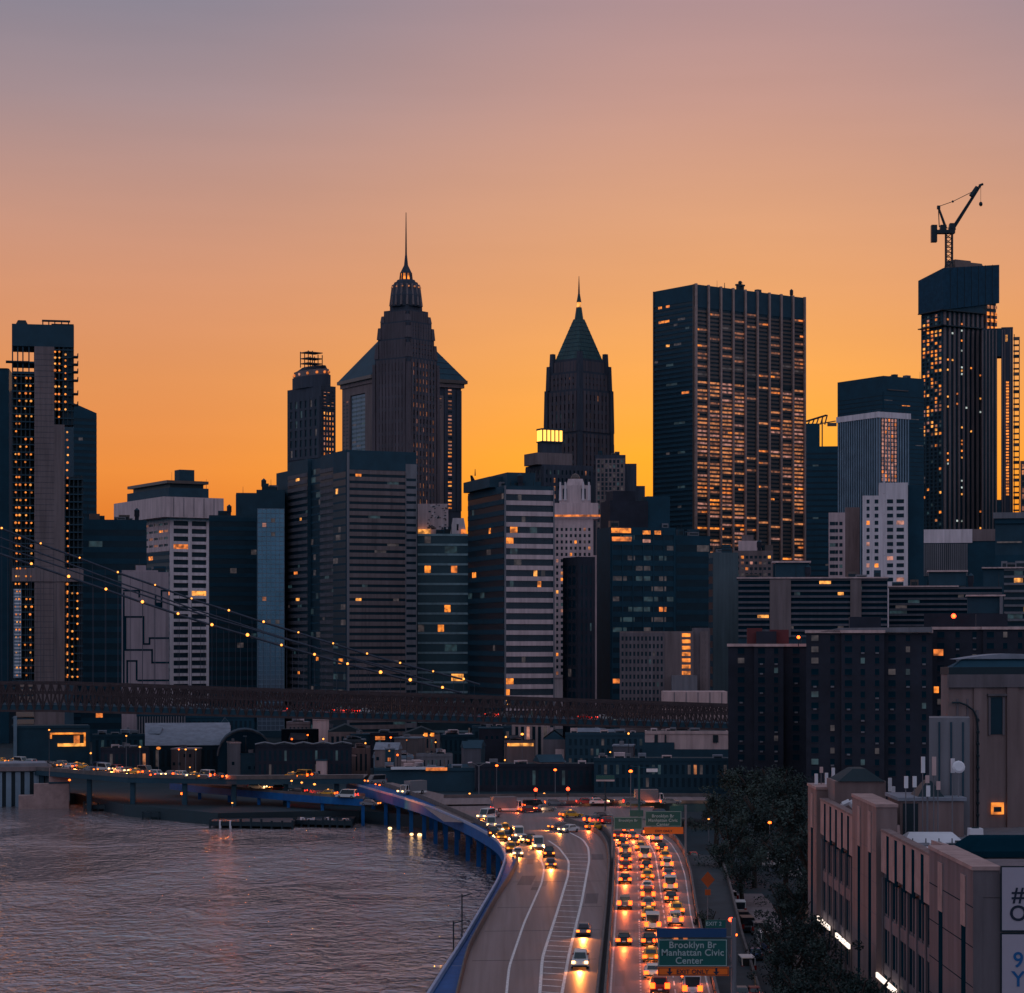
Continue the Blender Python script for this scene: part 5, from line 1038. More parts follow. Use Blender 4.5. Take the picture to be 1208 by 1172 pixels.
BR_ = sm(edge([(717, 1172), (725, 1059), (727, 1005), (724, 992), (715, 980), (700, 972)]))
E1 = sm(edge([(719, 1172), (727, 1059), (729.5, 1005), (727, 990), (718, 978), (706, 971)]))
DOT = sm(edge([(755, 1172), (752.7, 1059), (750.6, 1010), (745, 990), (734, 976)]))
LN2 = sm(edge([(796, 1172), (786, 1102), (776, 1033), (772, 1008), (763, 991), (745, 979)]))
E2 = sm(edge([(836, 1172), (814, 1080), (807.6, 1033), (800, 1010), (790, 994), (772, 982), (755, 974)]))
WR = sm(edge([(842, 1172), (820, 1080), (813, 1033), (806, 1008), (796, 992), (778, 980), (760, 972)]))
def strip(q, L0, L1, y0, y1, z, m, n=80, o0=0, o1=0):
    ys = [y0 + (y1 - y0) * i / n for i in range(n + 1)]; pts = []
    for y in ys: pts += [(at(L0, y) + o0, y, z), (at(L1, y) + o1, y, z)]
    q.poly(pts, [(2 * i, 2 * i + 1, 2 * i + 3, 2 * i + 2) for i in range(n)], m)
def wall_along(q, L, y0, y1, w, z0, z1, m, n=80, o=0, taper=0):
    ys = [y0 + (y1 - y0) * i / n for i in range(n + 1)]
    for a_, b_ in zip(ys[:-1], ys[1:]):
        xa, xb = at(L, a_) + o, at(L, b_) + o
        q.poly([(xa, a_, z0), (xa + w, a_, z0), (xb + w, b_, z0), (xb, b_, z0), (xa + taper, a_, z1), (xa + w - taper, a_, z1), (xb + w - taper, b_, z1), (xb + taper, b_, z1)], [(0, 1, 5, 4), (2, 3, 7, 6), (4, 5, 6, 7), (1, 2, 6, 5), (3, 0, 4, 7)], m)
YN, YF = 90, 560
q = MB(); strip(q, RAIL, BL, YN, 600, ZR, ASPH, 120); strip(q, BL, BR_, YN, 470, ZR + .002, ASPHD, 100); strip(q, BR_, WR, YN, 470, ZR, ASPH, 100)
# far sheets: cross roads behind the bend
def quad(q, pts, z, m): q.poly([(x, y, z) for x, y in pts], [(0, 1, 2, 3)], m)
q.obj('highway')['kind'] = 'structure'
q = MB(); lw = .22
for L, y0, y1, w in ((W1, YN, 415, .28), (W2, YN, 425, .34), (W3, YN, 460, .34), (E1, YN, 440, .2), (E2, YN, 440, .18)):
    strip(q, L, L, y0, y1, ZR + .006, PAINT, 100, 0, w)
y = 200
while y < 405: xa, xb = at(W2, y) + .4, at(W3, y) - .1; q.poly([(xa, y, ZR + .007), (xb, y - .9, ZR + .007), (xb, y - .45, ZR + .007), (xa, y + .45, ZR + .007)], [(0, 1, 2, 3)], PAINT); y += 4.6 if y < 300 else 6.5
y = 150
while y < 440: strip(q, DOT, DOT, y, y + (.9 if y < 300 else 3), ZR + .006, PAINT, 1, 0, .16); y += 2.2 if y < 300 else 9
y = 150
while y < 440: strip(q, LN2, LN2, y, y + 3.5, ZR + .006, PAINT, 1, 0, .16); y += 6 if y < 330 else 4
strip(q, LN2, LN2, 350, 440, ZR + .009, PAINT, 30, 0, .22)
q.obj('road_markings')['kind'] = 'structure'
ASPHP = mat('patched_asphalt', (.066, .060, .068), rough=.6, var=.35, scale=.4, road=True); ASPHQ = mat('worn_asphalt', (.115, .098, .102), rough=.6, var=.35, scale=.4, road=True)
q = MB(); rp = random.Random(3)
for k in range(16):
    y = rp.uniform(235, 400); L, o = rp.choice([(RAIL, 1.5), (RAIL, 4), (W1, .8), (W3, .6), (E1, .5), (E1, 3.4)]); w = rp.uniform(1, 2.4); l = rp.uniform(3, 14); strip(q, L, L, y, y + l, ZR + .003 + k * .0001, ASPHP if k % 3 else ASPHQ, 4, o, o + w)
q.obj('road_patches')['kind'] = 'structure'
# repair joints
q = MB()
for y in (265, 292, 318, 352, 388): xa, xb = at(RAIL, y) + .6, at(BL, y) - .2; q.poly([(xa, y, ZR + .004), (xb, y + 1.5, ZR + .004), (xb, y + 1.85, ZR + .004), (xa, y + .35, ZR + .004)], [(0, 1, 2, 3)], ASPHD)
q.obj('road_joints')['kind'] = 'structure'
bar = thing('median_barrier', 'dark concrete barrier between the two carriageways', 'barrier', (0, 0, 0))
q = MB(); wall_along(q, BL, YN, 470, .5, ZR, ZR + .85, BARR, 110, 0, .12); q.obj('kerb_wall', bar); q = MB(); wall_along(q, BR_, YN, 455, .5, ZR, ZR + .85, BARR, 110, -.5, .12); q.obj('kerb_wall', bar)
ob = MB(); wall_along(ob, WR, YN, 455, .5, ZR - 6, ZR + .9, BARR, 110, 0, .1); tag(ob.obj('edge_wall'), 'concrete edge wall along the right side of the busy carriageway', 'wall')
# blue viaduct by the water
vi = thing('blue_viaduct', 'blue steel viaduct with pale top rail carrying the highway along the water', 'viaduct', (0, 0, 0))
q = MB(); strip(q, OUT, RAIL, YN, 600, ZR - .15, STEELB, 120, .5, 0); q.obj('walkway_plate', vi)
for y in (262, 289, 318, 345):
    q = MB(); q.poly([(at(OUT, y) + .6, y, ZR - .14), (at(RAIL, y), y, ZR - .14), (at(RAIL, y), y + .25, ZR - .14), (at(OUT, y) + .6, y + .25, ZR - .14)], [(0, 1, 2, 3)], BLUEG); q.obj('plate_joint', vi)
q = MB(); wall_along(q, OUT, YN, 600, .4, ZR - .1, ZR + .4, STEELL, 130, 0, .05); q.obj('parapet', vi)
q = MB(); wall_along(q, OUT, YN, 600, .35, ZR - 2.2, ZR - .1, STEELB, 130, .1); q.obj('girder', vi)
q = MB(); wall_along(q, RAIL, YN, 600, .3, ZR - .2, ZR + .9, BARR, 130, -.3, .06); q.obj('road_rail', vi)
q = MB(); ys = [YN + (600 - YN) * i / 100 for i in range(101)]; strip(q, OUT, BL, YN, 600, ZR - 1.2, DGREY, 100, .5, 0); q.obj('deck_underside', vi)
k = 0
y = 215
while y < 600:
    for off in (1.2, 9):
        x_ = at(OUT, y) + off; q = MB(); q.box(x_ - .45, x_ + .45, y - .45, y + .45, -1, ZR - 2.6, STEELB); q.box(x_ - .8, x_ + .8, y - .8, y + .8, ZR - 2.7, ZR - 2.3, STEELB); q.obj('column', vi)
    x_ = at(OUT, y); q = MB(); q.box(x_ + .6, x_ + 11, y - .35, y + .35, ZR - 2.3, ZR - 1.25, STEELB); q.obj('cross_beam', vi)
    y += 24 if y < 430 else 13
# elevated road running off to the left, with a lower ramp
UPX = [(-38, 586), (-70, 582), (-99, 590), (-145, 640), (-175, 668)]
er = thing('elevated_road', 'dark elevated roadway curving away to the left above the pier buildings', 'viaduct', (0, 0, 0))
q = MB(); g_ = MB(); rl = MB(); zu = 10.0; prev = None
for i, (x, y) in enumerate(UPX): pass
for (x0, y0), (x1, y1) in zip(UPX[:-1], UPX[1:]):
    q.poly([(x0, y0, zu), (x1, y1, zu), (x1, y1 + 18, zu), (x0, y0 + 18, zu)], [(3, 2, 1, 0)], ASPH)
    for mb, z0, z1, m, o in ((g_, zu - 1.4, zu - .1, DGREY, 0), (rl, zu - .1, zu + .9, BARR, -.1)):
        mb.poly([(x0, y0 + o, z0), (x1, y1 + o, z0), (x1, y1 + o + .4, z0), (x0, y0 + o + .4, z0), (x0, y0 + o, z1), (x1, y1 + o, z1), (x1, y1 + o + .4, z1), (x0, y0 + o + .4, z1)], [(1, 0, 4, 5), (3, 2, 6, 7), (5, 4, 7, 6), (0, 1, 2, 3)], m)
q.obj('road_surface', er); g_.obj('girder', er); rl.obj('rail', er)
for x, y in [(-45, 586), (-58, 585), (-71, 583), (-84, 586), (-98, 590), (-112, 605), (-128, 622), (-144, 640)]: q = MB(); q.box(x - .6, x + .6, y + 1, y + 2.2, -1, zu - 1.4, DGREY); q.obj('column', er)
RP = [(200, 924), (235, 928), (270, 931), (305, 934), (340, 937), (380, 940), (428, 943)]
rm_ = thing('blue_ramp', 'lower road ramp with a blue steel girder joining the blue viaduct from the left', 'viaduct', (0, 0, 0)); zr2 = 6.5
gp = [G(x, y, zr2) for x, y in RP]
q = MB(); n = len(gp); q.poly([tuple(p) for p in gp] + [(p.x, p.y + 9, zr2) for p in gp], [(i, i + 1, n + i + 1, n + i) for i in range(n - 1)], ASPH); q.obj('road_surface', rm_)
for nm, z0, z1, m, o, w in (('girder', zr2 - 1.7, zr2 + .05, STEELB, 0, .4), ('rail', zr2 + .06, zr2 + .7, BARR, .05, .25), ('rail', zr2 - .2, zr2 + .8, BARR, 9, .3)):
    q = MB()
    for a_, b_ in zip(gp[:-1], gp[1:]): q.hexa([(a_.x, a_.y + o, z0), (b_.x, b_.y + o, z0), (b_.x, b_.y + o + w, z0), (a_.x, a_.y + o + w, z0)], [(a_.x, a_.y + o, z1), (b_.x, b_.y + o, z1), (b_.x, b_.y + o + w, z1), (a_.x, a_.y + o + w, z1)], m)
    q.obj(nm, rm_)
for p in gp[1:]: q = MB(); q.box(p.x - .4, p.x + .4, p.y + .6, p.y + 1.4, -1, zr2 - 1.7, STEELB); q.obj('column', rm_)
# cross road beyond the bend and the ramp to the right
cro = thing('cross_ramp', 'dark elevated ramp crossing behind the bend, heading right toward the trees', 'viaduct', (0, 0, 0))
q = MB(); xa, xb = -16, 47; ya = 514; n = 12
pt = [(xa + (xb - xa) * i / n, ya + 5 * math.sin(i / n * 2.2)) for i in range(n + 1)]
q.poly([(x, y, ZR + .35) for x, y in pt] + [(x, y + 22, ZR + .35) for x, y in pt], [(i, i + 1, n + 2 + i, n + 1 + i) for i in range(n)], ASPH); q.obj('road_surface', cro)
for o, nm, z0, z1, m in ((0, 'girder', ZR - 1.6, ZR + .3, DGREY), (-.1, 'rail', ZR + .3, ZR + 1.0, BARR), (22, 'rail', ZR + .3, ZR + 1.1, BARR)):
    q = MB()
    for (x0, y0), (x1, y1) in zip(pt[(0 if o > 1 else 5):-1], pt[(1 if o > 1 else 6):]): q.poly([(x0, y0 + o, z0), (x1, y1 + o, z0), (x1, y1 + o, z1), (x0, y0 + o, z1), (x0, y0 + o + .4, z0), (x1, y1 + o + .4, z0), (x1, y1 + o + .4, z1), (x0, y0 + o + .4, z1)], [(0, 1, 2, 3), (5, 4, 7, 6), (3, 2, 6, 7), (1, 0, 4, 5)], m)
    q.obj(nm, cro)
for x in (14, 24, 34, 44): q = MB(); q.box(x - .6, x + .6, 520, 521.2, 3, ZR - 1.6, MASON); q.obj('column', cro)
# road plaza where the carriageways part
q = MB(); quad(q, [(-14, 470), (26, 452), (32, 514), (-20, 514)], ZR - .01, ASPH); q.obj('road_junction')['kind'] = 'structure'
q = MB(); q.box(-2, 34, 484, 512, 3, ZR - .4, DGREY); tag(q.obj('junction_embankment'), 'dark embankment holding up the road junction behind the bend', 'embankment')
# frontage street and pavement on the right, at ground level
q = MB(); q.poly([(25, 60, 3.02), (33.5, 60, 3.02), (34.5, 300, 3.02), (36, 420, 3.02), (28, 440, 3.02), (26, 300, 3.02)], [(0, 1, 2, 3, 4, 5)], ASPHD); q.obj('street')['kind'] = 'structure'
q = MB(); q.box(36.6, 41.5, 60, 380, 3, 3.14, MASON2); q.obj('pavement')['kind'] = 'structure'
q = MB(); q.poly([(42, 335, 3.02), (70, 335, 3.02), (70, 372, 3.02), (46, 372, 3.02)], [(0, 1, 2, 3)], mat('tan_paving', (.16, .08, .05), rough=.9)); q.obj('parking_court')['kind'] = 'structure'  # brick tone with the court's orange-brown lamplight put into the colour
rmp = MB(); n = 30      # slip road, from the street up beside the carriageway
for i in range(n):
    y0, y1 = 250 + i * 5, 255 + i * 5; zf = lambda y: 3.05 + 4.6 * max(0, min(1, (y - 250) / 150)); 
    x0, x1 = at(WR, y0) + .6, at(WR, y1) + .6; rmp.poly([(x0, y0, zf(y0)), (x0 + 5.6, y0, zf(y0)), (x1 + 5.6, y1, zf(y1)), (x1, y1, zf(y1))], [(0, 1, 2, 3)], ASPHD)
    rmp.poly([(x0 + 5.6, y0, 2.9), (x1 + 5.6, y1, 2.9), (x1 + 5.6, y1, zf(y1) + .8), (x0 + 5.6, y0, zf(y0) + .8)], [(0, 1, 2, 3)], BARR)
    rmp.poly([(x0 + 5.9, y0, 2.9), (x1 + 5.9, y1, 2.9), (x1 + 5.9, y1, zf(y1) + .8), (x0 + 5.9, y0, zf(y0) + .8), (x0 + 5.6, y0, zf(y0) + .8), (x1 + 5.6, y1, zf(y1) + .8)], [(3, 2, 1, 0), (4, 5, 2, 3)], BARR)
rmp.obj('slip_road')['kind'] = 'structure'
# dark piers along the bank
for i, (x0, x1, y, d) in enumerate(((96, 165, 962, 604), (165, 245, 975, 575), (245, 345, 988, 548), (345, 415, 985, 552))):
    r = thing('timber_pier', ('short dark timber pier beside the pink cabins', 'dark timber pier with two stubby piles, second from the cabins', 'dark timber pier with white piles at its corner', 'dark timber platform with pale debris on it beneath the blue girder')[i], 'pier', (X(x0, d), d, 0))
    w = X(x1, d) - X(x0, d); q = MB(); q.hexa([(0, 4, .6), (w, 0, .6), (w, 14, .6), (0, 16, .6)], [(0, 4, 1.7), (w, 0, 1.7), (w, 14, 1.7), (0, 16, 1.7)], BLACK); q.obj('deck', r)
    for k in range(9): f = k / 8; q = MB(); q.rod((f * w, 4 - 4 * f + .2, -1), (f * w, 4 - 4 * f + .2, R.uniform(1.8, 2.6)), .3, (WHITE if i == 2 and k in (1, 2) else BLACK)); q.obj('pile', r)
    if i == 3:
        for k in range(12): q = MB(); x_ = R.uniform(1, w - 1); q.box(x_, x_ + R.uniform(.4, 1.2), 3, 4, 1.7, 1.7 + R.uniform(.2, .7), R.choice([GREY, PALE])); q.obj('debris', r)

# ------------------------------------------------------------------ vehicles
PAINTS = {'black': mat('black_car_paint', (.02, .02, .024), rough=.3, var=.1), 'white': mat('white_car_paint', (.5, .48, .48), rough=.35, var=.1), 'grey': mat('grey_car_paint', (.14, .14, .155), rough=.3, var=.1),
          'red': mat('red_car_paint', (.22, .02, .02), rough=.3, var=.1), 'yellow': mat('yellow_taxi_paint', (.6, .28, .02), rough=.35, var=.1), 'blue': mat('blue_car_paint', (.03, .06, .14), rough=.3, var=.1)}
TYRE = mat('tyre_rubber', (.015, .015, .016), rough=.9); CARG = mat('car_window_glass', (.01, .015, .02), rough=.08, spec=.7, var=0)
LENSR = mat('red_tail_lens', (.25, .01, .01), rough=.2); LENSW = mat('clear_head_lens', (.5, .5, .48), rough=.1)
def make_car(kind, paint, lights):          # nose points to +y; wheels on z = 0
    r = thing({'sedan': 'car', 'suv': 'sport_utility_car', 'van': 'van', 'truck': 'box_truck', 'taxi': 'taxi'}[kind], 'car', {'truck': 'truck', 'van': 'van', 'taxi': 'taxi'}.get(kind, 'car'))
    L_, W_, H_ = {'sedan': (4.6, 1.82, 1.45), 'taxi': (4.8, 1.85, 1.5), 'suv': (4.8, 1.95, 1.8), 'van': (5.4, 2.0, 2.2), 'truck': (7.5, 2.35, 3.2)}[kind]; pm = PAINTS[paint]; h = W_ / 2; y0 = -L_ / 2
    prof = {'sedan': [(0, .28), (0, .75), (.04, .92), (.2, .95), (.34, .93), (.95, .70), (1, .55), (1, .28)], 'suv': [(0, .35), (0, .85), (.02, 1.05), (.3, 1.06), (.72, 1.05), (.96, .9), (1, .6), (1, .35)]}
    pr = prof['sedan'] if kind in ('sedan', 'taxi') else prof['suv']
    q = MB()
    def loft(pf, hw0, hw1, m, zsplit):      # side profile extruded, narrower toward its top
        pts = []
        for sgn in (-1, 1):
            for fy, z in pf: hw = hw0 if z < zsplit else hw1; pts.append((sgn * hw, y0 + fy * L_, z))
        n = len(pf); q.poly(pts, [tuple(range(n)), tuple(range(2 * n - 1, n - 1, -1))] + [(i, n + i, n + (i + 1) % n, (i + 1) % n) for i in range(n)], m)
    loft(pr, h, h - .07, pm, .8)
    if kind == 'truck':
        q.box(-h, h, y0, y0 + L_ * .7, .75, H_, PAINTS['grey'])
    bz = pr[3][1]; c0, c1 = {'sedan': (.12, .72), 'taxi': (.12, .72), 'suv': (.01, .74), 'van': (.01, .84), 'truck': (.72, .9)}[kind]; top = H_ if kind != 'truck' else 2.3
    r0, r1 = c0 + (.12 if kind in ('sedan', 'taxi') else .03), c1 - (.16 if kind != 'truck' else .05)
    hb, ht = h - .12, h - .3 if kind not in ('van', 'truck') else h - .12
    q.hexa([(-hb + .05, y0 + c0 * L_ + .1, bz - .05), (hb - .05, y0 + c0 * L_ + .1, bz - .05), (hb - .05, y0 + c1 * L_ - .1, bz - .05), (-hb + .05, y0 + c1 * L_ - .1, bz - .05)], [(-ht, y0 + r0 * L_, top), (ht, y0 + r0 * L_, top), (ht, y0 + r1 * L_, top), (-ht, y0 + r1 * L_, top)], pm)
    q.box(-h + .1, h - .1, y0 - .06, y0 + .1, .32, .52, BLACK); q.box(-h + .1, h - .1, y0 + L_ - .1, y0 + L_ + .05, .3, .5, BLACK)
    q.obj('body', r)
    def gl(nm, a_, b_, c_, d_, o): g = MB(); g.poly([tuple(Vector(p) + Vector(o)) for p in (a_, b_, c_, d_)], [(0, 1, 2, 3)], CARG); g.obj(nm, r)
    ya, yb, yc, yd = y0 + c0 * L_ + .1, y0 + r0 * L_, y0 + r1 * L_, y0 + c1 * L_ - .1; z0, z1 = bz + .02, top - .1
    f = (z1 - bz) / (top - bz); lx = lambda t: hb - .05 + (ht - hb + .05) * t; ly0 = ya + (yb - ya) * f; ly1 = yd + (yc - yd) * f
    if kind != 'truck': gl('rear_window', (-lx(.1) + .12, ya, z0), (lx(.1) - .12, ya, z0), (lx(f) - .1, ly0, z1), (-lx(f) + .1, ly0, z1), (0, -.025, .01))
    gl('windscreen', (lx(.1) - .1, yd, z0), (-lx(.1) + .1, yd, z0), (-lx(f) + .1, ly1, z1), (lx(f) - .1, ly1, z1), (0, .025, .01))
    for sg in (-1, 1): gl('side_window', (sg * (lx(.08)), ya + .3, z0), (sg * lx(.08), yd - .25, z0), (sg * lx(f), ly1 - .12, z1), (sg * lx(f), ly0 + .12, z1), (sg * .02, 0, 0))
    rw = .33 if kind in ('sedan', 'taxi') else .37 if kind != 'truck' else .45
    for sg in (-1, 1):
        for fy in (.19, .81): g = MB(); g.rod((sg * (h - .2), y0 + fy * L_, rw), (sg * (h + .01), y0 + fy * L_, rw), rw, TYRE, n=12); g.rod((sg * (h - .02), y0 + fy * L_, rw), (sg * (h + .025), y0 + fy * L_, rw), rw * .55, GREY, n=8); g.obj('wheel', r)
        lz = .72 if kind in ('sedan', 'taxi') else .85
        g = MB(); tw = .50 if lights == 'away' else .34; g.box(sg * (h - .2) - tw / 2 - .02, sg * (h - .2) + tw / 2, y0 - .05, y0 + .05, lz - .19, lz + .19 + (.2 if kind in ('suv', 'van') else 0), {'away': TAILL, 'awayred': TAILR, 'near': LENSR, 'off': LENSR}[lights]); g.obj('taillight', r)
        g = MB(); g.box(sg * (h - .25) - .2, sg * (h - .25) + .2, y0 + L_ - .12, y0 + L_ + .04, lz - .15, lz + .12, {'near': HEADLA, 'away': LENSW, 'awayred': LENSW, 'off': LENSW}[lights] if lights != 'near' or paint != 'white' else HEADL); g.obj('headlight', r)
    if lights != 'off':
        if lights.startswith('away'): spot('brake_light_beam' if lights == 'away' else 'tail_light_beam', r, (0, y0 - .3, .85), rad(-62), 1050 if lights == 'away' else 450, (1, .16, .03) if lights == 'away' else (1, .05, .02), 150)
        spot('headlight_beam' + ('_oncoming' if lights == 'near' else ''), r, (0, y0 + L_ + .25, .7), rad(74), 2800 if lights == 'near' else 500, (1, .27, .045) if lights == 'near' else (1, .55, .25), 100)
    if kind == 'taxi': g = MB(); g.box(-.3, .3, -.3, -.1, top, top + .18, LIT[1]); g.obj('roof_sign', r)
    if lights.startswith('away'): g = MB(); g.box(-.22, .22, y0 - .08, y0 - .06, .5, .62, WHITE); g.obj('number_plate', r)
    return r
PROTO = {}; first = {}
def car(kind, paint, lights, loc, rz, label, group):
    k = (kind, paint, lights)
    if k not in PROTO: PROTO[k] = make_car(*k); index_kids_now = True; r = PROTO[k]; r.location = loc; r.rotation_euler = (0, 0, rz); r['label'] = label; r['group'] = group; bpy.context.view_layer.update(); index_kids(r); return r
    return copy_tree(PROTO[k], loc, rz, label, group)
ORD = ['first', 'second', 'third', 'fourth', 'fifth', 'sixth', 'seventh', 'eighth', 'ninth', 'tenth', 'eleventh', 'twelfth', 'thirteenth', 'fourteenth', 'fifteenth', 'sixteenth', 'seventeenth', 'eighteenth', 'nineteenth', 'twentieth', 'twenty-first', 'twenty-second', 'twenty-third', 'twenty-fourth', 'twenty-fifth', 'twenty-sixth']
def heading(L, y): return -math.atan2(at(L, y + 6) - at(L, y - 6), 12)
NOUN = {'sedan': 'sedan', 'suv': 'tall car', 'van': 'van', 'truck': 'box truck', 'taxi': 'taxi'}
def spot(name, par, loc, rx, e_, col, ang):
    ld = SPOTS.get(name)
    if ld is None: ld = bpy.data.lights.new(name, 'SPOT'); ld.energy = e_; ld.color = col; ld.spot_size = rad(ang); ld.spot_blend = .8; ld.shadow_soft_size = .12; SPOTS[name] = ld
    o = bpy.data.objects.new(name, ld); COL.objects.link(o); o.parent = par; o.location = loc; o.rotation_euler = (rx, 0, 0)
SPOTS = {}
def column(pos, L, lname, kinds, paints, lights='away', toward=False, lift=.8):
    L2 = sorted(pos, key=lambda p: -p[1])
    for i, (x, y) in enumerate(L2):
        g_ = G(x, y, ZR + lift); k = kinds[i % len(kinds)]; p_ = paints[i % len(paints)]; hh = {'sedan': 4.6, 'taxi': 4.8, 'suv': 4.8, 'van': 5.4, 'truck': 7.5}[k] / 2
        hd = heading(L, g_.y); f = Vector((-math.sin(hd), math.cos(hd), 0)); c_ = g_ + f * hh
        car(k, p_, lights, (c_.x, c_.y, ZR + .012), hd + (math.pi if toward else 0), f'{p_} {NOUN[k]} {"coming forward" if toward else "braking"} in {lname}, {ORD[i]} from near end', 'cars on ' + lname.split(', ')[0])
c1 = [(736, 1108.6), (737, 1066.7), (737.5, 1037), (738, 1022), (738.5, 1013), (737.7, 1004), (735, 994), (729, 985)]
c2 = [(778.6, 1165), (770, 1147), (768, 1128), (766, 1109), (770, 1092), (765.6, 1079), (765, 1066), (764.6, 1056), (763.5, 1046), (764, 1033), (762.4, 1021.5), (761, 1010), (756, 999), (747, 986), (741, 979)]
c3 = [(817, 1168), (814, 1150), (797, 1086), (799, 1073), (792, 1059), (791, 1046), (789, 1031), (787, 1020), (785, 1010), (781, 1000), (775, 989), (765, 981)]
column(c1, E1, 'the lane beside the median', ['sedan', 'suv', 'sedan', 'sedan'], ['black', 'grey', 'black', 'red'])
column(c2, DOT, 'the middle lane of the jam', ['suv', 'sedan', 'taxi', 'sedan', 'van', 'taxi', 'sedan'], ['red', 'white', 'yellow', 'black', 'white', 'yellow', 'grey'])
column(c3, LN2, 'the outer lane of the jam', ['van', 'sedan', 'suv', 'taxi', 'sedan'], ['white', 'grey', 'white', 'yellow', 'black'])
near = [(684, 1136), (688, 1098)]
column(near, W3, 'the gore lane', ['suv', 'sedan'], ['white', 'grey'], 'near', True)
app = [(650, 1019), (648, 1007), (636, 998), (613, 985.5), (607, 993), (600, 985), (592, 987), (589, 978), (580, 973), (574, 963), (621, 990), (597, 977), (583, 983), (604, 1000), (628, 992), (611, 1006), (486, 933)]
column(app[:9] + app[10:16], W1, 'the bend beside the water', ['sedan', 'suv', 'sedan', 'taxi', 'van'], ['grey', 'black', 'white', 'yellow', 'white'], 'near', True)
# traffic on other roads: (px, py of lights, road z, heading, lights, kind, paint, label)
def free(px, py, z, hd, lights, kind, paint, label, group):
    g_ = G(px, py, z + .8); car(kind, paint, lights, (g_.x, g_.y, z + .012), hd, label, group)
H90 = math.pi / 2
far = [(574, 962, ZR, 2.7, 'near', 'van', 'white', 'first white van rounding the far bend of the highway'), (580, 960, ZR, 2.6, 'near', 'sedan', 'grey', 'grey sedan just behind the first van on the far bend'),
       (486, 933, ZR, 2.3, 'near', 'truck', 'white', 'white box truck alone on the far end of the blue viaduct'), (443, 921, zu, 2.2, 'near', 'van', 'grey', 'grey van where the blue viaduct meets the elevated road'),
       (625, 954, ZR, -1.2, 'away', 'sedan', 'red', 'red sedan on the junction left of the dark van'), (631, 951, ZR, -1.2, 'away', 'van', 'black', 'black van at the middle of the junction'), (643, 953, ZR, -1.2, 'away', 'sedan', 'grey', 'grey sedan at the right of the junction'), (600, 953, ZR, -1.3, 'awayred', 'truck', 'white', 'white truck with red lights on the junction'),
       (674, 960, ZR, -1.1, 'away', 'taxi', 'yellow', 'yellow taxi entering the ramp right of the junction'), (660, 974, ZR, 2.2, 'near', 'sedan', 'grey', 'grey sedan merging with headlights at the gore tip'), (671, 977, ZR, 2.4, 'near', 'sedan', 'white', 'white sedan merging just in front of the grey one at the gore tip'),
       (702, 967, ZR, -.8, 'away', 'suv', 'grey', 'grey tall car in the bunch left of the far green sign'), (718, 967, ZR, -.9, 'awayred', 'sedan', 'red', 'red sedan touching the far green sign'), (703, 974, ZR, -.6, 'away', 'taxi', 'yellow', 'yellow taxi in front of the bunch left of the far green sign'), (709, 962, ZR, -1, 'awayred', 'sedan', 'black', 'black sedan at the back of the bunch near the far green sign'),
       (655, 946, ZR + .35, -1.5, 'away', 'sedan', 'grey', 'grey sedan on the cross ramp, left end'), (692, 945, ZR + .35, -1.5, 'awayred', 'sedan', 'red', 'red sedan on the cross ramp, between grey and black ones'), (712, 944, ZR + .35, -1.5, 'away', 'suv', 'black', 'black tall car on the cross ramp near the signal mast'), (706, 945, ZR + .35, -1.4, 'near', 'sedan', 'white', 'white sedan on the cross ramp close to the black tall car'),
       (748, 946, ZR + .35, -1.5, 'awayred', 'suv', 'grey', 'grey tall car with red lights right at the signal mast'), (768, 944, ZR + .35, -1.5, 'away', 'truck', 'white', 'white truck on the cross ramp right of the signal mast'), (791, 945, ZR + .35, -1.5, 'away', 'sedan', 'grey', 'grey sedan last on the cross ramp before the trees')]
for f in far: free(*f[:7], f[7], 'cars beyond the bend')
lt = [(3, 895), (15, 897), (25, 898), (56, 897), (75, 897), (82, 903), (99, 902), (116, 902), (107, 907), (135, 903), (143, 908), (159, 910), (172, 909), (174, 916), (216, 917), (258, 923), (346, 921), (357, 923), (372, 924)]
lt += [(35, 899), (64, 901), (90, 898), (124, 906), (150, 904), (186, 913), (200, 912), (230, 919), (243, 918), (50, 903)]
pcol = ['yellow', 'red', 'white', 'black', 'grey', 'white', 'yellow', 'blue', 'grey', 'red', 'white', 'black', 'grey', 'red', 'white', 'black', 'white', 'yellow', 'grey'] + ['white', 'grey', 'yellow', 'white', 'black', 'white', 'grey', 'red', 'white', 'grey']
refs = ['at the left frame edge', 'second from the left frame edge', 'behind the pier shed roof', 'above the pink cabins', 'above the pink cabins, right one', 'in front of the amber sign, lower', 'in front of the amber sign, upper', 'right of the amber sign', 'in the near lane under the amber sign', 'before the dark shed', 'before the dark shed, near lane', 'before the brick-red shed', 'before the brick-red shed, far lane', 'near lane, below the whitish pitched roof', 'alone below the whitish pitched roof', 'below the arched pavilion', 'left of three by the blue girder', 'middle of three by the blue girder', 'right of three by the blue girder', 'just above the pier shed roof end', 'near lane above the pink cabins', 'behind the amber-sign pair', 'near lane, between dark and brick-red sheds', 'far lane, left of the brick-red shed', 'near lane, left of the whitish pitched roof', 'far lane, left of the whitish pitched roof', 'near lane below the arched pavilion rim', 'far lane below the arched pavilion rim', 'near lane above the pier shed roof']
def upy(x):
    for (x0, y0), (x1, y1) in zip(UPX[:-1], UPX[1:]):
        if x1 <= x <= x0: return y0 + (y1 - y0) * (x - x0) / (x1 - x0)
    return UPX[0][1] if x > UPX[0][0] else UPX[-1][1]
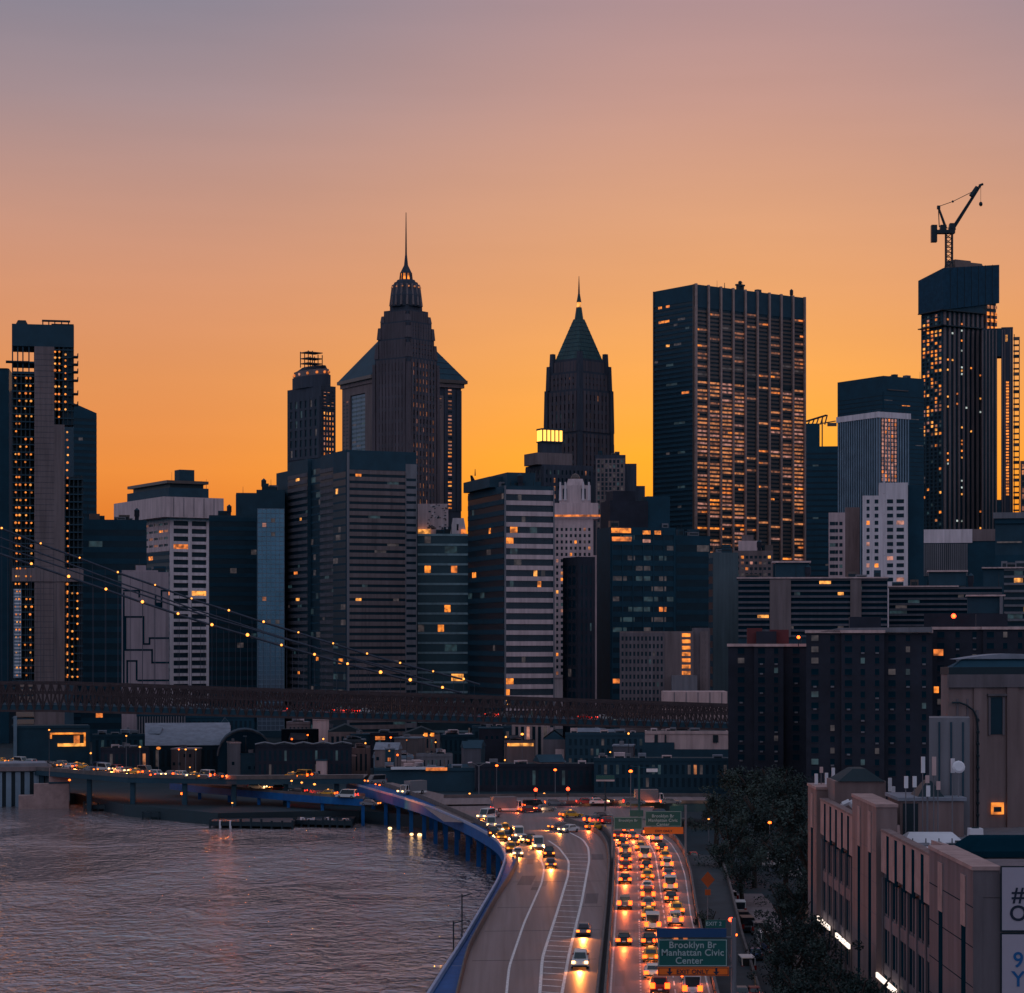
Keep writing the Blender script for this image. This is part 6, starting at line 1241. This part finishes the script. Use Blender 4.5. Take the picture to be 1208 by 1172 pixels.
for i, (x, y) in enumerate(lt):
    k = ['sedan', 'taxi', 'van', 'sedan', 'suv'][i % 5]; p_ = 'yellow' if k == 'taxi' else pcol[i]; g_ = G(x, y, zu + .8)
    yb = upy(g_.x); yy = min(max(g_.y, yb + 2), yb + 16); x_ = X(x, yy)
    near_ = i % 2 == 0; hd = (math.pi * .5 - .35 - math.pi) if near_ else (H90 + .0); hd = -H90 - .75 if near_ else H90 - .75
    c_ = car(k, p_, 'near' if near_ else 'away', (x_, yy, zu + .012), hd, f'{p_} {NOUN[k]} on the elevated road, {refs[i]}', 'cars on the elevated road to the left')
for px, py, li, k, p_, lb in ((325, 926, 'awayred', 'sedan', 'red', 'red sedan on the blue ramp, left of the column'), (350, 929, 'awayred', 'sedan', 'black', 'black sedan on the blue ramp, right of the red one'), (385, 932, 'away', 'taxi', 'yellow', 'yellow taxi on the blue ramp'), (302, 925, 'near', 'suv', 'white', 'white tall car on the blue ramp, farthest left'), (408, 935, 'awayred', 'van', 'white', 'white van on the blue ramp, nearest the viaduct'), (436, 944, 'near', 'sedan', 'grey', 'grey sedan under the end of the blue viaduct')):
    g_ = G(px, py + 4, zr2 + .8); car(k, p_, li, (g_.x, g_.y + 3, zr2 + .012), -H90 - .35 + (0 if li == 'near' else math.pi), lb, 'cars on the blue ramp')
for i, (x, y, n_) in enumerate(((348, 831, 'left'), (402, 830, 'second'), (418, 832, 'third'), (432, 833, 'fourth'), (580, 838, 'fifth'), (597, 839, 'sixth'), (690, 844, 'seventh'), (712, 845, 'last'))):
    x_ = X(x, DB + 6); c_ = car('sedan', ['black', 'grey', 'red', 'white'][i % 4], 'awayred', (x_, DB + 6, zb(x) + 1.62), -H90 + .35 + H90 * 0, f'car with red lights crossing the old bridge deck, {n_} of the line from the river', 'cars crossing the old bridge'); c_['category'] = 'car'
# parked and slow cars on the frontage street
pk = [(817, 1009, 'awayred', 'red', 30.5, 'at the far end of the street beside the jam'), (822, 1013, 'away', 'grey', 31, 'second at the far end of the street'), (833, 1019, 'awayred', 'red', 32, 'third at the far end of the street')]
for x, y, li, p_, _, w in pk: free(x, y, 5, .1, li, 'sedan', p_, f'{p_} sedan with rear lights on, {w}', 'cars on the frontage street')
for i, (x, y) in enumerate([(846, 1038), (852, 1047), (858, 1052), (862, 1058), (866, 1066), (872, 1073), (876, 1082), (899, 1103), (903, 1111), (909, 1116), (914, 1121), (880, 1092), (893, 1095)]):
    g_ = G(x, y, 3.8); r_ = car(['suv', 'sedan', 'van'][i % 3], ['white', 'black', 'grey', 'white', 'blue'][i % 5], 'off', (g_.x, g_.y, 3.15 if g_.x > 36 else 3.03), R.uniform(-.08, .08), f'{["white", "black", "grey", "white", "blue"][i % 5]} parked {NOUN[["suv", "sedan", "van"][i % 3]]}, {ORD[i]} in the row from the far end', 'cars parked along the frontage street')
free(867, 1176, 3.0, .05, 'away', 'sedan', 'grey', 'grey sedan with rear lights on the near street, bottom edge', 'cars on the frontage street') if 0 else None
for x, y, p_, w in ((874, 1170, 'grey', 'left'), (889, 1170, 'red', 'right')): free(x, y, 3.02, .03, 'awayred', 'sedan', p_, f'{p_} sedan with red rear lights at the lower frame edge, {w} of the pair', 'cars on the frontage street')
for i, (x, y, li, k, p_) in enumerate(((839, 1036, 'awayred', 'sedan', 'black'), (842, 1048, 'off', 'van', 'white'), (846, 1062, 'away', 'sedan', 'grey'), (851, 1080, 'off', 'sedan', 'white'), (857, 1096, 'off', 'suv', 'grey'), (862, 1118, 'awayred', 'sedan', 'black'), (880, 1140, 'off', 'van', 'white'), (890, 1124, 'off', 'sedan', 'blue'))):
    free(x, y, 3.02, .03, li, k, p_, f'{p_} {NOUN[k]} driving on the frontage street, {ORD[i]} from the far end', 'cars on the frontage street')
for x, y, w in ((915, 1018, 'beside the tan court'), (906, 1010, 'behind the first in the tan court'), (938, 1030, 'right of the tan court')): free(x, y, 3.02, 1.1, 'off', 'sedan', 'white', f'white car parked {w}', 'cars by the tan court')

# ------------------------------------------------------------------ overhead signs
sg = thing('overhead_sign_gantry', 'near highway sign gantry with green board reading Brooklyn Br, orange exit strip and blue board behind', 'road sign', (0, 0, 0))
sg['label'] = 'near green highway sign gantry reading Brooklyn Br, Manhattan Civic Center, with orange strip'
D_ = 215; k_ = D_ / F
def board(par, x0, x1, y0, y1, D, m, nm, rim=WHITE, th=.12):
    q = MB(); a_, b_, c_, d_ = X(x0, D), X(x1, D), Z(y1, D), Z(y0, D); q.box(a_, b_, D, D + th, c_, d_, m); o = q.obj(nm, par)
    if rim:
        q = MB(); w = .06; q.box(a_ + w, b_ - w, D - .02, D, d_ - 2 * w, d_ - w, rim); q.box(a_ + w, b_ - w, D - .02, D, c_ + w, c_ + 2 * w, rim); q.box(a_ + w, a_ + 2 * w, D - .02, D, c_ + 2 * w, d_ - 2 * w, rim); q.box(b_ - 2 * w, b_ - w, D - .02, D, c_ + 2 * w, d_ - 2 * w, rim); q.obj('rim', o)
    return o
SIGNW = mat('sign_lettering_white', (.32, .38, .38), rough=.4, var=.1)
bo = board(sg, 776, 858, 1108, 1140.6, D_, GREENS, 'green_board', SIGNW)
for s_, y, sz, cx_ in (('Brooklyn Br', 1118.5, .86, 817), ('Manhattan Civic', 1127.5, .86, 817), ('Center', 1137, .86, 813)): text(s_, sz, SIGNW, (X(cx_, D_), D_ - .03, Z(y, D_)), bo, sx=1.0)
bo = board(sg, 776, 860, 1141, 1151.5, D_, ORANGES, 'orange_exit_strip', BLACK)
text('EXIT ONLY', .58, INK, (X(817, D_), D_ - .03, Z(1149, D_)), bo)
for cx_ in (790, 845):
    q = MB(); x_ = X(cx_, D_); z_ = Z(1146.2, D_); q.poly([(x_ - .1, D_ - .03, z_ + .3), (x_ + .1, D_ - .03, z_ + .3), (x_ + .1, D_ - .03, z_ - .02), (x_ + .3, D_ - .03, z_ - .02), (x_, D_ - .03, z_ - .34), (x_ - .3, D_ - .03, z_ - .02), (x_ - .1, D_ - .03, z_ - .02)], [(0, 6, 5, 4, 3, 2, 1)], INK); q.obj('arrow', bo)
bo = board(sg, 775, 857, 1095.5, 1106, D_, BLUES, 'blue_board', None); bo = board(sg, 832, 856, 1085.5, 1095, D_, GREENS, 'exit_tab', None); text('EXIT 2', .5, SIGNW, (X(842, D_), D_ - .03, Z(1092, D_)), bo)
q = MB()
for z_ in (Z(1107, D_), Z(1142, D_)): q.rod((X(773, D_), D_ + .5, z_), (X(866, D_), D_ + .5, z_), .13, GREY)
for k in range(8): xa = X(773 + k * 11.5, D_); q.rod((xa, D_ + .5, Z(1107, D_)), (xa + 11.5 * k_, D_ + .5, Z(1142, D_)), .06, GREY)
q.obj('truss', sg)
q = MB(); q.rod((X(866, D_), D_ + .5, 3), (X(866, D_), D_ + .5, Z(1084, D_)), .24, GREY); q.obj('post', sg)
for px in (797, 808): q = MB(); q.box(X(px, D_) - .2, X(px, D_) + .2, D_ - .7, D_ - .3, Z(1107.4, D_), Z(1106, D_), LIT[2]); q.obj('sign_lamp', sg)
D_ = 384
sg = thing('overhead_sign_gantry', 'far pair of green highway signs on a teal post above the jam', 'road sign', (0, 0, 0))
bo = board(sg, 724, 758, 964, 979, D_, GREENS, 'green_board', SIGNW); text('Brooklyn Br', .62, SIGNW, (X(741, D_), D_ - .03, Z(969.5, D_)), bo); text('City Hall', .5, SIGNW, (X(741, D_), D_ - .03, Z(976, D_)), bo) if 0 else None
bo = board(sg, 761, 804, 957, 975.5, D_, GREENS, 'green_board', SIGNW)
for s_, y in (('Brooklyn Br', 964.5), ('Manhattan Civic', 969.6), ('Center', 974.4)): text(s_, .72, SIGNW, (X(782, D_), D_ - .03, Z(y, D_)), bo)
bo = board(sg, 760, 806, 976, 984, D_, ORANGES, 'orange_exit_strip', None); text('EXIT ONLY', .55, INK, (X(783, D_), D_ - .03, Z(982, D_)), bo)
board(sg, 743, 759, 956, 963.5, D_, GREENS, 'exit_tab', None); board(sg, 790, 806, 951, 957, D_, GREENS, 'exit_tab', None)
q = MB(); q.rod((X(809, D_), D_ + .4, 3), (X(809, D_), D_ + .4, Z(952, D_)), .22, GREY); q.rod((X(722, D_), D_ + .4, ZR), (X(722, D_), D_ + .4, Z(962, D_)), .2, GREY); q.obj('post', sg) if 0 else None
for px, zb0, yt in ((809, 3, 950), (722.5, ZR - 2, 962)): q = MB(); q.rod((X(px, D_), D_ + .4, zb0), (X(px, D_), D_ + .4, Z(yt, D_)), .2, GREY); q.obj('post', sg)
q = MB(); q.rod((X(722, D_), D_ + .4, Z(968, D_)), (X(809, D_), D_ + .4, Z(966, D_)), .15, GREY); q.obj('beam', sg)
D_ = 470
mst = thing('signal_mast', 'tall teal mast with small sign and orange lamp beyond the far green signs', 'mast', (X(754, D_), D_, 3)); q = MB(); q.rod((0, 0, 0), (0, 0, Z(904, D_) - 3), .35, mat('teal_painted_steel', (.01, .06, .07), rough=.5), .2); q.rod((0, 0, Z(905, D_) - 3), (-1.8, 0, Z(904, D_) - 3), .12, TEAL); q.obj('mast', mst)
q = MB(); q.box(1.5, 3.8, 0, .15, Z(911, D_) - 3, Z(907, D_) - 3, WHITE); q.obj('sign_plate', mst); q = MB(); q.rod((0, .05, Z(906, D_) - 3), (3.9, .05, Z(906, D_) - 3), .1, TEAL); q.obj('arm', mst)
for px, py, lb in ((714, 921, 'small green board with a pale lower line above the cross ramp'), ):
    r = thing('road_sign', lb, 'road sign', (X(px, 500), 500, ZR)); q = MB(); q.box(-2, 2, 0, .15, Z(922, 500) - ZR, Z(915, 500) - ZR, GREENS); q.obj('board', r); q = MB(); q.box(-2, 2, -.05, 0, Z(922, 500) - ZR, Z(920, 500) - ZR, PINKW); q.obj('line_plate', r); q = MB(); q.rod((0, .3, 0), (0, .3, Z(915, 500) - ZR), .15, BLACK); q.obj('post', r)
# diamond warning sign
p_ = P(835, 1038, 280); r = thing('warning_sign', 'orange diamond road-works sign with a small orange panel beneath, beside the slip road', 'road sign', (p_.x, p_.y, 3)); h = p_.z - 3
q = MB(); q.poly([(0, 0, h - 1.0), (.85, 0, h), (0, 0, h + 1), (-.85, 0, h), (0, .08, h - 1.0), (.85, .08, h), (0, .08, h + 1), (-.85, .08, h)], [(0, 1, 2, 3), (7, 6, 5, 4), (0, 4, 5, 1), (1, 5, 6, 2), (2, 6, 7, 3), (3, 7, 4, 0)], mat('dull_orange_panel', (.30, .06, .015))); q.obj('diamond', r); q = MB(); q.box(-.35, .35, 0, .08, h - 1.9, h - 1.2, mat('dull_orange_panel', (.3, .06, .015))); q.obj('plate', r); q = MB(); q.rod((0, .15, 0), (0, .15, h), .06, GREY); q.obj('post', r)

# ------------------------------------------------------------------ lamps, poles, trees
LAMPR2 = emis('small_orange_glow', (1, .12, .01), 3, False)
def lamp(px, py, D, glow, label, zbase=3, r=.28, arm=0, tall=True):
    p_ = P(px, py, D); L_ = thing('street_lamp', label, 'street lamp', (p_.x, D, zbase)); h = p_.z - zbase
    q = MB(); q.rod((arm, .0, 0), (arm, 0, h + .1), .11, GREY, .07)
    if arm: q.rod((arm, 0, h + .1), (0, 0, h + .25), .06, GREY)
    q.obj('pole', L_); q = MB(); q.ball((0, 0, h - .1), r, glow, 8, .7); q.obj('lamp_head', L_)
LP = [(586, 903, 620, LAMPO, 'orange street lamp left of centre before the grey loading hall', 3, .4), (655, 908, 560, LAMPO, 'orange street lamp below the gabled grey house', 8, .4), (744, 909.5, 470, LAMPO, 'orange-red lamp on the arm beside the teal mast', 3, .42),
      (554, 936, 560, LAMPY, 'small yellow lamp left of the twin-armed pole', 3, .25), (642, 936, 560, LAMPY, 'small yellow lamp right of the red signal', 8, .28), (908, 970, 410, LAMPO, 'orange-red lamp between the dark trees', 3, .34),
      (863, 1084, 232, LAMPR, 'bright red signal lamp just right of the near green sign', 3, .34), (868, 1102, 240, LAMPO, 'small amber lamp below the bright red signal', 3, .2),
      (460, 977, 545, LAMPW, 'warm lamp under the blue viaduct, leftmost of three', 0.5, .5), (485.5, 984, 530, LAMPW, 'warm lamp under the blue viaduct, middle of three', .5, .45), (495, 984.5, 530, LAMPW, 'warm lamp under the blue viaduct, rightmost of three', .5, .55),
      (215, 936, 590, LAMPO, 'orange light beneath the elevated road', 3, .5), (274, 947, 575, LAMPY, 'small orange light on the pier beneath the elevated road', 1, .25), (82, 920, 616, LAMPO, 'orange lamp beside the pink cabins', 2, .35), (107, 907, 660, LAMPY, 'tiny lamp over the elevated road near the dark shed', 3, .2),
      (58, 861, 730, LAMPY, 'small white lamp at the corner of the amber sign', 3, .3), (149, 868, 700, LAMPY, 'greenish white lamp between market hall and pitched roof', 3, .28), (165, 881, 690, LAMPY, 'amber lamp left of the whitish pitched roof', 3, .35), (187, 882.5, 690, LIT[0], 'wide amber lamp under the whitish pitched roof', 3, .7), (211, 884, 690, LAMPO, 'orange lamp under the pitched roof eave, left of three', 3, .26), (219, 884, 690, LAMPY, 'yellow lamp under the pitched roof eave, middle of three', 3, .3), (231, 884, 690, LAMPY, 'white lamp under the pitched roof eave, right of three', 3, .28), (224, 905, 650, LAMPY, 'small white lamp below the arched pavilion', 3, .22),
      (363, 867, 715, LAMPO, 'amber lamp on the front of the brown brick row', 3, .3), (344, 921, 575, LAMPY, 'yellow lamp on the elevated road, left of three by the column', 9, .3), (356, 923, 575, LAMPY, 'yellow lamp on the elevated road, middle of three by the column', 9, .3), (371, 925, 575, LAMPY, 'yellow lamp on the elevated road, right of three by the column', 9, .36),
      (500, 867, 740, LAMPY, 'amber lamp in front of the rose stepped house, left of pair', 3, .26), (508, 867, 740, LAMPY, 'amber lamp in front of the rose stepped house, right of pair', 3, .26), (616, 866, 700, LAMPY, 'warm lamp on the roof of the grey loading hall', 3, .5), (600, 878, 700, LAMPO, 'amber lamp left of the grey loading hall', 3, .35), (461, 870, 720, LAMPO, 'orange lamp on the dark warehouse under the bridge', 3, .35),
      (443, 918, 590, LAMPO, 'orange signal light, upper left of four at the viaduct end', 9, .32), (448, 918, 590, LAMPY, 'orange signal light, upper right of four at the viaduct end', 9, .34), (443, 925, 590, LAMPO, 'orange signal light, lower left of four at the viaduct end', 9, .2), (448, 926, 590, LAMPO, 'orange signal light, lower right of four at the viaduct end', 9, .28),
      (836, 966, 480, LAMPY, 'tiny white lamp among the far trees', 3, .22), (1173, 700, 1000, LAMPO, 'faint', 3, .1),
      (886, 814, 600, LIT[2], 'faint', 3, .1)]
for l in LP[:-2]: lamp(*l[:5], zbase=l[5], r=l[6])
rl_ = random.Random(21)
for k in range(44):
    D = rl_.uniform(645, 860); px = rl_.uniform(100, 850) if D > 700 else rl_.uniform(430, 850); p_ = P(px, rl_.uniform(862, 902), D); h = max(2.5, p_.z - 3); L_ = thing('small_lamp', 'one of many tiny warm lights scattered among the low roofs under the old bridge', 'lamp', (p_.x, D - 1, 3), 0, 'tiny lights among the low roofs under the old bridge')
    q = MB(); q.rod((0, 0, 0), (0, 0, h), .08, BLACK); q.obj('pole', L_); q = MB(); q.ball((0, 0, h), rl_.uniform(.16, .34), rl_.choice([LAMPY, LAMPY, LIT[2], LAMPR2, LIT[1]]), 6); q.obj('lamp_head', L_)
r = thing('aircraft_warning_light', 'bright red-orange rooftop light above the brick housing towers', 'light', P(1125, 727, 690)); q = MB(); q.ball((0, 0, 0), .75, LAMPR, 8); q.ball((0, -.3, 0), .5, LAMPO, 8); q.obj('lamp_head', r); q = MB(); q.rod((0, 0, -3), (0, 0, -.6), .15, BLACK); q.obj('pole', r)
r = thing('roof_lamp', 'amber light on the lowest brick housing tower roof', 'light', P(942, 752, 598)); q = MB(); q.ball((0, 0, 0), .45, LAMPO, 8); q.obj('lamp_head', r); q = MB(); q.rod((0, 0, -2.4), (0, 0, -.3), .12, BLACK); q.obj('pole', r)
for px, py, D, lb, gl_ in ((632, 932, 520, 'red traffic signal, left of two beyond the junction', LAMPR), (670, 931, 520, 'red traffic signal, right of two beyond the junction', LAMPR)):
    p_ = P(px, py, D); r = thing('traffic_signal', lb, 'traffic light', (p_.x, D, ZR)); h = p_.z - ZR; q = MB(); q.rod((0, .4, 0), (0, .4, h + .8), .1, BLACK); q.obj('pole', r); q = MB(); q.box(-.3, .3, 0, .3, h - 1.4, h + .5, BLACK); q.obj('housing', r); q = MB(); q.ball((0, -.05, h), .42, gl_, 8, 1); q.obj('red_lens', r)
r = thing('street_lamp', 'pale unlit lamp pole with two short arms beyond the bend', 'street lamp', (X(565, 540), 540, 3)); q = MB(); h = Z(904, 540) - 3; q.rod((0, 0, 0), (0, 0, h), .16, GREY, .1); q.obj('pole', r)
for sg_ in (-1, 1): q = MB(); q.rod((0, 0, h), (sg_ * 1.8, 0, h + .9), .08, GREY); q.rod((sg_ * 1.6, 0, h + .9), (sg_ * 2.6, 0, h + .8), .16, PALE); q.obj('arm', r)
for px, y0, y1, y2, lb in ((545, 1055, 1105, 1062, 'tall thin metal pole with two side arms, standing out over the water'), (535, 1087, 1120, 1100, 'shorter thin metal pole with side arms beside the taller one over the water')):
    D_ = 300; r = thing('navigation_pole', lb, 'pole', (X(px, D_), D_, 0)); zt_ = Z(y0, D_); q = MB(); q.rod((0, 0, -1), (0, 0, zt_), .1, BLACK); q.obj('pole', r); q = MB(); q.rod((0, 0, zt_ - .3), (1.3, 0, zt_ + .1), .07, BLACK); q.obj('arm', r); q = MB(); q.rod((0, 0, zt_ - 4.6), (2.2, 0, zt_ - 4.2), .07, BLACK); q.obj('arm', r)
r = thing('sign_post', 'dark slim post on the blue viaduct edge at the bend', 'post', (X(603, 405), 405, ZR - .15)); q = MB(); h = Z(975, 405) - ZR; q.rod((0, 0, 0), (0, 0, h), .14, BLACK); q.obj('pole', r); q = MB(); q.box(-.35, .35, -.1, .1, h - 1.2, h, BLACK); q.obj('head', r)

LEAF = [mat('dark_foliage', (.010, .022, .022), rough=.9, var=.4, scale=1.5), mat('foliage_light_clump', (.034, .054, .048), rough=.9, var=.4, scale=1.5)]
BARK = mat('tree_bark', (.035, .027, .024), rough=.95, var=.4, scale=2, bump=.4)
crowns = []
for sd_ in range(4):
    rr = random.Random(40 + sd_); q = MB(); cl = [(rr.gauss(0, .42), rr.gauss(0, .42), rr.uniform(-.55, .75)) for _ in range(30)]
    for cx_, cy_, cz_ in cl:
        s_ = rr.uniform(.16, .34); lf = LEAF[0] if rr.random() < .65 else LEAF[1]
        for k in range(85):
            v_ = Vector((rr.gauss(0, 1), rr.gauss(0, 1), rr.gauss(0, 1))).normalized() * s_ * rr.uniform(.5, 1.15); c_ = Vector((cx_, cy_, cz_)) + v_
            n1 = Vector((rr.uniform(-1, 1), rr.uniform(-1, 1), rr.uniform(-1, 1))).normalized(); n2 = n1.cross(Vector((rr.uniform(-1, 1), rr.uniform(-1, 1), 1))).normalized(); z_ = rr.uniform(.03, .06)
            q.poly([c_ - n1 * z_, c_ + n2 * z_ * .6, c_ + n1 * z_, c_ - n2 * z_ * .6], [(0, 1, 2, 3)], lf)
    o = q.obj('crown'); crowns.append(o.data); bpy.data.objects.remove(o)
def trunk_mesh(sd_):
    rr = random.Random(sd_); q = MB(); q.rod((0, 0, 0), (.05, 0, .55), .055, BARK, .035, 7)
    for k in range(5): a_ = k * 1.26 + rr.random(); q.rod((.05, 0, .42 + k * .03), (.32 * math.cos(a_), .32 * math.sin(a_), .8 + rr.uniform(0, .2)), .026, BARK, .009, 5)
    o = q.obj('trunk'); m_ = o.data; bpy.data.objects.remove(o); return m_
trunks = [trunk_mesh(5), trunk_mesh(9)]
def tree(x, y, h, w, label, i, z0=3):
    r = thing('tree', label, 'tree', (x, y, z0), R.uniform(0, 6), 'dark trees along the street on the right')
    o = bpy.data.objects.new('trunk', trunks[i % 2]); COL.objects.link(o); o.parent = r; o.scale = (h, h, h)
    o = bpy.data.objects.new('crown', crowns[i % 4]); COL.objects.link(o); o.parent = r; o.location = (0, 0, h * .62); o.scale = (w, w, h * .45); o.rotation_euler = (0, 0, R.uniform(0, 6))
TR = [(868, 940, 520, 13, 7), (893, 935, 505, 14, 7.5), (920, 925, 490, 15, 8), (942, 930, 470, 14, 7), (845, 962, 470, 10, 5.5), (872, 958, 450, 11, 6), (900, 950, 430, 13, 6.5), (932, 945, 410, 14, 7), (865, 985, 410, 9, 5), (890, 988, 390, 9, 4.6), (925, 985, 372, 10, 5.5), (948, 975, 360, 12, 5.5), (850, 1005, 385, 8, 4), (876, 1015, 365, 7.5, 3.8), (925, 1062, 330, 7, 4), (945, 1052, 325, 8, 4.4),
      (934, 1090, 300, 8, 4), (952, 1080, 285, 8, 4), (915, 1118, 283, 7, 3.4), (960, 1110, 262, 8, 4), (935, 1130, 266, 7.5, 3.8), (975, 1140, 243, 8, 4), (950, 1150, 240, 7.5, 3.8), (1000, 1160, 228, 8, 4), (1012, 1150, 221, 7, 3.4), (830, 1075, 300, 4.5, 2.2), (970, 1165, 224, 8, 3.8), (928, 1160, 243, 7, 3.2)]
for i, (px, pt_, D, h, w) in enumerate(TR):
    z0 = 3
    tree(X(px, D), D, max(h, (Z(pt_, D) - 3)) if Z(pt_, D) < 26 else h, w, f'dark leafy street tree, {["first", "second", "third", "fourth", "fifth", "sixth", "seventh", "eighth", "ninth", "tenth", "eleventh", "twelfth", "thirteenth", "fourteenth", "fifteenth", "sixteenth", "seventeenth", "eighteenth", "nineteenth", "twentieth", "twenty-first", "twenty-second", "twenty-third", "twenty-fourth", "twenty-fifth", "twenty-sixth", "twenty-seventh", "twenty-eighth"][i]} counting from the brick towers toward the near building', i)
